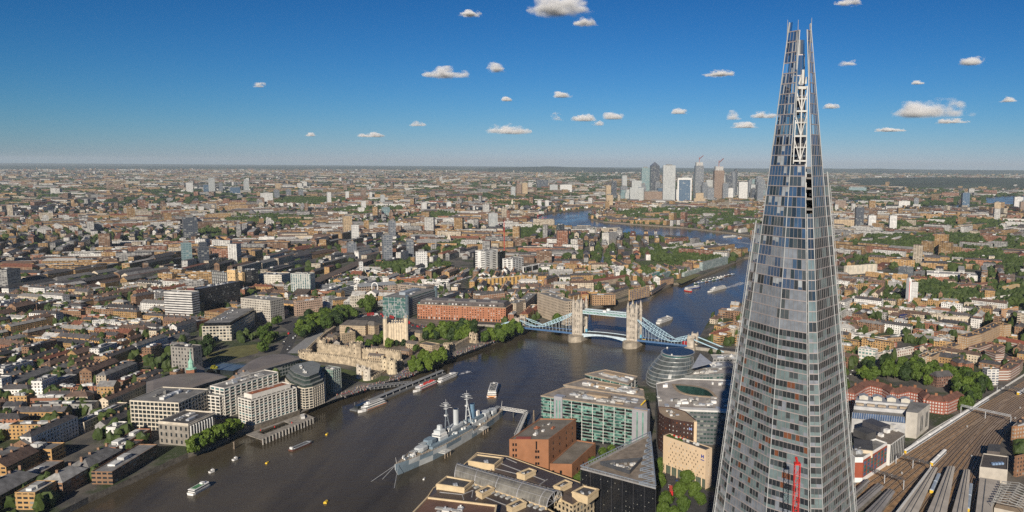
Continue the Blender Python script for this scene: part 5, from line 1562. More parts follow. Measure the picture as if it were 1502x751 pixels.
for lab,l,n_,r,yb,wl,rf,g,tx in [
 ('white office tower with black glass flanks and slatted white front',(697,368),(711,369),(730,366.5),397,facade('slatted',(.72,.71,.67),(.02,.02,.025),22,4.2,.52,.45,0,.7),GREYROOF,0,'the white slatted tower'),
 ('black glass flank block attached left of the white slatted tower',(694,369),(697.5,370),(711,368),394,BLACKGL,DARKROOF,0,None),
 ('black glass block between the two white slatted towers',(730,369),(733,370),(741,368),396,BLACKGL,DARKROOF,0,None),
 ('lower white office with black glass corner, middle of three',(737,380),(752,381),(768,378),399,facade('slatted2',(.70,.69,.65),(.02,.02,.025),12,4.2,.6,.45,0,.7),GREYROOF,0,'the middle white office'),
 ('white-framed office with one large black glass front',(766.5,388),(771,392),(793,387),403,facade('blackfront',(.72,.71,.68),(.015,.017,.02),26,40,.86,.7,0,.5),PALEROOF,0,'the black-fronted white office'),
 ('dark dock shed with long ridged roof',(730,360),(738,366),(791,361),369,BRICKBR,plain('shed_blue_grey',(.06,.065,.08),.6),3,None),
 ('orange brick warehouse with tall recessed bays',(780,349),(783,352),(806,348),359,facade('orange_bays',(.40,.18,.10),(.03,.03,.03),5,20,.4,.7,0),BRICKBR,0,'the orange brick warehouse'),
 ('dark rounded glass apartment tower',(816,329),(820,330),(828,329),361,facade('darkround',(.08,.09,.10),(.03,.05,.06),3,3,.8,.6,.15),DARKROOF,0,'the dark glass apartment tower'),
 ('white slab block standing alone above brown roofs',(883,342),(893,342.5),(905,340),361,facade('whiteslab',(.62,.60,.55),(.06,.06,.06),3.2,3,.55,.5,.2),GREYROOF,0,'the white slab block'),
 ('teal glass apartment block on the north bank',(947,398),(953,404),(968,394),410,facade('tealb',(.16,.36,.33),(.05,.12,.12),3,3,.6,.6,.3),PALEROOF,0,'the teal apartments'),
 ('blue-green glass apartment block right of the teal one',(968,398),(972,402),(984,396),409,facade('tealc',(.24,.34,.34),(.04,.08,.09),3,3,.8,.5,.3),GREYROOF,0,None),
 ('stepped glass riverside apartments, nearer half of the pair',(1000,396),(1004,401),(1027,393),406,facade('gapt',(.40,.46,.43),(.06,.13,.12),4,3,.7,.55,.4),PALEROOF,0,'the stepped glass apartments'),
 ('stepped glass riverside apartments, farther and taller half of the pair',(1026,381),(1031,386),(1068,376),397,facade('gapt2',(.34,.40,.39),(.05,.10,.10),4,3,.7,.55,.35),GREYROOF,0,None),
 ('tan brick riverside block under a bright blue roof',(922,421),(924,426),(953,420),441,facade('bluebalc',(.46,.30,.14),(.05,.09,.2),5,3.2,.5,.7,.2),plain('bright_blue_roof',(.05,.16,.45),.5),0,'the blue-roofed block'),
 ('long tan wharf terrace with blue balconies beside the river',(953,421),(956,429),(986,409),432,facade('bluebalc2',(.42,.27,.13),(.04,.10,.25),4,3.2,.55,.6,.2),SLATE,3,None),
 ('tan wharf building with two gable towers at the pier end',(968,407),(970,411),(988,407),420,facade('tantower',(.45,.28,.13),(.05,.08,.2),4,3.2,.4,.6,.1),SLATE,3,None),
 ('brown brick wharf block beside the north bridge tower',(866,432),(869,434),(903,433),448,facade('brwharf',(.38,.24,.13),(.04,.04,.04),4,3.4,.45,.55,.1),GREYROOF,0,'the brown wharf block'),
 ('cream arcaded wharf building between brown block and blue roof',(893,424),(897,430),(923,421),441,facade('arcw',(.44,.36,.26),(.05,.05,.05),4,3.4,.5,.6,.1),SLATE,3,None),
 ('tan brick wharf behind the north bridge tower',(834,432),(837,434),(852,430),448,facade('brwharf2',(.40,.25,.12),(.04,.04,.04),4,3.4,.45,.55,.1),SLATE,3,None),
 ('red-brown brick apartments with gables above the wharves',(798,404),(802,410),(818,403),421,facade('redapt',(.33,.18,.11),(.05,.05,.05),3.5,3,.45,.5,.2),SLATE,3,None),
 ('red tiled terrace left of the blue-roofed block',(862,408),(868,414),(925,405),421,facade('redter',(.42,.33,.24),(.05,.05,.05),3.5,3,.45,.5,.2),plain('red_tiles',(.17,.065,.045),.85),4,'the red tiled terrace'),
 ('cream terrace with grey roof below the red tiles',(836,412),(840,416),(878,411),422,facade('cream_ter',(.60,.53,.42),(.05,.05,.05),3.5,3,.45,.5,.2),GREYROOF,0,None),
]:
 r_,poly,zt=office(lab,l,n_,r,yb,wl,rf,'apartment_block' if 'apartment' in lab else 'wharf_building' if 'wharf' in lab or 'riverside' in lab else 'office_block',3 if not g else 0,'building',tx,gable=g)
# ------------------------------------------------------------------ the castle
CASTLE=Vector((0,0,0))
def battlements(b,pts,z,closed,h=1.3,w=1.5,t=.7,mat=0):
 n=len(pts)
 for k in range(n if closed else n-1):
  p,q=Vector((*pts[k][:2],0)),Vector((*pts[(k+1) % n][:2],0)); d=q-p; ln=d.length
  m=max(1,int(ln/(w*2))); ang=math.atan2(d.y,d.x)
  for i in range(m):
   c=p+d*((i+.5)/m); b.box((c.x,c.y,z),(ln/m*.55,t,h),ang,mat)
def castle_wall(label,px,h,t=3.0,z0=Z0,slits=True):
 pts=[at(x,y,z0) for x,y in px]; c=pts[len(pts)//2]
 root=thing('castle_wall',label,'castle wall',(c.x,c.y,z0))
 b=MB()
 for p,q in zip(pts[:-1],pts[1:]):
  d=(q-p); ln=d.length; d.normalize(); s=Vector((-d.y,d.x,0))*t/2
  poly=ccw([tuple(p+s-d*.3)[:2],tuple(p-s-d*.3)[:2],tuple(q-s+d*.3)[:2],tuple(q+s+d*.3)[:2]])
  b.prism(poly,z0,z0+h,0,1); reg(poly,2)
 b.build('rampart',[TOWERSTONE,plain('wall_walk',(.20,.165,.12),.9)],root)
 b=MB()
 for s_ in (1,-1):
  o=[]
  for i,p in enumerate(pts):
   d=(pts[min(i+1,len(pts)-1)]-pts[max(i-1,0)]).normalized(); o.append(tuple(p+Vector((-d.y,d.x,0))*s_*(t/2-.35)))
  battlements(b,o,z0+h-.05,False)
 tag(b.build('battlements',TOWERSTONE,root),kind='stuff')
 return root
def castle_tower(label,px,py,r,h,z0=Z0,sides=12,turret=True,m_=None,name='castle_tower',windows=True):
 c=at(px,py,z0); root=thing(name,label,'castle tower',c); m_=m_ or TOWERSTONE
 pts=ccw([(c.x+r*math.cos(2*PI*k/sides+.4),c.y+r*math.sin(2*PI*k/sides+.4)) for k in range(sides)]); reg(pts,2)
 b=MB(); b.loft([[(x,y,z0) for x,y in inset(pts,-.5)],[(x,y,z0+2) for x,y in pts],[(x,y,z0+h) for x,y in pts]],0); b.build('shaft',m_,root)
 b=MB(); battlements(b,inset(pts,.4),z0+h,True,1.3,1.3); tag(b.build('battlements',m_,root),kind='stuff')
 if windows:
  for k in range(0,sides,max(1,sides//5)):
   for f in (.4,.72):
    a=2*PI*(k+.5)/sides+.4; b=MB(); b.box((c.x+r*.97*math.cos(a),c.y+r*.97*math.sin(a),z0+h*f),(.9,.8,1.7),a); b.build('window',BLACKGL,root)
 if turret:
  b=MB(); a=2.4; q=[(c.x+r*.62*math.cos(a)+1.5*math.cos(i),c.y+r*.62*math.sin(a)+1.5*math.sin(i)) for i in np.arange(0,6.28,.785)]
  b.prism(q,z0+h,z0+h+3.4,0,0); battlements(b,q,z0+h+3.4,True,.7,.6,.3); b.build('stair_turret',m_,root)
 return root
castle_wall('outer curtain wall of pale stone running below the leaf-roofed hall to the gate tower',[(446,528),(462,529),(506,534),(535,540),(562,544)],9.5)
castle_wall('north-west return of the outer wall up the moat',[(446,528),(462,512),(478,497),(492,488)],9)
castle_tower('round bastion at the near corner of the outer curtain wall',448,527,8.5,10.5,sides=14,turret=False)
castle_wall('taller inner curtain wall between corner tower and bell tower',[(470,518.5),(492,521),(517,525)],13)
castle_wall('inner curtain wall from the bell tower toward the river gate',[(530,526),(560,527),(588,531)],13)
castle_tower('square corner tower of the inner castle wall, leftmost',473,517,6.5,17,sides=8)
castle_tower('broad polygonal bell tower in the middle of the inner wall',523,526,8.5,20,sides=10)
castle_tower('twin drum gate tower with a dark archway, left drum',565.5,545,5.2,16,sides=14,m_=plain('gate_stone',(.55,.46,.32),.9,var=.25,scale=.3))
castle_tower('twin drum gate tower with a dark archway, right drum',576,547.5,5.6,16,sides=14,m_=plain('gate_stone',(.55,.46,.32),.9))
castle_tower('small square tower just right of the twin gate drums',588,541,4,10,sides=4,turret=False)
castle_tower('pale twin-turreted outer gatehouse beside the moat causeway, left turret',529,554,4.6,12.5,sides=10,m_=plain('pale_gate_stone',(.58,.52,.43),.9,var=.2))
castle_tower('pale twin-turreted outer gatehouse beside the moat causeway, right turret',539,557,4.6,12.5,sides=10,m_=plain('pale_gate_stone',(.58,.52,.43),.9))
castle_wall('short pale wall joining the outer gatehouse turrets',[(526,553),(541,557)],8)
castle_wall('low causeway wall from the outer gatehouse to the gate drums',[(545,557),(556,552),(564,547)],3,4)
def keep():
 poly,zt=corners((565,477),(595.5,473.5),(611,472),505)
 c=centre(poly); root=thing('white_keep','square pale stone keep with four corner turrets inside the castle','keep',(c[0],c[1],Z0)); reg(poly,3)
 kst=plain('keep_stone',(.60,.50,.36),.9,var=.2,scale=.25)
 b=MB(); ops=[]
 for k in range(4):
  p,q=poly[k],poly[(k+1) % 4]; ops+=wall_open(b,p,q,Z0,zt,7,4,.24,.34,.5,margin=2)
 b.face([(*p,zt) for p in poly],1); b.build('wall',[kst,plain('keep_lead',(.20,.20,.20),.7)],root)
 window_objs(root,ops,[BLACKGL,DGLASS],limit=90)
 b=MB(); battlements(b,inset(poly,.5),zt,True,1.5,1.5,.9); tag(b.build('battlements',kst,root),kind='stuff')
 for k in range(4):
  p,q=Vector((*poly[k],0)),Vector((*poly[(k+1) % 4],0)); d=(q-p)
  for i in range(1,8):
   cc=p+d*(i/8); o_=Vector((d.y,-d.x,0)).normalized()*.35
   b=MB(); b.box((cc.x+o_.x,cc.y+o_.y,Z0),(1.1,.8,zt-Z0-1),math.atan2(d.y,d.x)); b.build('buttress',kst,root)
 for i,p in enumerate(poly):
  r_=3.0; q=[(p[0]+r_*math.cos(a),p[1]+r_*math.sin(a)) for a in np.arange(.39,6.6,.785)][:8]
  b=MB(); b.prism(q,Z0,zt+6.5,0,0); battlements(b,inset(q,.3),zt+6.5,True,.9,.8,.4); tr=b.build('corner_turret',kst,root)
  b=MB(); rg=lambda r,z: [(p[0]+r*math.cos(a),p[1]+r*math.sin(a),z) for a in np.arange(0,6.2,.785)]
  b.loft([rg(2.5,zt+6.5),rg(2.1,zt+8.2),rg(1.0,zt+9.6),rg(.15,zt+11.5)],0); b.build('onion_cap',plain('lead_cap',(.22,.25,.26),.6),tr)
 p=at(598,466,zt); b=MB(); b.tube((c[0],c[1],zt),(c[0],c[1],zt+19),.2,.1,6); b.build('flagpole',WHITE,root)
keep(); mark(585,490,'the square castle keep'); mark(570,540,'the twin gate drums'); mark(523,515,'the castle bell tower')
CST=facade('castle_lodging',(.46,.36,.24),(.05,.05,.05),3.0,3.4,.34,.42,.15)
for lab,l,n_,r,yb,g in [('gabled stone lodging block inside the castle, leftmost',(478,491),(485,495),(500,490),503,4),('tall stone house range with battlements behind the castle lodging',(499,486),(501,491),(521,487),506,0),
        ('long stone barrack range with corner towers in the castle yard',(498,477),(536,478),(551,470),492,4),('dark shaded chapel range at the back of the castle yard',(535,476),(549,478),(556,470),491,5),
        ('small stone house beside the castle yard lawn',(503,505),(506,508),(518,505),517,3),('stone museum wing to the right of the keep',(606,486),(616,489),(622,483),501,3)]:
 building(lab,l,n_,r,yb,CST,plain('castle_slate',(.13,.115,.10),.8,var=.3),'castle building','castle_lodging',1,gable=g)
for i,(x,y) in enumerate(((560,520),(568,521),(576,521.5))):
 c=at(x,y); o=thing('market_tent','red peaked tent in the castle yard, %s of three from the left' % ('first','second','third')[i],'tent',c,'tents in the castle yard')
 b=MB(); b.loft([[(px,py,Z0+2.4) for px,py in rect(c.x,c.y,7,5,1.2)],[(px,py,Z0+5) for px,py in rect(c.x,c.y,.3,.3,1.2)]],0); b.build('canopy',RED,o)
 for px,py in rect(c.x,c.y,6.4,4.4,1.2):
  b=MB(); b.beam((px,py,Z0),(px,py,Z0+2.5),.18); b.build('pole',WHITE,o)
castle_wall('riverside outer wall below the castle trees, left of the mural tower',[(640,521),(668,513),(688,502)],7)
castle_tower('small tower pair on the riverside wall, taller left tower',655,520,4.2,14,sides=8,turret=False)
castle_tower('narrow riverside wall tower beside the taller pair',662,516,2.6,11,sides=6,turret=False)
castle_tower('square end tower of the riverside wall, left half',692.5,502,4,13,sides=4,turret=False)
castle_tower('square end tower of the riverside wall, right half',698,503,3.4,12,sides=4,turret=False)
building('ruined pale stone traitors gate range beside the river walk',(614,504),(634,508),(645,503),515,CST,plain('castle_slate',(.13,.115,.10),.8),'castle building','castle_lodging',0)
mark(665,512,'the riverside castle wall')
# ------------------------------------------------------------------ ground cover near the castle and river walks
sheet('moat_lawn',[(440,527),(452,533),(500,540),(530,547),(560,551),(580,553),(566,559),(540,562),(505,556),(470,545),(440,538)],Z0+.06,GRASS,'structure',False)
sheet('castle_lawn',[(612,500),(640,498),(668,500),(640,506),(615,508)],Z0+.06,GRASS,'structure',False)
sheet('castle_yard',[(470,515),(500,480),(560,466),(640,470),(700,480),(690,500),(650,515),(600,530),(560,525)],Z0+.03,plain('yard_paving',(.17,.14,.11),.9,var=.35,scale=.1),'structure',True)
sheet('memorial_garden',[(300,520),(345,508),(385,504),(378,518),(340,528),(308,534)],Z0+.06,DRYGRASS,'structure',True)
sheet('approach_lawn',[(375,492),(395,484),(402,490),(392,500)],Z0+.06,DRYGRASS,'structure',True)
sheet('moat_terrace',[(421,518),(451,494),(473,487),(476,491),(446,519)],Z0+.1,plain('terrace_grey',(.26,.26,.26),.8,var=.15),'structure',True)
sheet('road',[(410,520),(425,486),(412,478),(432,466),(452,470),(438,487),(425,520)],Z0+.04,ASPHALT,'structure',True)
sheet('road',[(432,466),(420,474),(380,480),(376,474),(420,465)],Z0+.045,ASPHALT,'structure',True)
sheet('road',[(520,462),(555,458),(620,478),(700,484),(750,478),(752,482),(700,490),(615,484),(520,468)],Z0+.05,ASPHALT,'structure',True)
sheet('riverside_walk',[(276,668),(310,655),(355,634),(330,634),(276,657)],Z0+.04,PAVING,'structure',True)
sheet('riverside_walk',[(440,606),(490,586),(526,575),(548,565),(592,554),(624,541),(655,526),(699,511),(745,492),(742,488),(694,506),(650,519),(600,540),(560,556),(520,566),(500,578),(445,600)],Z0+.04,PAVING,'structure',True)
# ------------------------------------------------------------------ south bank offices
def green_office():
 gf=plain('green_office_frame',(.32,.31,.29),.6); slv=plain('silver_panel',(.44,.44,.46),.35,metal=.3,var=.08)
 quads=[('green glass office with silver stair towers behind the red brick block',[(793,581.5),(950,604),(946,583),(829,568)],(906,602,659.5),12),
    ('second green glass office slab behind the front one, roof crowded with white plant',[(826,565.5),(946,585),(944,572),(858,556)],None,11),
    ('third green glass office slab nearest the river and the round glass hall',[(857.5,549.5),(922,565),(936,553),(888,543)],None,11)]
 z=None
 for lab,q,edge,rows in quads:
  if edge: z=topz(*edge)
  pts=[at(x,y,z) for x,y in q]
  poly=ccw([(p.x,p.y) for p in pts]); c=centre(poly)
  root=thing('glass_office_slab',lab,'office',(c[0],c[1],Z0)); reg(poly,3)
  fh=(z-Z0)/rows; ip=inset(poly,.5)
  vm=facade('green_curtain',(.13,.27,.22),(.012,.02,.02),4.6,500,.5,2,0,.12) if False else None
  cells=MB(); rg=random.Random(len(lab))
  for k in range(4):
   p,q_=Vector((*ip[k],0)),Vector((*ip[(k+1) % 4],0)); d=q_-p; ln=d.length; n=max(2,int(ln/1.5)); dn=d/n
   for r in range(rows):
    z0=Z0+r*fh; dark=False
    for i in range(n):
     if rg.random() < .3: dark=rg.random() < .62
     a_,b_=p+dn*i,p+dn*(i+1)
     mt=0 if dark else rg.choice((1,1,2))
     hz=fh*.62
     cells.face([(a_.x,a_.y,z0),(b_.x,b_.y,z0),(b_.x,b_.y,z0+hz),(a_.x,a_.y,z0+hz)],mt)
     cells.face([(a_.x,a_.y,z0+hz),(b_.x,b_.y,z0+hz),(b_.x,b_.y,z0+fh),(a_.x,a_.y,z0+fh)],rg.choice((1,2,2)))
  cells.build('curtain_wall',[BLACKGL,GGLASS,LGLASS],root)
  b=MB()
  for r in range(1,rows+1): b.prism(inset(poly,.12),Z0+r*fh-.22,Z0+r*fh+.12,0,0,bottom=True)
  b.build('floor_edges',gf,root)
  for k in range(4):
   p,q_=Vector((*poly[k],0)),Vector((*poly[(k+1) % 4],0)); d=q_-p; n=max(1,int(d.length/10))
   b=MB()
   for i in range(1,n): c_=p+d*(i/n); b.beam(c_+Vector((0,0,Z0)),c_+Vector((0,0,z-.3)),.45)
   if b.f: tag(b.build('columns',WHITE2,root),kind='stuff')
  b=MB(); b.face([(*p,z+.15) for p in poly]); parapet(b,poly,z+.15,.9,.6,1); b.build('roof',[plain('roof_beige_grey',(.28,.25,.22),.85,var=.3),plain('roof_edge_tan',(.33,.26,.19),.8)],root)
  if edge:      # silver stair towers
   o=order_from(poly,(pts[0].x,pts[0].y)); A,B_=pts[0],pts[1]; d=(B_-A); nrm=Vector((d.y,-d.x,0)).normalized()
   if (A+nrm-Vector(tuple(CAM))).length > (A-nrm-Vector(tuple(CAM))).length: nrm=-nrm
   ln=d.length
   for f0,f1,hh in ((.135,.215,2.5),(.865,1.0,.6)):
    p0,p1=A+d*f0+nrm*1.0,A+d*f1+nrm*1.0; p2,p3=A+d*f1-nrm*6,A+d*f0-nrm*6
    b=MB(); b.prism(ccw([tuple(x)[:2] for x in (p0,p1,p2,p3)]),Z0,z+hh,0,0); st=b.build('stair_tower',slv,root)
    for g in (.35,.72):
     c_=p0.lerp(p1,g)+nrm*.1; b=MB(); b.box((c_.x,c_.y,Z0+2),(1.3,.3,z-Z0-3),math.atan2(d.y,d.x)); b.build('window_strip',LGLASS,st)
  roof_clutter(root,inset(order_from(poly,poly[0]),4),z+.2,50+rows+int(c[1]),44,(8.5,4,2.2),(WHITE2,WHITE,PALEROOF,STEEL,GREYROOF,plain('roof_tan',(.33,.25,.17),.8)))
  b=MB(); m_=centre(poly); dd=math.atan2(pts[1].y-pts[0].y,pts[1].x-pts[0].x); b.box((m_[0],m_[1],z+.2),(22,7,3.2),dd); b.build('plant_room',plain('roof_tan',(.33,.25,.17),.8),root)
  if edge:
   b=MB(); p=at(940,596,z); b.beam(p+Vector((0,0,1)),p+Vector((5,-4,4)),.8); b.build('cleaning_cradle_arm',YELLOW,root)
green_office(); mark(870,630,'the front green glass office'); mark(885,575,'the second green glass slab'); mark(900,553,'the third green glass slab')
def red_block():
 poly,zt=corners((747,646),(804.6,646.5),(845,615.6),696,square=False)
 c=centre(poly); root=thing('red_brick_block','plain orange-red brick riverside block with few windows and flat grey roof','building',(c[0],c[1],Z0)); reg(poly,3)
 o=order_from(poly,(at(804.6,646.5,zt).x,at(804.6,646.5,zt).y)); N_,R_,B_,L_=o
 b=MB(); b.prism(poly,Z0,zt,0,0,top=False); parapet(b,poly,zt,1.0,.6); b.build('wall',BRICKRED,root)
 b=MB(); b.face([(*p,zt+.05) for p in inset(poly,.5)]); b.build('roof',plain('asphalt_roof',(.17,.15,.125),.9,var=.35,scale=.08),root)
 def on(p,q,f,z,w_,h_,m_=BLACKGL,nm='window'):
  p,q=Vector((*p,0)),Vector((*q,0)); d=q-p; c_=p+d*f; b=MB(); b.box((c_.x,c_.y,z),(w_,.5,h_),math.atan2(d.y,d.x)); b.build(nm,m_,root)
 for z in (.35,.52,.68,.84):
  for f in (.10,.17): on(L_,N_,f,Z0+(zt-Z0)*z,1.3,2.2)
 for z in (.34,.56,.76):
  for f in (.68,.74): on(L_,N_,f,Z0+(zt-Z0)*z*.85,1.5,2)
 on(L_,N_,.69,Z0+(zt-Z0)*.74,1.1,(zt-Z0)*.24,BLACKGL,'stair_slot')
 for z in (.4,.62,.8):
  for f in (.15,.38,.62,.85): on(N_,R_,f,Z0+(zt-Z0)*z,.9,2)
 for f in (.08,.2,.33,.47,.8): on(L_,N_,f,Z0+1,2.6,3.4,BLACKGL,'ground_opening')
 roof_clutter(root,inset(order_from(poly,N_),3),zt+.1,6,9,(4,3,1.6),(WHITE2,TERRACOTTA,GREYROOF))
 b=MB(); q=inset(poly,3); m_=at(768,643,zt); b.box((m_.x,m_.y,zt+.1),(12,5,.5),math.atan2(N_[1]-L_[1],N_[0]-L_[0])); b.build('red_roof_terrace',plain('red_terrace',(.28,.07,.05),.8),root)
 zl=topz(839,682.4,704)
 lp=ccw([tuple(at(*p,zl))[:2] for p in ((806.5,681.6),(839,682.4),(873.6,651),(846,646.5))])
 b=MB(); b.prism(lp,Z0,zl,0,0,top=False); parapet(b,lp,zl,.9,.6); b.build('lower_wing',BRICKRED,root); reg(lp,2)
 b=MB(); b.face([(*p,zl+.05) for p in inset(lp,.5)]); b.build('lower_roof',plain('asphalt_roof',(.17,.15,.125),.9),root)
 oo=order_from(lp,(at(839,682.4,zl).x,at(839,682.4,zl).y))
 for f in (.2,.45,.7): on(oo[0],oo[1],f,Z0+4,1.2,2.4)
 for f in (.15,.5): on(oo[3],oo[0],f,Z0+5,1.8,2.6)
red_block(); mark(800,665,'the red brick block')
def black_triangle():
 z=36.0
 pts=[at(851.4,687.7,z),at(962,717,z),at(954,637,z)]
 poly=ccw([(p.x,p.y) for p in pts]); c=centre(poly)
 root=thing('triangular_black_office','black glass triangular office with a steel trussed roof edge','office',(c[0],c[1],Z0)); reg(poly,3)
 b=MB(); b.prism(inset(poly,.3),Z0,z-.4,0,0); b.build('black_glazing',facade('black_curtain',(.013,.014,.017),(.03,.03,.03),3,3.6,.18,.18,.25,.1),root)
 b=MB()
 for k in range(3):
  p,q=Vector((*poly[k],0)),Vector((*poly[(k+1) % 3],0)); n=max(2,int((q-p).length/8))
  for i in range(n+1): c_=p.lerp(q,i/n); b.beam(c_+Vector((0,0,Z0)),c_+Vector((0,0,z-.5)),.35)
 tag(b.build('fins',plain('black_fin',(.03,.03,.035),.5),root),kind='stuff')
 b=MB(); parapet(b,poly,z-.4,1.1,1.6); b.build('parapet',plain('grey_coping',(.28,.27,.26),.7),root)
 b=MB(); b.face([(*p,z-.3) for p in inset(poly,.5)]); b.build('roof',plain('roof_tan_grey',(.23,.19,.15),.85,var=.3),root)
 a,b_,d_=pts; q=[a.lerp(d_,.18).lerp(b_,.10),a.lerp(b_,.62).lerp(d_,.13),a.lerp(d_,.74).lerp(b_,.42)]
 b=MB(); qq=ccw([tuple(x)[:2] for x in q]); parapet(b,qq,z-.28,2.6,.5); b.build('plant_screen',plain('screen_dark',(.06,.065,.075),.5),root)
 rg=random.Random(8)
 for i in range(34):
  u,v=rg.random(),rg.random(); u,v=(u,v) if u+v < 1 else (1-u,1-v)
  p=q[0]+(q[1]-q[0])*(.08+u*.8)+(q[2]-q[0])*(.04+v*.8)
  m_=MB(); m_.box((p.x,p.y,z-.28),(rg.uniform(1,3.2),rg.uniform(.8,2),rg.uniform(.5,1.8)),rg.uniform(0,3)); m_.build('roof_plant',rg.choice([STEEL,GREYROOF,WHITE2,DKSTEEL]),root)
 st=plain('truss_blue_grey',(.30,.34,.39),.45,metal=.3)
 e0,e1=d_,b_; ed_=(e1-e0); inn=(a-e0); inn=(inn-ed_*(inn.dot(ed_)/ed_.length_squared)).normalized()
 n=9
 for i in range(n):
  p,q_=e0+ed_*(i/n),e0+ed_*((i+1)/n); t_=min(11,2+1.3*i)
  b=MB(); ap=p.lerp(q_,.5)+inn*t_
  for s_ in (Vector((0,0,.9)),Vector((0,0,2.2))): b.beam(p+s_,ap+s_,.5); b.beam(ap+s_,q_+s_,.5)
  b.beam(ap+Vector((0,0,.2)),ap+Vector((0,0,2.2)),.5); b.beam(p,p+Vector((0,0,2.2)),.5); b.build('roof_truss',st,root)
 for p,q_ in ((a,d_),(a,b_),(d_,b_)):
  b=MB(); b.beam(p+Vector((0,0,2.3)),q_+Vector((0,0,2.3)),.55); m_=int((q_-p).length/3)
  for i in range(m_): c_=p.lerp(q_,i/m_); b.beam(c_+Vector((0,0,.6)),c_+Vector((0,0,2.3)),.2)
  b.build('edge_rail',st,root)
black_triangle(); mark(905,690,'the black triangular office')
def beige_hotel():
 poly,zt=corners((973,640),(1035.4,661.5),(1044.5,659.5),718)
 c=centre(poly); root=thing('beige_hotel','beige hotel slab with staggered rows of dark windows','hotel',(c[0],c[1],Z0)); reg(poly,3)
 o=order_from(poly,(at(1035.4,661.5,zt).x,at(1035.4,661.5,zt).y)); N_,R_,B_,L_=o
 zb=Z0+8
 b=MB(); ops=wall_open(b,L_,N_,zb,zt-1.5,22,8,.46,.52,.3,margin=1.5,skip=lambda i,j: (i+j) % 2 == 1 or i > 18 and j > 3 or i < 2)
 ops+=wall_open(b,N_,R_,Z0,zt-1.5,3,12,.36,.42,.3,margin=.6,skip=lambda i,j: i != 1)
 b.face([(*R_,Z0),(*B_,Z0),(*B_,zt-1.5),(*R_,zt-1.5)]); b.face([(*B_,Z0),(*L_,Z0),(*L_,zt-1.5),(*B_,zt-1.5)])
 b.prism(poly,zt-1.5,zt,0,0,top=False); b.face([(*p,zb) for p in reversed(poly)]); parapet(b,poly,zt,.6,.6); b.build('wall',CREAM,root)
 window_objs(root,ops,[DGLASS,DGLASS,plain('curtain_pale',(.45,.45,.42),.6),BLACKGL],limit=100)
 b=MB(); b.prism(inset(poly,1.8),Z0,zb,0,0); b.build('glazed_lobby',facade('lobby',(.16,.15,.11),(.10,.13,.10),4,8,.85,.85,.3,.3),root)
 d=Vector((N_[0]-L_[0],N_[1]-L_[1],0))
 for k in range(7):
  p=Vector((*L_,0))+d*((k+.3)/7)+Vector((-d.y,d.x,0)).normalized()*.9; b=MB(); b.beam((p.x,p.y,Z0),(p.x,p.y,zb),.7); b.build('lobby_column',CREAM,root)
 p=Vector((*L_,0))+d*.93; nrm=Vector((d.y,-d.x,0)).normalized(); ang=math.atan2(d.y,d.x)
 b=MB()
 for k,(du,dz,w_,h_) in enumerate(((-.9,0,.8,2.6),(.9,0,.8,2.6),(0,.95,2.2,.7),(0,-1.9,3.4,.6))):
  c_=p+d.normalized()*du+nrm*.14; b.box((c_.x,c_.y,zt-6.5+dz),(w_,.2,h_),ang)
 b.build('sign',plain('sign_blue',(.03,.06,.30),.5),root)
 b=MB(); q=inset(poly,1.6); b.face([(*p,zt+.1) for p in inset(poly,.4)]); b.build('roof',DARKROOF,root)
 b=MB(); dn=d.normalized(); p=Vector((*L_,0))+dn*10-nrm*4; b.box((p.x,p.y,zt+.1),(17,4,.8),ang); b.build('roof_garden',LEAF,root)
 for k in range(7):
  p_=Vector((*L_,0))+dn*(5+2.2*k)-nrm*5; b=MB(); b.box((p_.x,p_.y,zt+.9),(1.1,1.1,.9),ang); b.build('roof_parasol',RED if k % 2 else CREAM,root)
 roof_clutter(root,inset(order_from(poly,N_),2),zt+.1,12,9,(7,3,2),(DKSTEEL,GREYROOF,WHITE2))
beige_hotel(); mark(1008,675,'the beige hotel')
def brown_hotel():
 zt=topz(1017,618,672)
 pts=[at(x,y,zt) for x,y in ((964.5,597),(966.5,606),(974,612),(985,616),(1017,621.5),(1021,617),(1005,604),(985,598))]
 poly=ccw([(p.x,p.y) for p in pts]); c=centre(poly)
 root=thing('brown_hotel_wing','dark brown curved hotel wing with small lit windows behind the beige slab','hotel',(c[0],c[1],Z0)); reg(poly,2)
 b=MB(); ops=[]
 for k in range(len(poly)):
  p,q=poly[k],poly[(k+1) % len(poly)]; m=max(1,int(math.dist(p,q)/3.2)); ops+=wall_open(b,p,q,Z0,zt,m,9,.26,.34,.25)
 parapet(b,poly,zt,.7,.5); b.build('wall',DKBRICK,root); window_objs(root,ops,[PALEGL,DGLASS,PALEGL,WARMGL],limit=90)
 b=MB(); b.face([(*p,zt+.05) for p in inset(poly,.4)]); b.build('roof',plain('roof_tan',(.33,.25,.17),.8),root); roof_clutter(root,[poly[i] for i in (0,2,4,6)],zt+.1,4,8,(4,3,1.5))
 p=at(1019.5,619.5,zt); b=MB(); b.box((p.x,p.y,Z0+6),(3.2,2.5,zt-Z0-5),.2); b.build('corner_pier',CREAM,root)
 p=at(1012,626,zt-5); q=at(1017,621.5,zt); d=at(985,616,zt)-at(1017,621.5,zt); c_=q+d*.12; nrm=Vector((-d.y,d.x,0)).normalized()
 if (c_+nrm-Vector(tuple(CAM))).length > (c_-nrm-Vector(tuple(CAM))).length: nrm=-nrm
 b=MB()
 for du,dz,w_,h_ in ((-.9,0,.7,2.2),(.9,0,.7,2.2),(0,.8,2.2,.6)):
  e=c_+d.normalized()*du+nrm*.15; b.box((e.x,e.y,zt-6+dz),(w_,.2,h_),math.atan2(d.y,d.x))
 b.build('sign',plain('sign_pale_blue',(.25,.35,.65),.5),root)
brown_hotel(); mark(990,610,'the dark brown hotel wing')
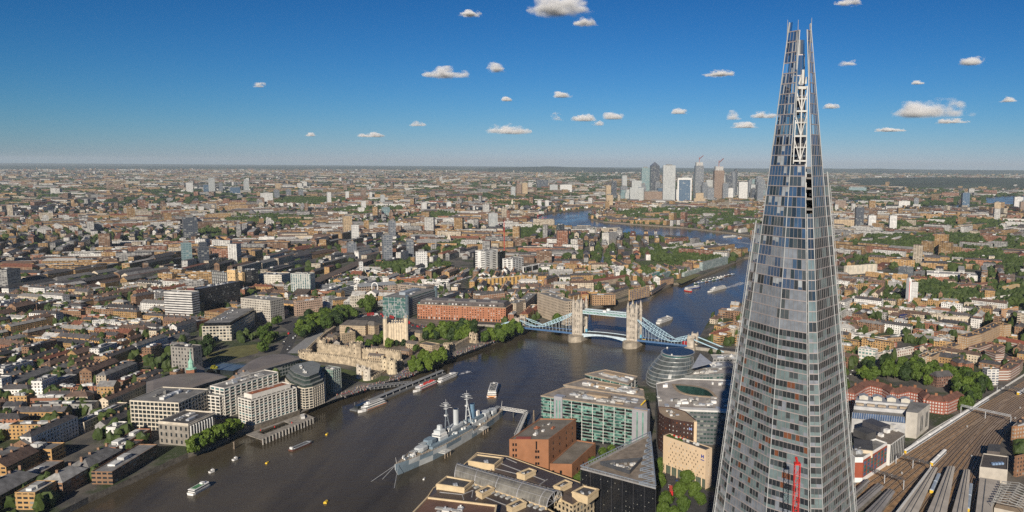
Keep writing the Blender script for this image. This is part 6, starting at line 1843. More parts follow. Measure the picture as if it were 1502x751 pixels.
def eye_office():
 z=topz(1000,603,650)
 pts=[at(x,y,z) for x,y in ((966,598),(995,603.5),(1095,607),(1115,560),(1000,556),(962,563))]
 poly=ccw([(p.x,p.y) for p in pts]); c=centre(poly)
 root=thing('eye_court_office','grey office with an eye-shaped glazed court sunk in its white-cluttered roof','office',(c[0],c[1],Z0)); reg(poly,3)
 b=MB(); b.prism(poly,Z0,z,0,0,top=False); b.build('wall',facade('grey_glass_wall',(.13,.14,.145),(.04,.07,.065),3.0,3.9,.8,.42,.3,.35),root)
 eye=[]
 A,B_=at(990,565,z),at(1047,582,z); d=B_-A; s=Vector((-d.y,d.x,0)).normalized()
 for k in range(14): f=k/13; eye.append(A+d*f+s*12*math.sin(PI*f))
 for k in range(1,13): f=1-k/13; eye.append(A+d*f-s*13*math.sin(PI*f))
 ey=ccw([(p.x,p.y) for p in eye])
 b=MB(); fill_poly(b,poly,z+.02,0,[ey]); parapet(b,poly,z,1.0,.6,1); b.build('roof',[plain('roof_grey_cream',(.34,.31,.28),.85,var=.3,scale=.08),WHITE2],root)
 b=MB(); b.prism(list(reversed(ey)),z-14,z,0,0,top=False); fill_poly(b,ey,z-13.9,1); b.build('court_glazing',[glass('court_glass',(.02,.05,.045),.1,.8),DARKROOF],root)
 b=MB(); b.loft([[(*p,z) for p in inset(ey,-2.6)],[(*p,z+.6) for p in inset(ey,-2.6)]],0,cap=False); 
 ii,oo=ey,inset(ey,-2.6)
 for k in range(len(ey)): j=(k+1) % len(ey); b.face([(*oo[k],z+.6),(*oo[j],z+.6),(*ii[j],z+.6),(*ii[k],z+.6)])
 b.build('court_kerb',plain('roof_tan',(.33,.25,.17),.8),root)
 rg=random.Random(17)
 for i in range(90):
  p=pts[0].lerp(pts[2],rg.random()).lerp(pts[5].lerp(pts[3],rg.random()),rg.uniform(.05,.95))
  if math.dist((p.x,p.y),tuple((A+d*.5))[:2]) < 26: continue
  m_=MB(); m_.box((p.x,p.y,z+.05),(rg.uniform(1.2,6.5),rg.uniform(1.2,4),rg.uniform(.6,2.6)),.15+rg.choice((0,1.57))); m_.build('roof_plant',rg.choice([WHITE,WHITE2,WHITE2,STEEL,PALEROOF,GREYROOF]),root)
 b=MB(); p,q=at(996,603,z+1),at(1070,606,z+1); b.beam(p+Vector((3,0,1)),q+Vector((3,0,1)),6,1.6); b.build('white_roof_edge',WHITE2,root)
eye_office(); mark(1020,580,'the eye-court office')
R2=plain('roof_blue_grey',(.27,.28,.30),.6,var=.2)
r_,poly,zt=office('grey office with stepped glass upper floors behind the eye court',(986,548),(1000,552),(1082,548),575,facade('upper_glass',(.22,.23,.23),(.05,.10,.09),4,4,.8,.5,.4,.3),plain('roof_grey_cream',(.34,.31,.28),.85),clutter=16)
r_,poly,zt=office('flat roofed office with a folded grey metal roof by the round glass hall',(1012,540),(1026,543),(1080,537),560,facade('upper_glass2',(.27,.27,.27),(.05,.09,.09),4,4,.8,.5,.3,.3),R2,clutter=12,text='the folded-roof office')
b=MB(); A,B_,C_=at(1027,522,30),at(1045,533,30),at(1014,541,30)
b.loft([[tuple(A),tuple(B_),tuple(C_)],[tuple(A+Vector((0,0,3))),tuple(B_+Vector((0,0,.5))),tuple(C_+Vector((0,0,.5)))]],0); b.build('folded_roof',plain('fold_grey',(.36,.38,.42),.4),r_)
office('pale office roof beyond the folded metal roof',(1042,523),(1046,527),(1085,527),545,facade('upper_glass3',(.32,.31,.30),(.05,.06,.06),4,4,.7,.4,.1),PALEROOF,clutter=8)
# vaulted galleria between two brown-roofed ranges
def galleria():
 zr=24.0
 rf=plain('galleria_brown_roof',(.075,.058,.050),.5,var=.2,scale=.06)
 stn=plain('galleria_cream_stone',(.60,.47,.29),.8,var=.12)
 lead=plain('roof_seam_grey',(.33,.33,.34),.6)
 def rng(label,px,holes,seams,nm):
  pts=[at(x,y,zr) for x,y in px]; poly=ccw([(p.x,p.y) for p in pts]); c=centre(poly)
  root=thing('galleria_range',label,'building',(c[0],c[1],Z0)); reg(poly,2)
  b=MB(); b.prism(poly,Z0,zr,0,0,top=False); b.build('wall',facade('galleria_wall',(.52,.42,.28),(.03,.03,.03),4,4,.5,.6,.1),root)
  b=MB(); b.loft([[(*p,zr) for p in poly],[(*p,zr+2.2) for p in inset(poly,5)]],0); b.build('roof',rf,root)
  b=MB(); parapet(b,inset(poly,-.3),zr-.4,1.0,.7); b.build('cornice',stn,root)
  for (x0,y0),(x1,y1) in seams:
   p,q=at(x0,y0,zr+2.3),at(x1,y1,zr+2.3); b=MB(); b.beam(p,q,.55,.5); b.build('roof_seam',lead,root)
  for k,q4 in enumerate(holes):      # cream stone roof pavilions
   w_=ccw([tuple(at(x,y,zr+5.5))[:2] for x,y in q4])
   b=MB(); b.prism(w_,zr+.5,zr+5,0,0,top=False); b.prism(inset(w_,-.4),zr+5,zr+5.7,0,0,bottom=True,top=False); parapet(b,w_,zr+5.0,1.2,.9); pv_=b.build('roof_pavilion',stn,root)
   b=MB(); b.face([(*p,zr+5.3) for p in inset(w_,.5)]); b.build('pavilion_roof',DARKROOF,pv_)
   rg=random.Random(k+3); o=order_from(w_,w_[0])
   for i in range(3):
    p0=Vector((*o[0],0)).lerp(Vector((*o[1],0)),rg.uniform(.25,.75)).lerp(Vector((*o[2],0)),rg.uniform(.2,.5)); b=MB(); b.box((p0.x,p0.y,zr+5.3),(rg.uniform(1.5,3),1.4,1),.4); b.build('plant_box',rg.choice([WHITE2,STEEL]),pv_)
  return root
 rng('brown-roofed range on the river side of the glass vault',[(676,686),(700,664.5),(745,670),(800,690),(850,708),(872,722),(840,742),(800,722),(729,698)],
  [[(686.8,677),(725,683),(738,672),(699.5,667)],[(758,694.5),(770,698),(786,690.5),(776,687)],[(812,713),(822,716.5),(839,708),(829,704)],[(839,722),(862,730),(878,718),(856,713)]],
  [((697,680),(758,695)),((735,680),(800,705)),((720,690),(724,683)),((768,702),(775,695)),((790,712),(803,703)),((742,672),(758,679))],'u')
 rng('brown-roofed range on the near side of the glass vault',[(636,716),(668,700),(700,708),(740,720),(800,745),(830,762),(760,790),(690,760),(627,730)],
  [[(640,711),(681,717),(694,706),(655,699)],[(698,721),(707,726),(725,716),(716,712)],[(743,742),(751,747),(772,737),(763,732)]],
  [((645,722),(678,725.5)),((678,725.5),(694,719)),((678,725.5),(680,733)),((706,727),(742,741)),((694,719),(692,729)),((698,733),(706,726))],'l')
 A0,B0=at(674,686,zr+3),at(667,700,zr+3); A1,B1=at(824,728,zr+3),at(802,744,zr+3)
 c=(A0+B1)/2; root=thing('glass_vault','long glazed barrel vault between two brown roofed ranges','glass vault',(c.x,c.y,Z0))
 n,m=26,12; G_=[]
 gv=glass('vault_glass',(.20,.19,.165),.25,.7,.35,.15)
 for i in range(n+1):
  f=i/n; a,b_=A0.lerp(A1,f),B0.lerp(B1,f); a=a+Vector((0,0,0)); w_=(b_-a); r_=w_.length/2
  G_.append([a.lerp(b_,(1-math.cos(PI*j/m))/2)+Vector((0,0,math.sin(PI*j/m)*r_*.72)) for j in range(m+1)])
 b=MB()
 for i in range(n):
  for j in range(m): b.face([tuple(G_[i][j]),tuple(G_[i+1][j]),tuple(G_[i+1][j+1]),tuple(G_[i][j+1])])
 b.build('vault_glazing',gv,root)
 for i in range(0,n+1):
  big=i % 6 == 0 or i == n
  b=MB()
  for j in range(m): b.beam(G_[i][j]+Vector((0,0,.15)),G_[i][j+1]+Vector((0,0,.15)),.5 if big else .16,.5 if big else .2)
  b.build('vault_rib',lead if big else plain('vault_bars',(.28,.27,.24),.6),root)
 for j in (0,3,6,9,m):
  b=MB()
  for i in range(n): b.beam(G_[i][j]+Vector((0,0,.2)),G_[i+1][j]+Vector((0,0,.2)),.45 if j in (0,m) else .22)
  b.build('purlin',lead,root)
 b=MB()
 for k in range(9):      # fanlight of the end arch
  a=A1.lerp(B1,.5); b.beam(a+Vector((-.5,0,0)),G_[n][int(k*m/8)],.3)
 b.face([tuple(x) for x in G_[n]]) if False else None
 b.build('end_fanlight',lead,root)
 for s_,e in ((A0,A1),(B0,B1)):
  b=MB(); b.beam(s_-Vector((0,0,2)),e-Vector((0,0,2)),1.2,4.5); b.build('vault_wall',stn,root)
 for k in range(17):
  f=(k+.6)/17; p=B0.lerp(B1,f); d=(B1-B0).normalized(); q=p+Vector((d.y,-d.x,0))*(-3.0 if True else 3)
  q=p+(p-A0.lerp(A1,f)).normalized()*3.2
  b=MB(); b.box((q.x,q.y,zr+.8),(2.2,3.6,2.4),math.atan2(d.y,d.x)); b.build('roof_light',PALEGL,root)
 poly=ccw([tuple(at(x,y,30))[:2] for x,y in ((627,731),(728,743),(722,775),(598,762))])
 c_=centre(poly); o=thing('cornice_block','cream corniced block with brown roof panels at the bottom edge','building',(c_[0],c_[1],Z0)); reg(poly,2)
 b=MB(); b.prism(poly,Z0,30,0,0,top=False); b.build('wall',facade('galleria_wall',(.52,.42,.28)),o)
 b=MB(); parapet(b,inset(poly,-.5),29.5,1.6,1.1); b.build('cornice',stn,o)
 b=MB(); b.face([(*p,30) for p in inset(poly,.4)]); b.build('roof',plain('rust_brown_roof',(.15,.085,.06),.7,var=.25,scale=.1),o)
 roof_clutter(o,inset(order_from(poly,poly[0]),4),30.05,14,16,(6,4,1.5),(GREYROOF,WHITE2,STEEL,PALEROOF))
galleria(); mark(740,705,'the glass vault'); mark(720,690,'the far brown range'); mark(690,735,'the near brown range')
# ------------------------------------------------------------------ right hand side
def sea_block():
 poly,zt=corners((1249.6,613),(1329,607.5),(1346,606),644) if False else (None,None)
 zt=topz(1345.6,608.5,643)
 pts=[at(*p,zt) for p in ((1250,600),(1329,607),(1346,609),(1364,595),(1340,588),(1258,582))]
 poly=ccw([(p.x,p.y) for p in pts]); c=centre(poly)
 root=thing('concrete_glass_block','long grey block with sloping glass front and a blank concrete end','building',(c[0],c[1],Z0)); reg(poly,3)
 cc=plain('pale_board_concrete',(.46,.43,.38),.85,var=.2,scale=.12)
 o=[p for p in pts]
 ep=ccw([tuple(p)[:2] for p in (o[1],o[2],o[3],o[1].lerp(o[5],.12).lerp(o[4],.75))])
 b=MB(); b.prism(ep,Z0,zt+2,0,1); b.build('concrete_end',[cc,GREYROOF],root)
 for k in range(len(ep)):
  p,q=Vector((*ep[k],0)),Vector((*ep[(k+1) % len(ep)],0))
  if (q-p).length > 12 and (p.y+q.y)/2 < c[1]-0:
   for f in (.3,.42,.72,.82):
    e=p.lerp(q,f); b=MB(); b.box((e.x,e.y,Z0+4),(1.6,.5,zt-Z0-8),math.atan2(q.y-p.y,q.x-p.x)); b.build('window_strip',DGLASS,root)
 body=ccw([tuple(p)[:2] for p in (o[0],o[1],o[4],o[5])])
 b=MB(); b.prism(body,Z0,zt-9,0,1); b.build('lower_wall',[plain('grey_render',(.40,.40,.40),.7),GREYROOF],root)
 u=Vector((*tuple(o[1]-o[0])[:2],0)); v=(o[5]-o[0])
 st=lambda f,z: [tuple(o[0]+v*f+Vector((0,0,z-zt))),tuple(o[1]+(o[4]-o[1])*f+Vector((0,0,z-zt)))]
 lev=[(0.02,zt-9),(.10,zt-4.5),(.30,zt-4),(.32,zt-1),(.55,zt-.5),(.57,zt+1.5),(.98,zt+1.5)]
 mm=[glass('slope_glass',(.07,.11,.19),.15,.8),GREYROOF,plain('grey_render',(.40,.40,.40),.7),plain('zinc',(.30,.31,.33),.5),plain('grey_render',(.40,.40,.40),.7),plain('zinc',(.30,.31,.33),.5)]
 for i in range(len(lev)-1):
  a,b2=st(*lev[i]),st(*lev[i+1]); b=MB(); lowr=[(p[0],p[1],zt-9.2) for p in (a[0],a[1],b2[1],b2[0])]
  up=[a[0],a[1],b2[1],b2[0]]
  if ccw([p[:2] for p in up])[0] != up[0][:2]: up=up[::-1]; lowr=lowr[::-1]
  b.loft([lowr,up],0); b.build('stepped_roof',mm[i],root)
 for k in range(24):
  a,b2=st(0.018,zt-9),st(.10,zt-4.4); f=k/23
  p=Vector(a[0]).lerp(Vector(a[1]),f); q=Vector(b2[0]).lerp(Vector(b2[1]),f); b=MB(); b.beam(p+Vector((-.1,0,.1)),q+Vector((-.1,0,.1)),.25); b.build('glazing_bar',STEEL,root)
 for k in range(4):      # roof plant sheds in a row
  p=o[5].lerp(o[4],(k+.5)/4).lerp(o[0].lerp(o[1],(k+.5)/4),.22); ang=math.atan2(u.y,u.x)
  b=MB(); b.box((p.x,p.y,zt+1.4),(u.length*.17,8,3.2),ang); b.gable(rect(p.x,p.y,u.length*.17,8,ang),zt+4.6,zt+6,.3,1); b.build('roof_shed',[plain('shed_cream',(.50,.47,.40),.7),plain('zinc',(.30,.31,.33),.5)],root)
 for k in range(5):
  p=o[0].lerp(o[1],(k+.5)/5).lerp(o[5].lerp(o[4],(k+.5)/5),.42); b=MB(); b.box((p.x,p.y,zt-1),(7,3,2),math.atan2(u.y,u.x)); b.build('roof_box',plain('box_tan',(.36,.29,.21),.8),root)
sea_block(); mark(1300,600,'the concrete and glass block')
def white_red():
 zt=topz(1302,668,700) if False else topz(1249,664,698)
 pts=[at(*p,zt) for p in ((1247,667),(1254,673),(1266,673),(1301,651),(1284,645),(1252,655))]
 poly=ccw([(p.x,p.y) for p in pts]); c=centre(poly)
 root=thing('white_red_office','white office with red brick panels and blue windows by the tracks','office',(c[0],c[1],Z0)); reg(poly,3)
 b=MB(); b.prism(poly,Z0,zt,0,0,top=False); parapet(b,poly,zt,1.2,.6); b.build('wall',WHITE,root)
 b=MB(); b.face([(*p,zt+.1) for p in inset(poly,.5)]); b.build('roof',GREYROOF,root); roof_clutter(root,[poly[i] for i in (0,2,3,5)],zt+.1,5,5,(8,6,3))
 rd=plain('deep_red_brick',(.30,.07,.035),.85,var=.12)
 def panel(p,q,f0,f1,z0,z1,m_,nm,off=.15,wins=None):
  d=q-p; a,e=p+d*f0,p+d*f1; nrm=Vector((d.y,-d.x,0)).normalized()
  if nrm.dot(Vector((c[0],c[1],0))-p) > 0: nrm=-nrm
  m0=(a+e)/2; b=MB(); b.box((m0.x+nrm.x*off,m0.y+nrm.y*off,z0),((e-a).length,.35,z1-z0),math.atan2(d.y,d.x)); return b.build(nm,m_,root)
 P0=[Vector((p.x,p.y,0)) for p in pts]
 panel(P0[1],P0[2],.02,1.0,Z0+4,zt-3,rd,'brick_panel')
 panel(P0[2],P0[3],.0,1.0,Z0+4,zt-1.2,rd,'brick_panel')
 for r in range(4):
  for k in range(7):
   f=(k+.5)/7; z=Z0+5+r*(zt-Z0-7)/4; panel(P0[2],P0[3],f-.045,f+.045,z,z+2.4,TGLASS if (k+r) % 3 else BLUEGL,'window',.4)
 z2=topz(1304.6,655,669) if False else zt-1
 q=[at(*p,z2) for p in ((1301.5,651.5),(1306,652),(1328,636.5),(1312,630),(1280,640))]; poly2=ccw([(p.x,p.y) for p in q]); reg(poly2,2)
 b=MB(); b.prism(poly2,Z0,z2,0,1); b.build('rear_wing',[WHITE2,plain('roof_brown_grey',(.20,.17,.14),.85)],root)
 for k in range(9):
  f=(k+.5)/9; p=q[1].lerp(q[2],f); d=q[2]-q[1]; nrm=Vector((d.y,-d.x,0)).normalized()
  b=MB(); b.box((p.x+nrm.x*.2,p.y+nrm.y*.2,Z0+2),(1.3,.5,z2-Z0-3),math.atan2(d.y,d.x)); b.build('window_strip',DGLASS,root)
 for x,y,sx,sy,sz,m_ in ((1268,641,14,12,6,DARKROOF),(1285,628,20,12,5,plain('slate_mansard',(.07,.07,.08),.6)),(1300,634,5,4,3,WHITE),(1292,640,4,3,2.4,WHITE),(1310,627,4,4,3,WHITE2),(1314,632,3,3,2,WHITE2)):
  p=at(x,y,z2); b=MB(); b.box((p.x,p.y,z2),(sx,sy,sz),.6); b.build('roof_plant',m_,root)
 p=at(1266,656,z2+2); b=MB(); b.box((p.x,p.y,z2-2),(22,14,6),-.25); b.build('stair_block',plain('cream_block',(.55,.46,.34),.8),root); b=MB(); b.box((p.x,p.y,z2+4),(22.6,14.6,.6),-.25); b.build('stair_block_roof',DARKROOF,root)
white_red(); mark(1280,670,'the white and red office')
def court_block():
 """red brick mansion block bent round a garden"""
 zt=topz(1383,582,600.4)
 line=[(1247,575),(1262,566),(1274,562),(1300,568),(1312,575),(1330,571),(1354,576),(1362,584),(1384,587),(1405,578)]
 cc=at(1330,575); root=thing('mansion_block','long bent red brick mansion block with white windows under brown tiles','apartment block',cc)
 fac=facade('mansion_red',(.30,.085,.05),(.55,.53,.50),2.7,3.1,.55,.55,.3)
 wins=[]
 for a,b_ in zip(line[:-1],line[1:]):
  p,q=at(*a,zt),at(*b_,zt); d=(q-p).normalized(); s=Vector((-d.y,d.x,0))*5.5
  poly=ccw([tuple(p+s-d*1.5)[:2],tuple(p-s-d*1.5)[:2],tuple(q-s+d*1.5)[:2],tuple(q+s+d*1.5)[:2]]); reg(poly,2)
  w=MB(); w.prism(poly,Z0,zt,0,0,top=False); w.build('wall',fac,root)
  w=MB(); w.gable(poly,zt,zt+4.2,.6,0,0,hip=4); w.build('roof',plain('brown_tiles',(.14,.065,.045),.85,var=.25),root)
  c=(p+q)/2; w=MB(); w.box((c.x,c.y,zt+2.5),(2.6,1.2,4),math.atan2(d.y,d.x)); w.build('chimney',BRICKRED,root)
court_block(); mark(1330,575,'the red mansion block')
def chain_block(label,line,half,yt,yb,fac,roof,gable=0,name='terrace_block',cat='apartment block',at_i=0,text=None):
 zt=topz(line[at_i][0],yt,yb); m=at(*line[len(line)//2],zt); root=thing(name,label,cat,(m.x,m.y,Z0))
 for a,b_ in zip(line[:-1],line[1:]):
  p,q=at(*a,zt),at(*b_,zt); d=(q-p).normalized(); s=Vector((-d.y,d.x,0))*half
  poly=ccw([tuple(p+s-d*.8)[:2],tuple(p-s-d*.8)[:2],tuple(q-s+d*.8)[:2],tuple(q+s+d*.8)[:2]]); reg(poly,2)
  w=MB(); w.prism(poly,Z0,zt,0,0,top=False)
  if not gable: parapet(w,poly,zt,.8,.4)
  w.build('wall',fac,root); w=MB()
  if gable: w.gable(poly,zt,zt+gable,.4,0,0,hip=2)
  else: w.face([(*p_,zt+.05) for p_ in poly])
  w.build('roof',roof,root)
  n=max(1,int((q-p).length/14))
  for k in range(n):
   c=p.lerp(q,(k+.5)/n); w=MB(); w.box((c.x,c.y,zt+(gable*.5 if gable else 0)),(2,1,2.2 if not gable else gable*.5+1.4),math.atan2(d.y,d.x)); w.build('chimney',BRICKTAN,root)
 if text: mark(*line[len(line)//2],text)
TANM=facade('tan_mansion',(.40,.26,.14),(.50,.47,.40),3,3.2,.42,.5,.4)
chain_block('long curving tan brick mansion terrace, tall block above the park trees',[(1413,494),(1432,489),(1450,481),(1464,474),(1478,477)],7,494,518,TANM,SLATE,0,at_i=0,text='the tall tan mansion terrace')
chain_block('lower tan terrace stepping down left of the tall mansion block',[(1360,523),(1375,515),(1392,508),(1413,501)],6,523,536,TANM,SLATE,0,at_i=0)
chain_block('white fronted terrace half behind the park trees',[(1350,524),(1362,518),(1388,510.5)],5,524,537,facade('white_terrace',(.60,.53,.42),(.08,.08,.08),3,3.2,.4,.5,.2),SLATE,0,at_i=0)
ZW=facade('banded_flats',(.26,.13,.09),(.66,.64,.60),30,3.0,1.0,.42,1.0)
chain_block('low zigzag flats with white balcony bands, upper arm',[(1428,510),(1450,503),(1467,507),(1452,515),(1466,520)],6,510,525,ZW,plain('flats_brown_roof',(.13,.105,.085),.85),0,name='zigzag_flats',at_i=0,text='the zigzag flats')
chain_block('low zigzag flats with white balcony bands, lower arm by the tracks',[(1462,541),(1475,541),(1488,533),(1493,527),(1478,525)],6,541,556,ZW,plain('flats_brown_roof',(.13,.105,.085),.85),0,name='zigzag_flats',at_i=0)
chain_block('flats with orange and white painted panels at the end of the zigzag',[(1446,541),(1461,541)],5,541,563,facade('orangeflats',(.62,.60,.56),(.10,.12,.16),5,3,.7,.5,.3),GREYROOF,0,name='zigzag_flats',at_i=0)
chain_block('long low red roofed flats behind the zigzag ones',[(1465,496),(1500,503),(1530,509)],6,496,506,ZW,plain('red_tiles2',(.26,.08,.05),.85),3,at_i=0)
chain_block('small brick gabled house among the park trees',[(1370,551),(1392,549)],6,551,566,facade('smallbrick',(.20,.11,.08),bay=3,flo=3.2),SLATE,5,name='brick_house',cat='house',at_i=0)
chain_block('brick villa with red bands at the right edge of the park',[(1402,528),(1412,532),(1422,531)],6,530,545,facade('redband_villa',(.34,.15,.08),(.06,.06,.06),3,3.2,.4,.45,.2),SLATE,3,name='brick_house',cat='house',at_i=0)
RIGHT=[
 ('white pavilion fronted building with green glass bays by the street',(1254,508),(1259,511),(1284,515),529,facade('whitegreen',(.66,.63,.57),(.14,.26,.24),4.4,4.5,.66,.55,.4),PALEROOF,3,'the white green-bayed building',0),
 ('cream stepped block behind the white green-bayed building',(1268,504),(1272,508),(1293,502),516,facade('creamstep',(.62,.53,.40),bay=4,flo=4,ww=.3,wh=.4),PALEROOF,3,None,0),
 ('white terrace of old shops with red brick panels along the street',(1284,514),(1290,520),(1341,510),529,facade('shopter',(.58,.53,.47),(.20,.06,.04),4.4,4,.4,.5,.2),SLATE,6,'the white shop terrace',0),
 ('red brick range with white bays behind the white shop terrace',(1288,503),(1292,507),(1316,503),513,facade('redbays',(.32,.11,.06),(.55,.53,.48),5,3.4,.4,.6,.7),SLATE,2,None,0),
 ('deep red brick corner block with white stone bands',(1338,505),(1346,512),(1368,502),519,facade('redbands',(.30,.09,.05),(.55,.53,.48),4,3.4,.45,.5,.6),SLATE,3,'the deep red corner block',0),
 ('white rendered building with dark windows left of the slate roofs',(1240,488),(1243,492),(1266,489),502,facade('whiterend',(.62,.60,.56),bay=4,flo=3.6),GREYROOF,4,None,0),
 ('long dark slate roofed market range with rooflights',(1290,488),(1300,497),(1362,492),502,facade('mktwall',(.36,.24,.14),bay=4,flo=4),plain('market_slate',(.05,.053,.062),.5,var=.3),14,'the dark market roofs',0),
 ('pale ribbed end building with white columns beside the slate range',(1352,484),(1357,489),(1370,486),500,facade('ribbed',(.64,.62,.58),bay=2.4,flo=14,ww=.4,wh=.8),PALEROOF,1,None,0),
 ('white residential tower with a blank slab edge and dotted windows',(1330,414),(1334,416),(1347,414.5),446,facade('dotted',(.74,.73,.70),(.05,.05,.05),2.8,2.9,.34,.4,.05),PALEROOF,1,'the white residential tower',0),
 ('grey glass office cube beyond the white residential tower',(1318,391),(1331,393),(1340,389),411,facade('greycube',(.17,.185,.20),(.10,.12,.14),3,3.6,.7,.6,.3,.35),GREYROOF,3,'the grey glass cube',0),
 ('dark grey office wing right of the grey glass cube',(1340,396),(1342,399),(1357,397),408,facade('greywing',(.14,.145,.15),(.30,.30,.28),4,3.6,.3,.4,.5),GREYROOF,2,None,0),
 ('huge cream warehouse with a ribbed white centre',(1238,387),(1241,391),(1287,388),403,facade('creamware',(.62,.56,.45),(.50,.47,.40),14,30,.2,.7,.9),PALEROOF,1,'the cream warehouse',0),
 ('ochre flats with balconies under the cream warehouse',(1241,404),(1244,408),(1265,404),413,facade('ochref',(.48,.31,.12),bay=4,flo=3,ww=.55),BRICKTAN,2,None,0),
 ('tan terrace with blue-grey roof left of the railway tower',(1244,413),(1248,419),(1282,416),428,facade('tanblue',(.46,.29,.12),bay=5,flo=3.2,ww=.6),plain('roof_slate_blue',(.10,.13,.17),.6),3,'the tan blue-roofed terrace',0),
 ('navy box building spotted with yellow windows',(1319,461),(1322,463),(1333,460.5),474,facade('navyspot',(.02,.03,.14),(.55,.50,.20),3,3,.4,.4,.45),DARKROOF,0,'the spotted navy box',0),
 ('pale blue-green schoolhouse with ribbon windows',(1262,443),(1264,447),(1285,443),452,facade('schoolg',(.52,.56,.52),(.12,.16,.16),12,4,.9,.4,.2),PALEROOF,1,None,0),
 ('white stepped flats at the left against the glass spire',(1228,452),(1230,461),(1241,452),474,facade('stepflat',(.60,.58,.53),(.12,.12,.11),3.2,3,.6,.4,.3),PALEROOF,0,None,0),
 ('cream ridged roof hall among the brown terraces',(1268,487),(1272,492),(1288,485),495,BRICKTAN,plain('cream_sheet',(.50,.45,.37),.7),0,None,3),
 ('white long slab of flats with a dotted facade in the trees',(1427,435),(1430,440),(1487,433),445,facade('whitelong',(.68,.66,.62),(.06,.06,.06),3,3,.4,.45,.1),PALEROOF,3,'the white dotted slab',0),
 ('tan flats with tall blue-green stair window by the trees',(1470,418),(1474,421),(1496,417),431,facade('tanstair',(.50,.33,.14),(.25,.30,.28),4,3,.6,.5,.3),PALEROOF,2,None,0),
 ('orange brick stepped office at the right edge',(1469,452),(1472,455),(1494,450),467,facade('orangestep',(.52,.28,.13),(.40,.38,.34),4,3.4,.7,.45,.5),PALEROOF,3,'the orange stepped office',0),
 ('brown brick gabled flats above the tan curving terrace',(1440,449),(1444,455),(1456,447),463,facade('brgab',(.30,.16,.09),bay=3.4,flo=3.2),SLATE,0,None,4),
 ('dark modern rust-sided house with a rounded roof in the trees',(1471,402),(1474,404),(1489,403),415,facade('rusty',(.16,.12,.10),bay=3,flo=3),DARKROOF,1,None,0),
 ('white terrace row stretching through the trees',(1357,397),(1360,401),(1434,405),408,facade('whiterow',(.66,.64,.60),(.25,.25,.25),5,3,.3,.5,.3),PALEROOF,4,'the white terrace row',0),
 ('long blue-grey roofed school range before the white terrace row',(1366,406),(1370,410),(1405,407),413,BRICKTAN,plain('roof_slate_blue',(.10,.13,.17),.6),0,None,3),
 ('tan brick hall with white cupola before the white terrace row',(1434,408),(1437,411),(1457,408),415,facade('cupolahall',(.46,.36,.24),bay=3,flo=3.5),GREYROOF,1,None,0),
 ('long red tiled range with white dormers',(1407,417),(1410,420),(1457,416),425,facade('dormerr',(.42,.22,.13),(.6,.58,.52),3,4,.5,.5,1),plain('brown_tiles',(.14,.065,.045),.85),0,None,4),
 ('grey concrete lens-topped block standing in the wooded park',(1433,355),(1436,358),(1460,354),366,facade('lens',(.36,.36,.37),(.16,.17,.2),3,3,.6,.5,.2),WHITE2,2,'the grey lens block',0),
 ('brown red roofed terrace in the middle distance near white flats',(1384,424),(1388,428),(1408,422),431,facade('midterr',(.32,.19,.11),bay=3.4,flo=3.2),plain('brown_tiles',(.14,.065,.045),.85),0,None,3),
 ('cream flats with rounded arches below the brown roofs',(1376,462),(1380,466),(1424,466),478,facade('creamarch',(.60,.52,.40),(.20,.16,.12),5,6,.4,.6,.3),GREYROOF,2,'the cream arched flats',0),
 ('white drum-roofed building between brown terraces',(1362,461),(1366,464),(1381,460),470,facade('drumr',(.60,.56,.48),bay=4,flo=4),WHITE2,0,None,0),
]
for lab,l,n_,r,yb,wl,rf,cl,tx,g in RIGHT:
 nm='residential_tower' if 'tower' in lab and 'residential' in lab else 'warehouse' if 'warehouse' in lab else 'apartment_block' if 'flats' in lab else 'terrace_building' if 'terrace' in lab else 'town_building'
 r_=office(lab,l,n_,r,yb,wl,rf,nm,cl,'building',tx,gable=g)
 if nm == 'residential_tower': WT=r_[0]
c=at(1331.5,446.5); zt=topz(1331,408.5,446); o=WT
b=MB(); b.box((c.x,c.y,Z0),(9,4.5,zt-Z0),.25); b.build('stair_slab',WHITE,o)
b=MB(); b.box((c.x-4.6,c.y,Z0+6),(.4,1.2,zt-Z0-10),.25); b.build('red_window_strip',RED,o)
b=MB(); b.box((c.x,c.y,zt),(5,3,2.2),.25); b.build('lift_head',WHITE2,o)
mark(1345,500,'the market roofs')
# ------------------------------------------------------------------ railway
ZR=Z0+.12
LEFT=[(1225,738),(1247,722),(1310,680),(1370,641),(1430,603),(1502,560),(1570,520),(1650,472)]
RIGHT_=[(1440,830),(1442,760),(1448,700),(1460,655),(1478,630),(1502,611),(1570,568),(1650,515)]
def curve(pts,t):
 f=t*(len(pts)-1); i=min(int(f),len(pts)-2); f -= i
 return pts[i].lerp(pts[i+1],f)
def arcpts(px,n=40):
 w_=[at(x,y,ZR) for x,y in px]; seg=[(b_-a).length for a,b_ in zip(w_[:-1],w_[1:])]; tot=sum(seg); out=[]
 for k in range(n+1):
  s=tot*k/n; i=0
  while i < len(seg)-1 and s > seg[i]: s -= seg[i]; i+=1
  out.append(w_[i].lerp(w_[i+1],min(1,s/seg[i])))
 for _ in range(4):
  out=[out[0]]+[(out[i-1]+out[i]*2+out[i+1])/4 for i in range(1,len(out)-1)]+[out[-1]]
 return out
LA,RA=arcpts(LEFT),arcpts(RIGHT_)
BALL=plain('rust_ballast',(.29,.175,.09),.95,var=.45,scale=.25)
b=MB()
n=len(LA)
for i in range(n-1): 
 q=[LA[i]+(LA[i]-RA[i]).normalized()*4,RA[i]+(RA[i]-LA[i]).normalized()*4,RA[i+1]+(RA[i+1]-LA[i+1]).normalized()*4,LA[i+1]+(LA[i+1]-RA[i+1]).normalized()*4]
 q=[(p.x,p.y,ZR) for p in q]; b.face(q)
tag(b.build('rail_yard',[BALL]),kind='structure')
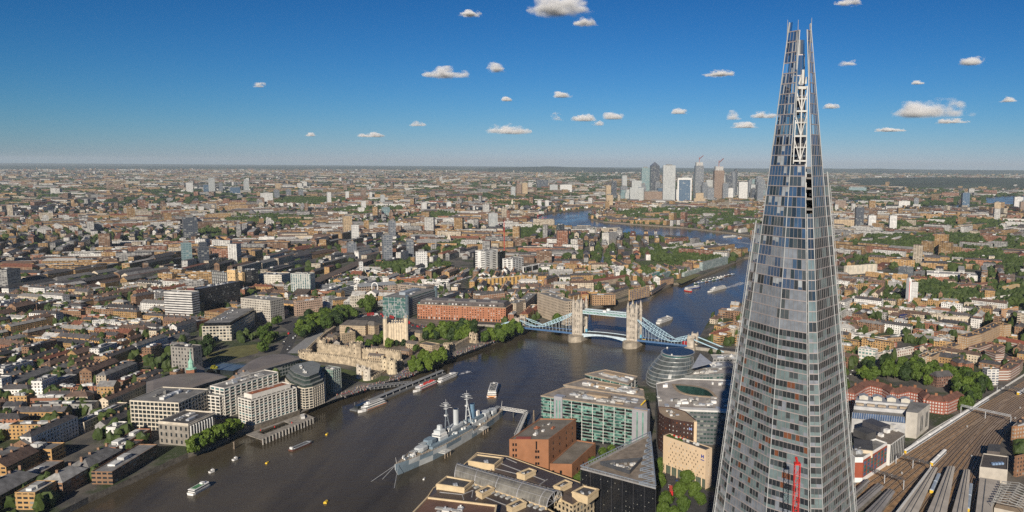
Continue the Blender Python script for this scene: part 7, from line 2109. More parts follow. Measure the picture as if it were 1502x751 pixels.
reg([tuple(p)[:2] for p in LA]+[tuple(p)[:2] for p in reversed(RA)],5)
RAIL=plain('rail_steel',(.48,.36,.25),.4,metal=.2,var=.2)
SLEEP=plain('sleeper_bed',(.06,.034,.021),.95,var=.4,scale=1.0)
NT=18
for k in range(NT):
 f=(k+.4)/NT; c=[LA[i].lerp(RA[i],f+.010*math.sin(i*.35+k)) for i in range(n)]
 b=MB()
 for i in range(n-1):
  d=(c[i+1]-c[i]).normalized(); s=Vector((-d.y,d.x,0))
  b.face([tuple(c[i]-s*1.15+Vector((0,0,.03))),tuple(c[i+1]-s*1.25+Vector((0,0,.03))),tuple(c[i+1]+s*1.25+Vector((0,0,.03))),tuple(c[i]+s*1.25+Vector((0,0,.03)))][::-1],1)
 for sd in (-.75,.75):
  for i in range(n-1):
   d=(c[i+1]-c[i]).normalized(); s=Vector((-d.y,d.x,0))*sd
   b.beam(c[i]+s+Vector((0,0,.14)),c[i+1]+s+Vector((0,0,.16)),.34,.22,0)
 tag(b.build('railway_track',[RAIL,SLEEP]),kind='structure',group='railway tracks fanning out of the station')
for k,(i0,f0,f1) in enumerate(((6,.12,.25),(9,.5,.32),(12,.6,.75),(15,.2,.42),(18,.78,.6),(21,.3,.5),(24,.66,.5),(27,.15,.3),(30,.55,.75))):      # crossovers between the tracks
 b=MB()
 for sd in (-.75,.75):
  P_=[]
  for q in range(8):
   i=min(i0+q,n-1); e=q/7; e=e*e*(3-2*e); p=LA[i].lerp(RA[i],f0+(f1-f0)*e); d=(LA[min(i+1,n-1)]-LA[i-1]).normalized(); P_.append(p+Vector((-d.y,d.x,0))*sd+Vector((0,0,.2)))
  for a,c in zip(P_[:-1],P_[1:]): b.beam(a,c,.32,.2)
 tag(b.build('railway_track',[RAIL]),kind='structure',group='railway tracks fanning out of the station')
rl=random.Random(12)
for k in range(22):
 i=rl.randrange(4,34); c=LA[i].lerp(RA[i],(rl.randrange(1,NT)+.9)/NT); o=thing('lineside_cabinet','small grey equipment cabinet standing between the railway tracks','cabinet',c,'lineside cabinets between the tracks')
 b=MB(); b.box((c.x,c.y,ZR),(1.1,.7,1.6),.5); b.build('case',STEEL,o); b=MB(); b.box((c.x,c.y,ZR+1.6),(1.3,.9,.15),.5); b.build('lid',WHITE2,o)
mark(1400,640,'the railway tracks')
def parapet_wall(label,px,h,m_,t=.6):
 pts=[at(x,y,Z0) for x,y in px]; c=pts[len(pts)//2]
 b=MB()
 for p,q in zip(pts[:-1],pts[1:]): b.beam(p+Vector((0,0,h/2)),q+Vector((0,0,h/2)),t,h)
 tag(b.build('railway_wall',[m_]),label,'wall')
parapet_wall('pale wall edging the tracks below the park trees',[(1310,676),(1365,634),(1430,596),(1502,551),(1560,516)],2.2,WHITE2)
def train(label,a,c,cars,face=YELLOW,body=None,roofm=None):
 p,q=at(*a,ZR),at(*c,ZR); d=(q-p); ln=d.length; d.normalize(); ang=math.atan2(d.y,d.x); body=body or plain('train_blue_white',(.55,.58,.62),.4)
 roofm=roofm or WHITE
 root=thing('train',label,'train',p); L1=ln/cars
 for k in range(cars):
  m_=p+d*(L1*(k+.5)); q4=rect(m_.x,m_.y,L1-.8,2.8,ang)
  b=MB(); b.prism(q4,ZR+.5,ZR+3.3,0,0,bottom=True); car=b.build('carriage',body,root)
  b=MB(); b.loft([[(x,y,ZR+3.3) for x,y in q4],[(x,y,ZR+3.9) for x,y in inset(q4,.6)]],0); b.build('roof',roofm,car)
  b=MB(); b.prism(inset(q4,-.03),ZR+1.6,ZR+2.5,0,0,bottom=True); b.build('window_band',DGLASS,car)
 for e,s_ in ((p,-1),(q,1)):
  b=MB(); c_=e+d*s_*-.38; b.box((c_.x,c_.y,ZR+.6),(.25,2.6,2.4),ang); b.build('cab_front',face,root)
train('long white roofed train with a yellow front on the far tracks',(1327,666),(1449,586.5),8)
train('short white roofed train leaving the middle platform',(1366,684),(1386,664.5),2)
train('train with a yellow front at the right edge of the tracks',(1493,580),(1525,561),3)
train('blue train standing between the first and second platform canopies',(1366,725),(1377,700),2,roofm=plain('train_roof_blue',(.30,.36,.44),.5))
train('blue train standing right of the third platform canopy',(1419,752),(1424,715),2,roofm=plain('train_roof_blue',(.30,.36,.44),.5))
def canopy(label,q,m_,h=4.6,edge=None):
 pts=[at(x,y,Z0+h) for x,y in q]; c=sum(pts,Vector())/4
 root=thing('platform_canopy',label,'canopy',(c.x,c.y,Z0),'station platform canopies')
 A,B_,C_,D=pts       # A-B near end (left,right),D-C far end
 b=MB(); ml,mr=(A+B_)/2,(D+C_)/2; up=Vector((0,0,.9)); th=Vector((0,0,-.35))
 ring=lambda l,m,r: [tuple(l),tuple(r),tuple(r-th*.0+Vector((0,0,.35))),tuple(m+up),tuple(l+Vector((0,0,.35)))]
 b.loft([ring(A,ml,B_),ring(D,mr,C_)],0); b.build('canopy_roof',m_,root)
 for f0,f1,nm in ((.36,.36,'roof_gutter'),(.66,.66,'roof_gutter')):
  b=MB(); b.beam(A.lerp(B_,f0)+Vector((0,0,1.0)),D.lerp(C_,f1)+Vector((0,0,1.0)),.35,.3); b.build(nm,DKSTEEL,root)
 if edge:
  b=MB(); b.beam(A+Vector((0,0,.6)),D+Vector((0,0,.6)),1.6,.4); b.build('white_edge',edge,root)
 for k in range(7):
  p=ml.lerp(mr,(k+.5)/7); b=MB(); b.beam(Vector((p.x,p.y,Z0)),p,.4); b.build('post',DKSTEEL,root)
 b=MB(); w_=ccw([tuple(p)[:2] for p in (A,B_,C_,D)]); b.prism(inset(w_,1.2),Z0,Z0+1.1,0,0); b.build('platform',PAVING,root)
CAN=plain('canopy_stone_grey',(.42,.38,.33),.7,var=.15,scale=.08)
CAND=plain('canopy_dark_grey',(.26,.245,.24),.7,var=.2,scale=.1)
canopy('first of three long beige platform canopies, with a white left edge',[(1313,756),(1345,756),(1376,686.5),(1366,686.5)],CAN,edge=WHITE2)
canopy('middle one of the three long beige platform canopies',[(1358,756),(1388,756),(1401,685),(1390,684.5)],CAN)
canopy('right one of the three long beige platform canopies',[(1395,756),(1419,756),(1423,690),(1414,689)],CAN)
canopy('short dark canopy beside the glass spire, topmost',[(1248,724),(1251,729),(1276,706),(1270,703)],CAND)
canopy('second dark canopy down beside the glass spire',[(1248,742),(1254,752),(1297,714),(1287,709)],CAND)
canopy('third dark canopy down beside the glass spire',[(1262,758),(1285,762),(1313,722),(1304,717)],CAND)
def gantry(label,a,c,legs=3,big=False):
 p,q=at(*a,ZR),at(*c,ZR); h=7.5; d=q-p
 root=thing('signal_gantry',label,'signal gantry',p,'signal gantries over the tracks')
 s=Vector((-d.y,d.x,0)).normalized()
 b=MB(); m_=max(6,int(d.length/2.5))
 for e in (-.8,.8):
  for z in (h,h+1.4): b.beam(p+s*e+Vector((0,0,z)),q+s*e+Vector((0,0,z)),.25)
 for k in range(m_):
  for e in (-.8,.8): b.beam(p+d*(k/m_)+s*e+Vector((0,0,h)),p+d*((k+1)/m_)+s*e+Vector((0,0,h+1.4)),.18)
  b.beam(p+d*(k/m_)+s*.8+Vector((0,0,h)),p+d*(k/m_)-s*.8+Vector((0,0,h)),.16)
 b.build('truss',plain('gantry_steel',(.075,.075,.08),.6) if not big else STEEL,root)
 for k in range(legs):
  e=p+d*(k/(legs-1)); b=MB(); b.beam(e,e+Vector((0,0,h)),.6,.8); b.build('leg',STEEL,root)
 for k in range(1,9):
  e=p+d*(k/9)+s*1.1; b=MB(); b.beam(e+Vector((0,0,h-.6)),e+Vector((0,0,h+1.2)),.5,.5); b.build('signal_head',WHITE2 if k % 3 == 0 else DKSTEEL,root)
gantry('dark signal gantry nearest the white and red office',(1314,680),(1364,694),3)
gantry('long pale signal gantry across all the tracks by the park',(1409,606),(1482,622),3,True)
gantry('distant dark signal gantry at the right end of the tracks',(1462,576),(1515,585),2)
gantry('lowest dark signal gantry over the dark canopies',(1270,700),(1325,718),3)
def station_box():
 z=topz(1437,686,706)
 pts=[at(*p,z) for p in ((1437,686),(1478,690.5),(1479,670.5),(1442,666))]; poly=ccw([tuple(p)[:2] for p in pts]); c=centre(poly)
 root=thing('station_building','beige station box with a dark flat roof and blue roof plant','station',(c[0],c[1],Z0)); reg(poly,2)
 bg_=plain('station_beige',(.46,.42,.36),.8,var=.12)
 b=MB(); b.prism(poly,Z0,z,0,0,top=False); parapet(b,poly,z,.8,.5); b.build('wall',bg_,root)
 b=MB(); b.face([(*p,z+.05) for p in inset(poly,.4)]); b.build('roof',plain('roof_dark_brown',(.075,.065,.06),.8,var=.2),root)
 p=at(1462,682,z); b=MB()
 for k in range(4): b.box((p.x+k*.6,p.y-k*2.6+3,z+.1),(2.4,2.0,1.6),.1)
 b.build('roof_plant',plain('plant_blue',(.22,.32,.48),.5),root)
 z2=topz(1436,700,712)
 q=ccw([tuple(at(*p_,z2))[:2] for p_ in ((1437,700),(1467,704.5),(1452,760),(1430,760))]); b=MB(); b.prism(q,Z0,z2,0,0); b.build('lower_hall',plain('canopy_stone_grey',(.42,.38,.33),.7),root); reg(q,2)
 b=MB(); e,f=at(1446,703,z2),at(1440,757,z2); b.beam(e+Vector((0,0,.15)),f+Vector((0,0,.15)),.6,.3); b.build('roof_gutter',DKSTEEL,root)
 z3=topz(1450,655,668); q=ccw([tuple(at(*p_,z3))[:2] for p_ in ((1448,661),(1467,663),(1468,652),(1450,651))]); b=MB(); b.prism(q,Z0,z3,0,1); b.build('rear_annex',[plain('annex_dark',(.10,.085,.08),.8),DARKROOF],root); reg(q,1)
station_box(); mark(1458,680,'the beige station box')
def lattice_roof():
 z=16
 pts=[at(*p,z) for p in ((1455,735),(1502,745),(1520,722),(1470,706))]; c=sum(pts,Vector())/4; poly=ccw([tuple(p)[:2] for p in pts]); reg(poly,2)
 root=thing('steel_frame_roof','unfinished building under open steel roof frames at the lower right corner','building',(c.x,c.y,Z0))
 b=MB(); b.prism(inset(poly,1.5),Z0,z-5,0,1); b.build('base',[plain('station_beige',(.46,.42,.36),.8),plain('roof_tan',(.33,.25,.17),.8)],root)
 for k in range(9):
  f=k/8; p,q=pts[0].lerp(pts[3],f),pts[1].lerp(pts[2],f); b=MB()
  b.beam(p,q,.35); m_=p.lerp(q,.5)+Vector((0,0,3)); b.beam(p,m_,.35); b.beam(m_,q,.35)
  for g in (.25,.5,.75): b.beam(p.lerp(q,g),p.lerp(q,g)+Vector((0,0,3*(1-abs(g-.5)*2))),.25)
  b.beam(Vector((p.x,p.y,Z0)),p,.4); b.beam(Vector((q.x,q.y,Z0)),q,.4)
  b.build('roof_frame',plain('frame_grey',(.33,.33,.32),.5),root)
lattice_roof()
office('orange brown brick building with pale windows at the right edge by the tracks',(1484,622),(1488,628),(1520,622),655,facade('edgebrick',(.34,.18,.09),(.40,.38,.34),3.4,3.4,.45,.5,.4),GREYROOF,clutter=4)
office('dark brick building below the orange one at the right edge',(1488,664),(1492,672),(1525,664),700,facade('edgebrick2',(.26,.14,.08),(.05,.05,.05),3.4,3.4,.45,.5,.2),GREYROOF,clutter=4)
# railway viaduct on the far side, left of the picture's middle
b=MB(); vp=[at(x,y,14) for x,y in ((540,380),(520,388),(500,397),(480,405),(462,413),(448,422),(436,434))]
for p,q in zip(vp[:-1],vp[1:]): b.beam(p-Vector((0,0,4)),q-Vector((0,0,4)),26,9,0); reg([tuple(p+Vector((12,12,0)))[:2],tuple(p-Vector((12,12,0)))[:2],tuple(q-Vector((12,12,0)))[:2],tuple(q+Vector((12,12,0)))[:2]],6)
tag(b.build('railway_viaduct',[plain('viaduct_brown',(.11,.08,.062),.9,var=.35,scale=.1)]),'brown railway viaduct curving away behind the office blocks','viaduct')
mark(500,400,'the railway viaduct')
# ------------------------------------------------------------------ towers on the skyline
def glassy(name,c,wc,bay,flo,ww,wh,pale=.2): return facade('sky_'+name,c,wc,bay,flo,ww,wh,pale,.5)
FT=dict(
 grey=glassy('grey',(.22,.23,.25),(.10,.12,.14),6,5,.8,.6),dark=glassy('dark',(.085,.095,.11),(.05,.06,.08),6,5,.8,.6),pale=glassy('pale',(.46,.47,.46),(.16,.19,.20),5,5,.6,.5),
 white=glassy('white',(.66,.65,.62),(.20,.21,.22),5,5,.5,.45),blue=glassy('blue',(.16,.21,.26),(.06,.11,.18),8,6,.85,.8,.05),tan=glassy('tan',(.48,.36,.22),(.12,.10,.09),6,5,.5,.45),
 brown=glassy('brown',(.26,.18,.13),(.08,.07,.07),5,4,.5,.5),green=glassy('green',(.22,.30,.31),(.12,.20,.22),6,5,.8,.6))
def far_tower(label,x0,x1,yt,yb,k,ratio=.8,rot=.25,top=None,name='tower_block',cat='tower',group=None):
 zt=topz((x0+x1)/2,yt,yb); g=at((x0+x1)/2,yb); D=pr(g.x,g.y,Z0)[2]; wd=(x1-x0)*D/FPX/(abs(math.cos(rot))+ratio*abs(math.sin(rot)))
 d=Vector((g.x-CAM[0],g.y-CAM[1],0)).normalized(); ang=math.atan2(d.y,d.x)+PI/2+rot
 c=Vector((g.x,g.y,0))+d*wd*ratio*.5; q=rect(c.x,c.y,wd,wd*ratio,ang); reg(q,4)
 root=thing(name,label,cat,(c.x,c.y,Z0),group)
 b=MB(); b.prism(q,Z0,zt,0,1); b.build('shaft',[FT[k],GREYROOF],root)
 if top == 'pyramid':
  h=topz((x0+x1)/2,yt-5.5,yb); b=MB(); b.loft([[(*p,zt) for p in q],[(*p,zt+1) for p in inset(q,wd*.06)],[(c.x+x_*.02,c.y+y_*.02,h) for x_,y_ in ((-wd,-wd),(wd,-wd),(wd,wd),(-wd,wd))]],0); b.build('pyramid_roof',plain('steel_pyramid',(.16,.18,.22),.4,metal=.4),root)
 elif top == 'frame':
  b=MB()
  for i in range(4): b.beam((*q[i],Z0),(*q[i],zt+3),wd*.1); b.beam((*q[i],zt),(*q[(i+1) % 4],zt),wd*.1,wd*.14)
  b.build('white_frame',WHITE2,root)
 elif top == 'core':
  b=MB(); b.box((c.x,c.y,zt),(wd*.8,wd*.6,wd*.4),ang); b.build('unfinished_core',PALEROOF,root)
  b=MB(); b.beam((c.x,c.y,zt+wd*.4),(c.x,c.y,zt+wd*1.0),wd*.06); b.beam((c.x-wd*.2,c.y,zt+wd*.8),(c.x+wd*.6,c.y-wd*.5,zt+wd*1.2),wd*.06); b.build('crane_on_roof',plain('faded_crane_red',(.30,.10,.08),.6),root)
 elif top == 'step':
  b=MB(); b.prism(inset(q,wd*.14),zt,zt+wd*.5,0,1); b.build('upper_stage',[FT[k],GREYROOF],root)
 else:
  b=MB(); b.box((c.x,c.y,zt),(wd*.5,wd*ratio*.5,min(6,wd*.18)),ang); b.build('roof_plant',GREYROOF,root)
 return root
CW='skyscrapers of the far business district'
for a in [
 ('tall glassy tower with pale roof band, left neighbour of the pyramid-topped tower',940,952.5,245.8,290,'green',.8,.1,None),('dark tower with a pyramid roof, landmark of the far business district',952.6,967,243,292,'dark',.9,.15,'pyramid'),
 ('broad pale gridded tower right of the pyramid-topped one',971,990,242.5,298,'pale',.6,.1,None),('blue glass block in a thick white frame in the business district',994,1013,262.5,298,'blue',.6,.05,'frame'),
 ('grey tower topped by an unfinished white core and crane',1017.5,1031.5,243,292,'grey',.8,.2,'core'),('wide tan stepped block at the waterfront of the business district',1017,1034,291,300,'tan',.8,.1,'step'),
 ('mid-height pale tower between the unfinished towers',1034,1045,264,292,'pale',.8,.2,None),('brownish tower under construction with a red crane',1045,1061.5,250,293,'brown',.8,.2,'core'),
 ('short grey tower before the brownish one',1059,1068,269,294,'grey',.8,.2,None),('thin dark tower standing free at the right of the business district',1075.5,1081,250,290,'dark',.9,.2,'step'),
 ('pale residential tower right of the thin dark one',1082,1096,267,294,'white',.6,.2,None),('greenish twin tower farther right beside the spire',1101,1112,263,293,'green',.8,.2,None),
 ('grey tower nearest the left edge of the glass spire',1107,1118,259,292,'grey',.8,.2,None),('low beige block row at the foot of the business district',923,944,275,296,'pale',.5,.1,'step'),
 ('rounded pale tower alone left of the business district',911.5,919.5,257.5,281,'pale',.9,.2,None),('dark slim tower left of the beige block',896.5,904.5,266,292,'dark',.9,.2,None),
 ('tan tower left of the dark slim one',888,896,272,295,'tan',.9,.2,None),('dark brown block behind the beige row',944,972,281,297,'brown',.4,.1,None),('white low tower between blue block and broad pale tower',988,996,278,296,'white',.6,.1,None),
 ('small white tower at the feet of the brownish tower',1066,1075,276,294,'white',.8,.2,None)]:
 far_tower(*a,group=CW)
rq=random.Random(44)
for i in range(56):
 x0=rq.uniform(905,1112); wd=rq.uniform(6,13); yb=rq.uniform(284,297); hh=rq.uniform(12,36) if x0 > 935 else rq.uniform(8,16)
 far_tower('lesser tower block packed among the far business district towers',x0,x0+wd,yb-hh,yb,rq.choice(('grey','pale','grey','green','dark','grey','blue','pale')),.8,rq.uniform(.1,.4),rq.choice((None,None,'step')),group='lesser towers of the far business district')
mark(960,265,'the pyramid-topped tower'); mark(1003,280,'the white-framed blue block'); mark(1025,265,'the crane-topped grey tower')
for a in [
 ('dark tower sliced by the left edge of the photograph',270,290,319,352,'dark',.8,.1,None),('slim glassy tower cut by the left edge, nearer',268,282,356,392,'green',.8,.2,None),('dark glass stair-like tower near the left edge',292,307,362,392,'dark',.8,.2,'step'),
 ('tall pale tower, first at the far left',307,315.5,261,285,'pale',.9,.2,None),('white tower at the left edge on the skyline',274,283,268,283,'white',.9,.2,None),('blue-grey tower next to the tall pale far-left one',299,306,271,284,'blue',.9,.2,None),
 ('narrow grey tower right of the tall pale far-left one',322,327,268,285,'grey',.9,.2,None),('round-headed pale tower with stepped top on the far left',358,365.5,266,282,'pale',.9,.2,'step'),('blue low block between the far-left towers',338,352,275,286,'blue',.6,.2,None),
 ('wide white block with brown wing on the left',383,400,283,298,'white',.5,.2,None),('tan slab before the wide white block',381,388,290,303,'brown',.8,.2,None),('pair of grey towers behind the white block, left one',402,410,279,292,'grey',.8,.2,None),
 ('ochre tower right of the wide white block',404,411,269,279,'tan',.8,.2,None),('grey tower block east of the white block, first of two',420,427,278,290,'grey',.8,.2,None),('grey tower block east of the white block, second of two',438,445,278,290,'grey',.8,.2,None),
 ('white tower block by the long dark park',480,486,282,300,'white',.8,.2,None),('slim brown tower above the dark park',504,509,271,280,'brown',.8,.2,None),('white slim tower block mid left',507,512,281,294,'white',.8,.2,None),
 ('grey brown tower block mid left',529,537,278,291,'brown',.8,.2,None),('small white tower block, right of the grey brown one',542,546,282,293,'white',.8,.2,None),('pale tower block with vertical stripes mid left',530,537,295,309,'white',.8,.2,None),
 ('pale grey tower block right of the striped one',558,564.5,286,302,'pale',.8,.2,None),('white blue glazed block mid left',560,572,304,319,'green',.8,.2,None),('white tower block left of the church park',618,626,297,311,'white',.8,.2,None),
 ('white tower block beside the distant stadium roof',655,662,296,309,'white',.8,.2,None),('ochre tower with vertical brown stripes on the left',503.5,516.5,317,346,'tan',.8,.2,None),('white slab tower right of the ochre striped tower',516,527,330,358,'white',.7,.2,None),
 ('dark grey council tower, upper one of the left trio',570,581,324,352,'grey',.8,.2,None),('dark grey council tower, left one of the trio',561,576,345,384,'grey',.8,.2,None),('dark grey council tower, right one of the trio',596,607,352,378,'grey',.8,.2,None),
 ('bright white slab tower in the trees below the council towers',610,627,369,397,'white',.5,.1,None),('brown tower block left of the red crane',616,625,318,334,'brown',.8,.2,None),('white low tower by the pale church steeple',632,641,322,332,'white',.8,.2,None),
 ('grey glassy cluster block by the viaduct',509,523,356,375,'grey',.8,.2,None),('white slab at the viaduct end',527,533,384,408,'white',.7,.2,None),('twin brown towers on the middle skyline, left',757,765,270,286,'brown',.8,.2,None),
 ('twin brown towers on the middle skyline, right',765,774,268,286,'tan',.8,.2,None),('white grey tower left of the twin brown ones',749,756,274,288,'pale',.8,.2,None),('dark blue glazed sheds on the middle skyline',787,804,264,277,'dark',.5,.1,None),
 ('pale wide block right of the dark blue sheds',806,818,271,281,'pale',.6,.1,None),('white apartment rows left of the river bend',821,839,271,283,'white',.5,.1,None),('white twin blocks near the river bend, left',788,794,294,304,'white',.8,.2,None),
 ('white twin blocks near the river bend, right',799,805,294,303,'white',.8,.2,None),('pale grey council slab left of the red crane mast',716,730,313,335,'pale',.7,.2,None),('tan tower by the limehouse waterfront',888,899,286,304,'tan',.8,.2,None),
 ('dark council tower beyond the spire',1253,1266,304,335,'dark',.8,.2,None),('white council tower beyond the spire, left of pair',1272,1284,316,337,'white',.8,.2,None),('white council tower beyond the spire, right of pair',1303,1314.5,316,338.5,'white',.8,.2,None),
 ('teal curved glass tower by the far right water',1409,1421,283,307,'blue',.8,.3,None),('white tower at the far right edge of the picture',1486,1499,289,308,'white',.8,.2,None),('tan tower just left of the far right white one',1457,1467,297,311,'tan',.8,.2,None),
 ('brown tower right of the far right white one',1495,1506,296,313,'brown',.8,.2,None),('green roofed hangar on the right skyline',1245,1270,275,281,'green',.3,.1,None),('red brick waterfront block right of the spire',1224,1240,294,307,'brown',.6,.1,None),
 ('white waterfront apartments on the right',1318,1334,295,303,'white',.5,.1,None),('grey glass waterfront tower on the right',1340,1347,291,302,'grey',.8,.1,None),('tan hall with low domes right of the spire',1222,1252,322,335,'tan',.5,.1,None)]:
 far_tower(*a)
for px,py,tx in ((510,332,'the ochre striped tower'),(568,364,'the left council tower'),(601,365,'the right council tower'),(618,383,'the bright white slab tower'),(723,324,'the pale council slab'),(1259,320,'the dark council tower'),(1308,328,'the right white council tower'),(391,290,'the wide white block'),(483,291,'the white tower by the dark park')): mark(px,py,tx)
def church_far(label,px,yt,yb):
 g=at(px,yb); zt=topz(px,yt,yb); s=pr(g.x,g.y,5)[2]/1800
 o=thing('church',label,'church',g); b=MB(); h=zt-Z0
 b.box((g.x,g.y,Z0),(11,11,h*.55)); b.box((g.x,g.y,Z0+h*.55),(7,7,h*.22)); b.build('tower',STONE,o)
 b=MB(); b.loft([[(x,y,Z0+h*.77) for x,y in rect(g.x,g.y,5,5)],[(x,y,Z0+h) for x,y in rect(g.x,g.y,.5,.5)]],0); b.build('spire',STONE,o)
 b=MB(); b.box((g.x+20,g.y,Z0),(34,18,h*.28)); b.gable(rect(g.x+20,g.y,34,18),Z0+h*.28,Z0+h*.38,.5,0); b.build('nave',plain('nave_stone',(.30,.26,.22),.9),o); reg(rect(g.x+14,g.y,56,22),2)
church_far('white baroque church tower rising from the churchyard trees',659,341,358)
church_far('pale slender church steeple near the river bend',751.5,291,303)
mark(659,350,'the white baroque church')
def crane_far(label,px,yt,yb,jib):
 g=at(px,yb); zt=topz(px,yt,yb); o=thing('tower_crane',label,'crane',g); b=MB(); w_=2.4
 for dx,dy in ((-1,-1),(1,-1),(1,1),(-1,1)): b.beam((g.x+dx,g.y+dy,Z0),(g.x+dx,g.y+dy,zt),.35)
 z=Z0
 while z < zt-4: b.beam((g.x-1,g.y-1,z),(g.x+1,g.y+1,z+4),.25); b.beam((g.x-1,g.y+1,z),(g.x-1,g.y-1,z+4),.25); z+=4
 b.build('mast',RED,o); b=MB(); b.beam((g.x-6,g.y+8,zt-2),(g.x+jib*.3,g.y-jib,zt+jib*.25),.7); b.beam((g.x,g.y,zt),(g.x,g.y,zt+8),.8); b.build('jib',RED,o)
 b=MB(); b.box((g.x-5,g.y+7,zt-4),(4,4,3)); b.build('counterweight',CONC,o)
crane_far('slim red tower crane standing among the offices left of the bridge',740,327,380,-12)
crane_far('short red tower crane by the river bend',796,320,329,18)
crane_far('small red crane beside the red roofed riverside building',789,316,327,14)
office('red-orange roofed riverside building like a boat at the bend',(747,318),(752,324),(778,319),328,facade('redroofw',(.36,.17,.09),bay=6,flo=5),plain('red_orange_roof',(.33,.12,.05),.8),'riverside_building',0,'building','the red-orange roofed building',gable=10)
# ------------------------------------------------------------------ trees
def make_crown(seed,m_,lobes=9,leaves=760,rx=1.0,rz=1.0,leaf=.17,gap=.0):
 """unit crown: radius about 1, standing on z=0 to about 1.7"""
 rg=random.Random(seed); b=MB(); L_=[]
 for i in range(lobes):
  a=rg.uniform(0,2*PI); rr=rg.uniform(.1,.62)*rx; z=rg.uniform(.42,1.35)*rz
  sh=1-.5*max(0,(z-.85*rz)/(.6*rz))
  L_.append((rr*math.cos(a)*sh,rr*math.sin(a)*sh,z,rg.uniform(.30,.50)))
 L_.append((0,0,.9*rz,.55))
 for k,(x,y,z,r) in enumerate(L_): blob(b,(x,y,z),(r*.86,r*.86,r*.76),IV2,IF2,.3,1.2,seed+k)
 for i in range(leaves):
  x,y,z,r=rg.choice(L_)
  v=Vector((rg.gauss(0,1),rg.gauss(0,1),rg.gauss(0.25,1))).normalized()
  p=Vector((x,y,z))+Vector((v.x,v.y,v.z*.88))*r*rg.uniform(.8,1.14)
  t=Vector((rg.gauss(0,1),rg.gauss(0,1),rg.gauss(0,1))).cross(v).normalized(); v2=(v+Vector((rg.gauss(0,.5),rg.gauss(0,.5),rg.gauss(.2,.5)))).normalized()
  t=t-v2*t.dot(v2); t.normalize(); s=v2.cross(t); q=leaf*rg.uniform(.6,1.2)
  b.face([tuple(p-t*q-s*q*.7),tuple(p+t*q-s*q*.5),tuple(p+t*q*.8+s*q*.7),tuple(p-t*q*.7+s*q*.6)],0)
 o=b.build('crown',[m_],None,(0,0,0)); me=o.data; bpy.data.objects.remove(o); return me
def make_trunk(seed):
 rg=random.Random(seed); b=MB(); b.tube((0,0,-.02),(.02,0,.55),.075,.05,7)
 for k in range(5):
  a=k*1.3+rg.uniform(0,.5); b.tube((.02,0,rg.uniform(.35,.55)),(.38*math.cos(a),.38*math.sin(a),rg.uniform(.75,1.0)),.035,.012,5)
 o=b.build('trunk',[BARK],None,(0,0,0)); me=o.data; bpy.data.objects.remove(o); return me
CROWNS={k: [make_crown(10*j+i,m_) for i in range(4)] for j,(k,m_) in enumerate((('green',LEAF),('bright',LEAFB),('dark',LEAFD)))}
CROWNS['yellow']=[make_crown(77,LEAFY)]
CROWNS['fine']=[make_crown(90+i,LEAF,13,2200,leaf=.10) for i in range(3)]
TRUNKS=[make_trunk(i) for i in range(3)]
rt_=random.Random(99); N_TREES=0
def tree(c,h,rad,kind,label,group=None):
 global N_TREES
 N_TREES+=1
 root=thing('tree',label,'tree',(c.x,c.y,Z0),group)
 for nm,me in (('crown',rt_.choice(CROWNS[kind])),('trunk',TRUNKS[N_TREES % 3])):
  o=bpy.data.objects.new(nm,me); COL.objects.link(o); o.parent=root
  o.scale=(rad*rt_.uniform(.9,1.1),rad*rt_.uniform(.9,1.1),h/1.75); o.rotation_euler=(0,0,rt_.uniform(0,6.28))
 return root
def inpoly(p,poly):
 x,y=p[0],p[1]; r_=False; n=len(poly); j=n-1
 for i in range(n):
  xi,yi=poly[i][0],poly[i][1]; xj,yj=poly[j][0],poly[j][1]
  if (yi > y) != (yj > y) and x < (xj-xi)*(y-yi)/(yj-yi)+xi: r_=not r_
  j=i
 return r_
def grove(label,px,spacing,h,kind='green',group=None,mx=80,exc=True,avoid=False):
 poly=[at(x,y) for x,y in px]; pts=[tuple(p)[:2] for p in poly]
 x0,x1=min(p[0] for p in pts),max(p[0] for p in pts); y0,y1=min(p[1] for p in pts),max(p[1] for p in pts)
 out=[]; x=x0
 while x < x1:
  y=y0
  while y < y1:
   p=(x+rt_.uniform(-.35,.35)*spacing,y+rt_.uniform(-.35,.35)*spacing)
   if inpoly(p,pts) and (not avoid or all(not inpoly(p,q) for q in EXC[:N_FOOT])): out.append(p)
   y+=spacing
  x+=spacing
 rt_.shuffle(out)
 for p in out[:mx]:
  hh=h*rt_.uniform(.8,1.15); tree(Vector((*p,0)),hh,hh*rt_.uniform(.40,.52),kind if kind != 'mix' else rt_.choice(('green','green','bright','dark')),label,group or label)
 if exc: reg(pts,2)
ORD=['first','second','third','fourth','fifth','sixth','seventh','eighth','ninth','tenth','eleventh','twelfth','thirteenth']
def treerow(label,pts,h,kind='green',group=None,rad=.46):
 for i,(x,y) in enumerate(pts):
  hh=h*rt_.uniform(.88,1.12); tree(at(x,y),hh,hh*rad,kind,'%s tree from the left in %s' % (ORD[i],label),group or label)
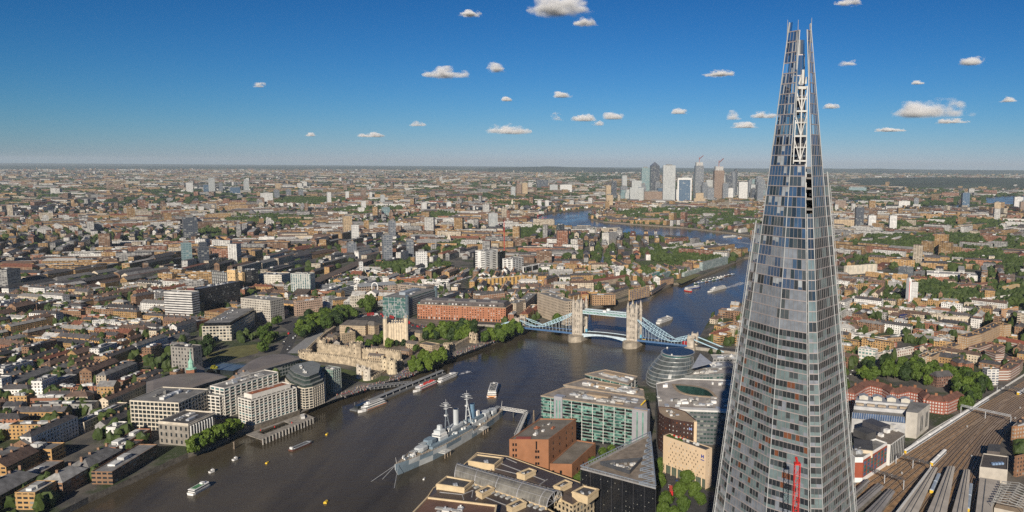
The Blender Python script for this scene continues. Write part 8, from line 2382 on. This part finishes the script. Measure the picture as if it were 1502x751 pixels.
# EXC lookups
_ex=None
def build_exc():
 global _ex
 _ex=[(min(p[0] for p in q),min(p[1] for p in q),max(p[0] for p in q),max(p[1] for p in q)) for q in EXC]
 _ex=np.array(_ex)
NOBUILD=[]
def free_pt(x,y,r=0):
 m=np.nonzero((_ex[:,0]-r < x) & (_ex[:,2]+r > x) & (_ex[:,1]-r < y) & (_ex[:,3]+r > y))[0]
 for i in m:
  if inpoly((x,y),EXC[i]): return False
  if r:
   for k in range(6):
    a=k*PI/3
    if inpoly((x+r*math.cos(a),y+r*math.sin(a)),EXC[i]): return False
 return True
N_FOOT=len(EXC)
for px in ([(440,528),(500,480),(560,462),(640,468),(702,478),(760,480),(760,496),(700,516),(600,558),(540,574),(480,592),(440,608),(436,545)],
   [(276,500),(300,498),(345,505),(400,500),(440,520),(440,540),(380,556),(276,590)],[(380,500),(385,478),(430,462),(520,452),(560,460),(500,482),(445,522)],
   [(1246,580),(1252,545),(1270,528),(1300,534),(1345,528),(1410,545),(1462,568),(1462,590),(1400,612),(1330,585)],
   [(276,676),(355,640),(470,596),(440,560),(276,605)],[(600,748),(745,660),(930,572),(1022,510),(1090,512),(1130,620),(1130,800),(560,800)],[(1240,705),(1246,590),(1372,584),(1366,640),(1300,690)]):
 EXC.append(ccw([tuple(at(x,y))[:2] for x,y in px]))
build_exc()
treerow('the riverside row before the colonnaded building',[(282,664),(290,660),(298,656.5),(306,653),(314,649.5),(322,646),(330,642),(338,638),(346,634)],15,'bright',rad=.5)
grove('big plane tree in the wooded park beside the railway',[(1250,572),(1256,548),(1272,535),(1285,550),(1298,540),(1342,536),(1362,546),(1400,553),(1436,566),(1456,580),(1432,602),(1408,604),(1396,575),(1352,568),(1320,558),(1300,560),(1262,562)],12.5,17,'mix','trees of the wooded park beside the railway',78,True,True)
grove('plane tree in the dense grove above the castle moat',[(432,495),(446,473),(478,462),(514,457),(522,466),(500,478),(470,486),(446,499)],10.5,17,'mix','trees of the grove above the castle moat',46,True,True)
grove('plane tree in the clump by the pale classical building',[(526,459),(532,446),(548,446),(555,456),(545,462)],12,18,'green',None,9,True)
grove('lime tree in the bright clump on the castle wharf',[(596,545),(612,532),(630,526),(652,522),(656,530),(634,541),(610,550)],10,15,'bright',None,18,True)
grove('broad plane tree between the keep and the red brick range',[(618,500),(632,488),(660,486),(700,484),(702,496),(680,502),(650,500)],11.5,19,'mix',None,26,True)
grove('plane tree on the wharf before the bridge abutment',[(704,505),(716,494),(740,488),(762,482),(760,492),(735,502)],9.5,16,'mix',None,20,True)
grove('garden tree around the memorial left of the leaf-roofed hall',[(283,536),(284,508),(296,500),(312,502),(308,522),(300,545)],12,15,'dark',None,12,False)
grove('tree on the green slope beside the castle approach road',[(380,498),(392,480),(406,478),(410,490),(400,512),(384,522)],12,14,'green',None,10,False)
for (x,y,h,k,lab) in [(486,512,11,'green','small green tree between inner and outer castle walls near the corner tower'),(512,492,13,'dark','dark tree behind the long castle barrack range'),(552,506,15,'green','tree in the middle of the castle yard left of the largest one'),(604,503,12,'green','tree at the right foot of the keep'),(610,517,11,'green','tree by the ruined range beside the river walk'),(407,478,16,'green','round tree against the pale concrete office'),(314,546,10,'yellow','bright yellow-leaved tree near the copper spire'),(528,508,15,'bright','round tree beside the castle yard, left of three'),
       (541,511,13,'green','round tree beside the castle yard, middle of three'),(563,504,19,'bright','largest tree in the castle yard before the keep'),(571,510,14,'bright','low tree at the foot of the largest castle yard tree'),
       (582,508,9,'dark','small round tree at the keep foot, left'),(592,507,9,'dark','small round tree at the keep foot, right'),(816,477,21,'green','large tree before the concrete hotel by the bridge chain'),
       (806,481,9,'dark','low dark shrub tree beneath the large hotel tree'),(842,460,15,'dark','dark tree between the hotel and the north bridge tower'),(1276,540,16,'green','street tree before the white green-bayed building'),
       (1042,520,8,'dark','dark tree under the south bridge approach, left'),(1054,522,9,'dark','dark tree under the south bridge approach, right'),(1021,542,8,'bright','small yellow-green tree right of the round glass hall')]:
 tree(at(x,y),h,h*.5,k,lab)
for i,(x,y,h) in enumerate([(966,692,12),(969,716,12),(978,745,13),(972,765,14),(996,728,12),(1002,752,13),(990,766,12),(1008,712,13),(1018,728,12),(1026,742,11),(1012,700,10)]):
 tree(at(x,y),h,h*.50,'fine','%s street tree below the beige hotel, counted from the top left' % ORD[i],'street trees below the beige hotel')
for i,(x,y,h) in enumerate([(826,722,12),(838,726,11),(848,712,10),(858,704,11),(871,690,12),(884,676,12),(897,670,11),(862,720,10)]):
 tree(at(x,y),h,h*.52,'fine','%s tree along the red brick block, counted from the bottom' % ORD[i],'trees between the red brick block and the black office')
sheet('road',[(960,600),(966,690),(968,790),(1030,790),(1052,745),(1042,722),(1000,706),(976,680),(966,600)],Z0+.05,ASPHALT,'structure',True)
# ------------------------------------------------------------------ the rest of the town
class Stuff:
 """many small shapes in one mesh, kept as arrays"""
 def __init__(s): s.v=[]; s.f=[]; s.n=0
 def add(s,V,F):
  s.v.append(V); s.f.append(F+s.n); s.n+=len(V)
 def build(s,name,mat,smooth=False):
  V=np.concatenate(s.v).astype(np.float32); Fc=np.concatenate(s.f).astype(np.int32)
  me=bpy.data.meshes.new(name); me.vertices.add(len(V)); me.vertices.foreach_set('co',V.ravel())
  me.loops.add(Fc.size); me.loops.foreach_set('vertex_index',Fc.ravel()); me.polygons.add(len(Fc))
  me.polygons.foreach_set('loop_start',np.arange(0,Fc.size,3,dtype=np.int32)); me.polygons.foreach_set('loop_total',np.full(len(Fc),3,dtype=np.int32))
  me.materials.append(mat); me.polygons.foreach_set('use_smooth',[smooth]*len(Fc)); me.update(calc_edges=True)
  o=bpy.data.objects.new(name,me); COL.objects.link(o); return tag(o,kind='stuff')
def tree_variants(V,F,n,amp):
 out=[]
 for i in range(n):
  rg=random.Random(i*7+1); P=[]
  for v in V:
   d=1+amp*rg.uniform(-1,1); P.append((v[0]*d,v[1]*d,max(-.6,v[2])*d))
  out.append(np.array(P))
 return out,np.array(F)
TV2,TF2=tree_variants(IV2,IF2,10,.34)
TV1,TF1=tree_variants(IV1,IF1,10,.38)
FOREST=Stuff()
rs=random.Random(5)
def far_tree(x,y,r,h,lod,zb=Z0):
 V,F=(rs.choice(TV2),TF2) if lod == 0 else (rs.choice(TV1),TF1)
 a=rs.uniform(0,6.28); c,s_=math.cos(a),math.sin(a)
 Q=np.empty_like(V); Q[:,0]=(V[:,0]*c-V[:,1]*s_)*r+x; Q[:,1]=(V[:,0]*s_+V[:,1]*c)*r+y; Q[:,2]=(V[:,2]+.62)*h*.62+zb
 FOREST.add(Q,F)
# parks and woods beyond the near streets
PARKS=[([(938,372),(960,362),(1000,366),(1020,372),(1050,378),(1064,384),(1040,390),(1005,384),(960,384)],16),([(560,394),(600,386),(650,384),(690,380),(700,386),(640,396),(580,402)],18),
   ([(640,356),(672,350),(690,362),(660,374),(640,370)],16),([(396,300),(430,292),(480,292),(500,296),(470,302),(420,303)],30),([(330,320),(400,318),(470,320),(460,328),(380,330),(335,328)],26),
   ([(895,316),(930,309),(1000,307),(1090,311),(1118,316),(1118,330),(1060,334),(1010,326),(940,324)],22),([(1240,352),(1300,347),(1400,345),(1502,352),(1502,372),(1430,376),(1380,372),(1300,368),(1250,366)],20),
   ([(1380,380),(1430,374),(1500,380),(1500,400),(1470,398),(1440,392),(1390,396)],17),([(1465,424),(1502,418),(1502,470),(1490,476),(1480,450),(1470,440)],14),([(740,342),(790,334),(820,338),(800,350),(750,352)],18),
   ([(820,256),(870,254),(930,258),(900,266),(850,268)],60),([(276,342),(330,338),(350,346),(300,352)],18),([(1400,424),(1430,424),(1430,434),(1404,434)],14),([(600,318),(640,312),(680,316),(640,324)],24),
   ([(1330,424),(1370,414),(1402,428),(1420,444),(1400,450),(1372,440),(1350,436)],13),([(700,300),(780,296),(800,302),(730,308)],30),([(480,312),(520,306),(600,306),(600,312),(520,318)],28),
   ([(1290,330),(1400,322),(1480,328),(1470,338),(1380,336),(1300,342)],24),([(876,398),(872,372),(882,366),(880,396)],12),([(886,398),(892,368),(898,372),(894,398)],12),([(930,396),(990,388),(1000,394),(950,404)],12),
   ([(1250,380),(1300,374),(1340,378),(1330,386),(1290,384)],15),([(1300,440),(1318,434),(1322,446),(1308,450)],13),([(560,470),(600,466),(602,470),(565,474)],11)]
WOODED=[]
for px,sp in PARKS:
 poly=[at(x,y) for x,y in px]; pts=[tuple(p)[:2] for p in poly]
 x0,x1=min(p[0] for p in pts),max(p[0] for p in pts); y0,y1=min(p[1] for p in pts),max(p[1] for p in pts)
 sp_=max(sp*.62,(x1-x0)/110); x=x0
 while x < x1:
  y=y0
  while y < y1:
   p=(x+rs.uniform(-.5,.5)*sp_,y+rs.uniform(-.5,.5)*sp_)
   if inpoly(p,pts) and rs.random() < (.85 if p[0] < 1500 else .76) and mnoise.noise(Vector((p[0]/160,p[1]/160,4.4))) > -.32 and free_pt(p[0],p[1],4): far_tree(p[0],p[1],sp_*rs.uniform(.5,.85),min(20,sp_*1.0+4)*rs.uniform(.7,1.1),0 if p[0] < 2300 else 1)
   y+=sp_
  x+=sp_
 if min(p[0] for p in pts) < 1350: reg(pts,0)
 else: WOODED.append((x0,y0,x1,y1,pts))
sheet('playing_field',[(930,384),(990,378),(1000,382),(940,392)],Z0+.08,GRASS,'structure',True)
sheet('river_bank_lawn',[(988,413),(1018,402),(1030,403),(1000,416)],Z0+.08,DRYGRASS,'structure',True)
build_exc()
WALLC=[((.42,.26,.11),'tan brick',26),((.24,.14,.08),'brown brick',22),((.31,.14,.08),'red brick',12),((.58,.49,.37),'cream',16),((.70,.68,.64),'white',20),((.32,.31,.30),'grey',10),((.50,.30,.12),'ochre brick',6)]
ROOFC=[((.080,.075,.078),'slate',36),((.13,.085,.065),'brown tiled',22),((.20,.195,.19),'grey',20),((.38,.37,.35),'pale',13),((.20,.075,.045),'red tiled',7),((.055,.055,.06),'black',6)]
def pickc(L_,rg): return rg.choices(L_,[q[2] for q in L_])[0]
rc2=random.Random(31)
SPECS=[]; TREESPOTS=[]
def tile(cx,cy,T,lvl):
 rg=rc2
 g=mnoise.noise(Vector((cx/900,cy/900,3.3))); g2=mnoise.noise(Vector((cx/420,cy/420,9.1)))
 south=cy < -120 and cx > 500
 ang=.35*mnoise.noise(Vector((cx/1500,cy/1500,1.0)))*3+rg.uniform(-.12,.12)+(.25 if cy > 0 else -.35)+(PI/2 if rg.random() < .62 else 0)
 green=.44+.55*g+(.24 if south else 0)+(.08 if cx > 2500 else 0)
 kind='estate' if g2 > .34 else 'works' if g2 < -.36 else 'terrace'
 rowsp,l0,l1,d0,d1=((21.5,14,60,9,13.5),(31,22,100,10,18),(66,40,150,16,34))[lvl]
 ca,sa=math.cos(ang),math.sin(ang)
 h_=T*.72; v=-h_
 while v < h_:
  sp=rowsp*rg.uniform(.85,1.2)*(1.25 if kind != 'terrace' else 1)
  u=-h_+rg.uniform(0,20); wcol=pickc(WALLC,rg); rcol=pickc(ROOFC,rg)
  while u < h_:
   ln=rg.uniform(l0,l1); dp=rg.uniform(d0,d1); ht=rg.choice((rg.uniform(7,11),rg.uniform(7,11),rg.uniform(10,18)))
   if kind == 'works': ln *= rg.uniform(.8,1.4); dp *= 1.5; ht=rg.uniform(6,13)
   if kind == 'estate': ht=rg.choice((12,15,18,22,30 if rg.random() < .12 else 14))
   if lvl == 2: ht *= 1.15
   if lvl and rg.random() < .034: ht=rg.uniform(24,58); ln=rg.uniform(18,34)*(1 if lvl == 1 else 1.4); dp=rg.uniform(14,22)*(1 if lvl == 1 else 1.4); kind='estate'
   uu,vv=u+ln/2,v+rg.uniform(-2,2)
   x,y=cx+uu*ca-vv*sa,cy+uu*sa+vv*ca
   if abs(x-cx) < T/2 and abs(y-cy) < T/2:
    if rg.random() < .55: wcol=pickc(WALLC,rg)
    if rg.random() < .4: rcol=pickc(ROOFC,rg)
    p_b=.90-.38*max(0,green-.40) if lvl < 2 else (.56-.4*max(0,green-.30))*max(.12,min(1,(20500-cx)/6500))
    if rg.random() < p_b:
     if kind == 'works' and rg.random() < .5: rcol=ROOFC[rg.choice((2,3,3))]
     flat=ht > 20 or rg.random() < (.78 if kind == 'estate' else .6 if kind == 'works' else .38)
     turn=PI/2 if rg.random() < .16 and ln < rowsp*1.3 else 0
     SPECS.append((x,y,ln,dp,ang+turn,ht,wcol,rcol,flat,kind,lvl))
    if rg.random() < min(.95,.35+green*.9):
     n=rg.choice((1,2,2,4)) if lvl < 2 else rg.choice((2,3,4,5))
     for _ in range(n):
      tu,tv=u+rg.uniform(0,ln),v+sp*.5+rg.uniform(-3,3)*(1+lvl)
      TREESPOTS.append((cx+tu*ca-tv*sa,cy+tu*sa+tv*ca,lvl))
   u+=ln+rg.choice((.6,1.5,4,10))*(1 if lvl == 0 else 1.4 if lvl == 1 else 2.6)
  v+=sp
for lvl,T,D0,D1 in ((0,150.0,250,1750),(1,260.0,1750,4800),(2,640.0,4800,20500)):
 n=int(D1*1.25/T)+2
 for i in range(-3,n):
  for j in range(-n,n):
   x,y=CAM[0]+(i+.5)*T,(j+.5)*T
   px,py,zz=pr(x,y,Z0)
   if zz < 200: continue
   D=math.hypot(x-CAM[0],y-CAM[1])
   if not (D0-T*.5 <= D < D1+T*.5): continue
   m_=T*FPX/zz
   if px < -m_-60 or px > 1502+m_+60 or py > 800+m_*.5: continue
   if lvl and D < D0: continue
   if lvl < 2 and D >= D1: continue
   tile(x,y,T,lvl)
ok=[]
for s_ in SPECS:
 x,y,ln,dp,ang,ht,wc,rc3,flat,kind,lvl=s_
 q=rect(x,y,ln,dp,ang)
 if any(w_[0] < x < w_[2] and w_[1] < y < w_[3] and inpoly((x,y),w_[4]) for w_ in WOODED) and rc2.random() < .68: continue
 if lvl < 2 or x < 7000:
  r_=all(free_pt(p[0],p[1]) for p in q) and free_pt(x,y)
  if not r_:
   if lvl == 2: continue
   ln2=ln*.45; q=rect(x,y,ln2,dp*.8,ang)
   if not (all(free_pt(p[0],p[1]) for p in q) and free_pt(x,y)): continue
   s_=(x,y,ln2,dp*.8,ang,ht,wc,rc3,flat,kind,lvl)
 ok.append(s_)
def put_building(b,s_,wi,ri,rg,detail=True):
 x,y,ln,dp,ang,ht,wc,rc3,flat,kind,lvl=s_
 v=rg.uniform(.8,1.15)*(.86 if lvl == 2 else 1); wcol=tuple(c*v for c in wc[0]); v=rg.uniform(.75,1.2)*(.8 if lvl == 2 else 1); rcol=tuple(c*v for c in rc3[0])
 q=rect(x,y,ln,dp,ang); z1=Z0+ht; u0=rg.uniform(0,50)
 b.prism(q,Z0,z1,wi,ri,wcol,rcol,top=flat,u0=u0)
 if flat:
  if detail:
   b2=inset(q,.4)
   for k in range(4):
    j=(k+1) % 4; b.face([(*b2[j],z1),(*b2[k],z1),(*b2[k],z1+.8),(*b2[j],z1+.8)],ri,None,wcol); b.face([(*q[k],z1+.0),(*q[j],z1+.0),(*q[j],z1+.8),(*q[k],z1+.8)],ri,None,wcol); b.face([(*q[k],z1+.8),(*q[j],z1+.8),(*b2[j],z1+.8),(*b2[k],z1+.8)],ri,None,wcol)
  for _ in range(rg.choice((2,3,4,6)) if detail else rg.choice((0,1))):
   c=(x+rg.uniform(-.3,.3)*ln*math.cos(ang),y+rg.uniform(-.3,.3)*ln*math.sin(ang)); t=rg.uniform(.3,.65); t=(t,t,t*.97)
   b.box((c[0],c[1],z1+.02),(min(9,ln*rg.uniform(.1,.25)),min(6,dp*rg.uniform(.25,.5)),rg.uniform(1.2,3)),ang,ri,None,t)
 else:
  rise=dp*rg.uniform(.28,.42); b.gable(q,z1,z1+rise,.35,ri,ri,rcol,wcol,hip=dp*.45 if ln > dp*1.4 and rg.random() < .6 else 0)
  if detail:
   n=max(1,int(ln/9))
   for k in range(n):
    f=(k+.5)/n-.5; c=(x+f*ln*math.cos(ang),y+f*ln*math.sin(ang)); b.box((c[0],c[1],z1+rise*.55),(1.0,1.9,rise*.45+1.5),ang,ri,None,(.30,.18,.11))
# nearest ones in the photograph become things of their own
cand=[]
for s_ in ok:
 px,py,zz=pr(s_[0],s_[1],Z0+s_[5])
 if s_[10] == 0 and 284 < px < 1496 and py < 735 and not (1085 < px < 1235 and py > 330): cand.append((zz,px,py,s_))
cand.sort(key=lambda t: t[0])
N_IND=190
ind=cand[:N_IND]; indset=set(id(t[3]) for t in ind)
marks=[m_ for m_ in MARKS if m_[2]]
from collections import defaultdict
pend=[]
for zz,px,py,s_ in ind:
 best=min(marks,key=lambda m_: math.hypot((m_[0]-px)*.8,(m_[1]-py)*1.6)); dx,dy=px-best[0],(py-best[1])*1.6
 if abs(dx)*.8 > abs(dy): rel='right of' if dx > 0 else 'left of'
 else: rel='in front of' if dy > 0 else 'behind'
 x,y,ln,dp,ang,ht,wc,rc3,flat,kind,lvl=s_
 size='long' if ln > 40 else 'small' if ln < 22 else 'mid-sized'
 noun='house row' if not flat else 'works shed' if kind == 'works' else 'block of flats' if kind == 'estate' else 'building'
 lab='%s %s %s, %s %s roof, %s %s' % (size,wc[1],noun,'flat' if flat else 'pitched',rc3[1],rel,best[2])
 pend.append((lab,math.hypot(dx,dy),px,py,s_,noun,best))
byl=defaultdict(list)
for t in pend: byl[t[0]].append(t)
NM={'house row': 'terrace_houses','works shed': 'works_shed','block of flats': 'apartment_block','building': 'town_building'}
CT={'house row': 'houses','works shed': 'shed','block of flats': 'apartment block','building': 'building'}
for lab,ts in byl.items():
 ts.sort(key=lambda t: t[2])
 for k,(l_,dist,px,py,s_,noun,best) in enumerate(ts):
  if len(ts) > 1:
   l2='%s, %s from left' % (lab,ORD[k] if k < len(ORD) else 'last')
   while len(l2.replace(',',' ').split()) > 16:
    l2=l2.replace(' roof','',1) if ' roof,' in l2 else l2.replace(' pitched','',1) if ' pitched' in l2 else l2.replace('flat ','',1) if ',flat ' in l2 else ' '.join(l2.split()[:16])
    if len(l2.split()) <= 16: break
  else: l2=lab
  ww=l2.split()
  if len(ww) > 16: l2=' '.join(ww[1:]) if len(ww) == 17 else ' '.join(ww[2:18])
  rg=random.Random(int(px*31+py*17))
  root=thing(NM[noun],l2,CT[noun],(s_[0],s_[1],Z0),'buildings of the near streets')
  b=MB(); put_building(b,s_,0,1,rg)
  wb,rb_=MB(),MB()
  for src_f,src_m,src_uv,src_c in zip(b.f,b.m,b.uv,b.c):
   t_=wb if src_m == 0 else rb_; t_.face([b.v[i] for i in src_f],0,src_uv,src_c)
  wb.build('wall',[AWALL3 if noun == 'block of flats' else AWALL2 if noun == 'works shed' else AWALL],root); rb_.build('roof',[AROOF],root)
# everything else is one mass
b=MB(); rg=random.Random(8)
for s_ in ok:
 if id(s_) in indset: continue
 put_building(b,s_,1 if s_[9] == 'estate' else 2 if s_[9] == 'works' else 0,3,rg,s_[10] == 0)
tag(b.build('town_buildings',[AWALL,AWALL3,AWALL2,AROOF],None,(0,0,0)),kind='stuff')
for (x,y,lvl) in TREESPOTS:
 if lvl == 2:
  if x < 7000 and not free_pt(x,y): continue
  r=rs.uniform(11,34); far_tree(x,y,r,rs.uniform(11,19),1)
 else:
  if not free_pt(x,y,3 if lvl == 0 else 0): continue
  r=rs.uniform(3.2,6.0)*(1 if lvl == 0 else 1.5); far_tree(x,y,r,rs.uniform(8,15),lvl)
FOREST.build('tree_cover',FARLEAF)
for i,(x,y,l_,w_,a,h,m_) in enumerate([(493,510,16,8,.5,8,'grey'),(510,515,14,7,.3,7,'brown'),(487,503,13,8,1.1,9,'stone'),(546,519,20,8,1.3,7,'brown'),(553,528,22,6,1.35,6,'stone'),(515,496,16,9,.4,10,'stone'),(596,522,14,7,1.2,7,'brown'),(606,512,18,8,1.2,8,'stone'),(478,508,10,8,.9,8,'brown')]):
 c=at(x,y); cc={'grey': (.36,.33,.29),'brown': (.30,.19,.12),'stone': (.44,.35,.24)}[m_]
 o=thing('yard_house','small %s gabled house inside the castle walls, %s counted along the wall' % (m_,ORD[i]),'house',c,'houses inside the castle walls')
 q=rect(c.x,c.y,l_,w_,a); b=MB(); b.prism(q,Z0,Z0+h,0,0,cc,top=False); b.build('wall',[AWALL],o); b=MB(); b.gable(q,Z0+h,Z0+h+w_*.45,.3,0,0,(.12,.10,.09),cc); b.build('roof',[AROOF],o)
 b=MB(); b.box((c.x,c.y,Z0+h+1),(1.1,1.1,w_*.45+1),a); b.build('chimney',BRICKBR,o)
# people on the river walk and traffic
def people(pts,n,wd,seed):
 rg=random.Random(seed); w_=[at(x,y) for x,y in pts]; b=MB()
 for _ in range(n):
  k=rg.randrange(len(w_)-1); p=w_[k].lerp(w_[k+1],rg.random())+Vector((rg.uniform(-wd,wd),rg.uniform(-wd,wd),0)); a=rg.uniform(0,3)
  c=rg.choice(((.6,.58,.55),(.05,.05,.07),(.4,.05,.05),(.08,.12,.3),(.5,.4,.3),(.1,.1,.1)))
  b.loft([[(x,y,Z0+.1) for x,y in rect(p.x,p.y,.34,.24,a)],[(x,y,Z0+.85) for x,y in rect(p.x,p.y,.40,.28,a)],[(x,y,Z0+1.4) for x,y in rect(p.x,p.y,.52,.28,a)],[(x,y,Z0+1.5) for x,y in rect(p.x,p.y,.2,.16,a)]],0,col=c)
  b.box((p.x,p.y,Z0+1.5),(.22,.22,.26),a,0,None,(.45,.28,.2))
 tag(b.build('crowd',[APLAIN]),kind='stuff')
people([(500,582),(526,572),(560,562),(600,550),(640,533),(690,512),(735,496)],420,7,1)
people([(566,556),(590,545),(600,540)],90,8,2)
people([(520,462),(560,462),(610,478),(690,486)],120,9,3)
VC={}
def vehicle(kind,cn,c,p,ang,label,group):
 key=(kind,cn)
 if key not in VC:
  m_=plain('car_%s' % cn.replace(' ','_'),c,.35,var=.05); root=thing(kind,label,kind,(0,0,0),group)
  if kind == 'car':
   b=MB(); b.prism(rect(0,0,4.3,1.8),.35,1.0,0,0,bottom=True); b.build('body',m_,root); b=MB(); b.loft([[(x,y,1.0) for x,y in rect(-.2,0,2.7,1.65)],[(x,y,1.5) for x,y in rect(-.3,0,1.8,1.4)]],0); b.build('cabin',DGLASS,root); L_,W_=1.35,.8
  elif kind == 'van':
   b=MB(); b.prism(rect(-.4,0,4.6,2.0),.4,2.5,0,0,bottom=True); b.box((2.2,0,.4),(1.0,1.9,1.1)); b.build('body',m_,root); b=MB(); b.box((1.75,0,1.5),(.5,1.8,.8)); b.build('windscreen',DGLASS,root); L_,W_=1.6,.9
  else:
   b=MB(); b.prism(rect(0,0,10.5,2.5),.5,4.3,0,0,bottom=True); b.build('body',m_,root)
   for z in (1.4,3.0):
    b=MB(); b.prism(rect(0,0,10.4,2.56),z,z+.8,0,0,bottom=True); b.build('window_band',DGLASS,root)
   L_,W_=3.4,1.1
  for sx in (-1,1):
   for sy in (-1,1): b=MB(); b.tube((sx*L_,sy*W_-.12,.34),(sx*L_,sy*W_+.12,.34),.34,n=8); b.build('wheel',BLACKGL,root)
  VC[key]=root
 else: root=copy_tree(VC[key]); root['label']=label; root['group']=group
 root.location=(p.x,p.y,Z0+.07); root.rotation_euler=(0,0,ang)
PAL=[('white',(.72,.72,.70)),('black',(.02,.02,.022)),('silver grey',(.38,.39,.40)),('red',(.5,.03,.03)),('dark blue',(.03,.05,.16))]
rv=random.Random(6)
for nm,pts,n,wd in (('on the wide road before the pale concrete office',[(416,515),(430,488),(444,470)],14,6),('on the road between the castle and the glass office',[(525,465),(556,462),(612,481),(690,487)],22,4),('on the street between the glass spire and the white green-bayed building',[(1243,585),(1245,555),(1250,530)],9,3),('on the tree lined street below the beige hotel',[(984,760),(990,735),(985,700)],7,4),('on the riverside road by the colonnaded building',[(285,655),(320,640),(350,627)],6,2)):
 w_=[at(x,y) for x,y in pts]
 for i in range(n):
  f=(i+.5)/n*(len(w_)-1); k=int(f); d=w_[k+1]-w_[k]; p=w_[k].lerp(w_[k+1],f-k)+Vector((-d.y,d.x,0)).normalized()*rv.choice((-1,1))*rv.uniform(.4,1)*wd
  kd=rv.choices(('car','van','bus'),(7,2.4,1))[0]; cn,c=rv.choice(PAL) if kd != 'bus' else PAL[3]
  vehicle(kd,cn,c,p,math.atan2(d.y,d.x),'%s %s %s' % (cn,kd,nm),'traffic '+nm)
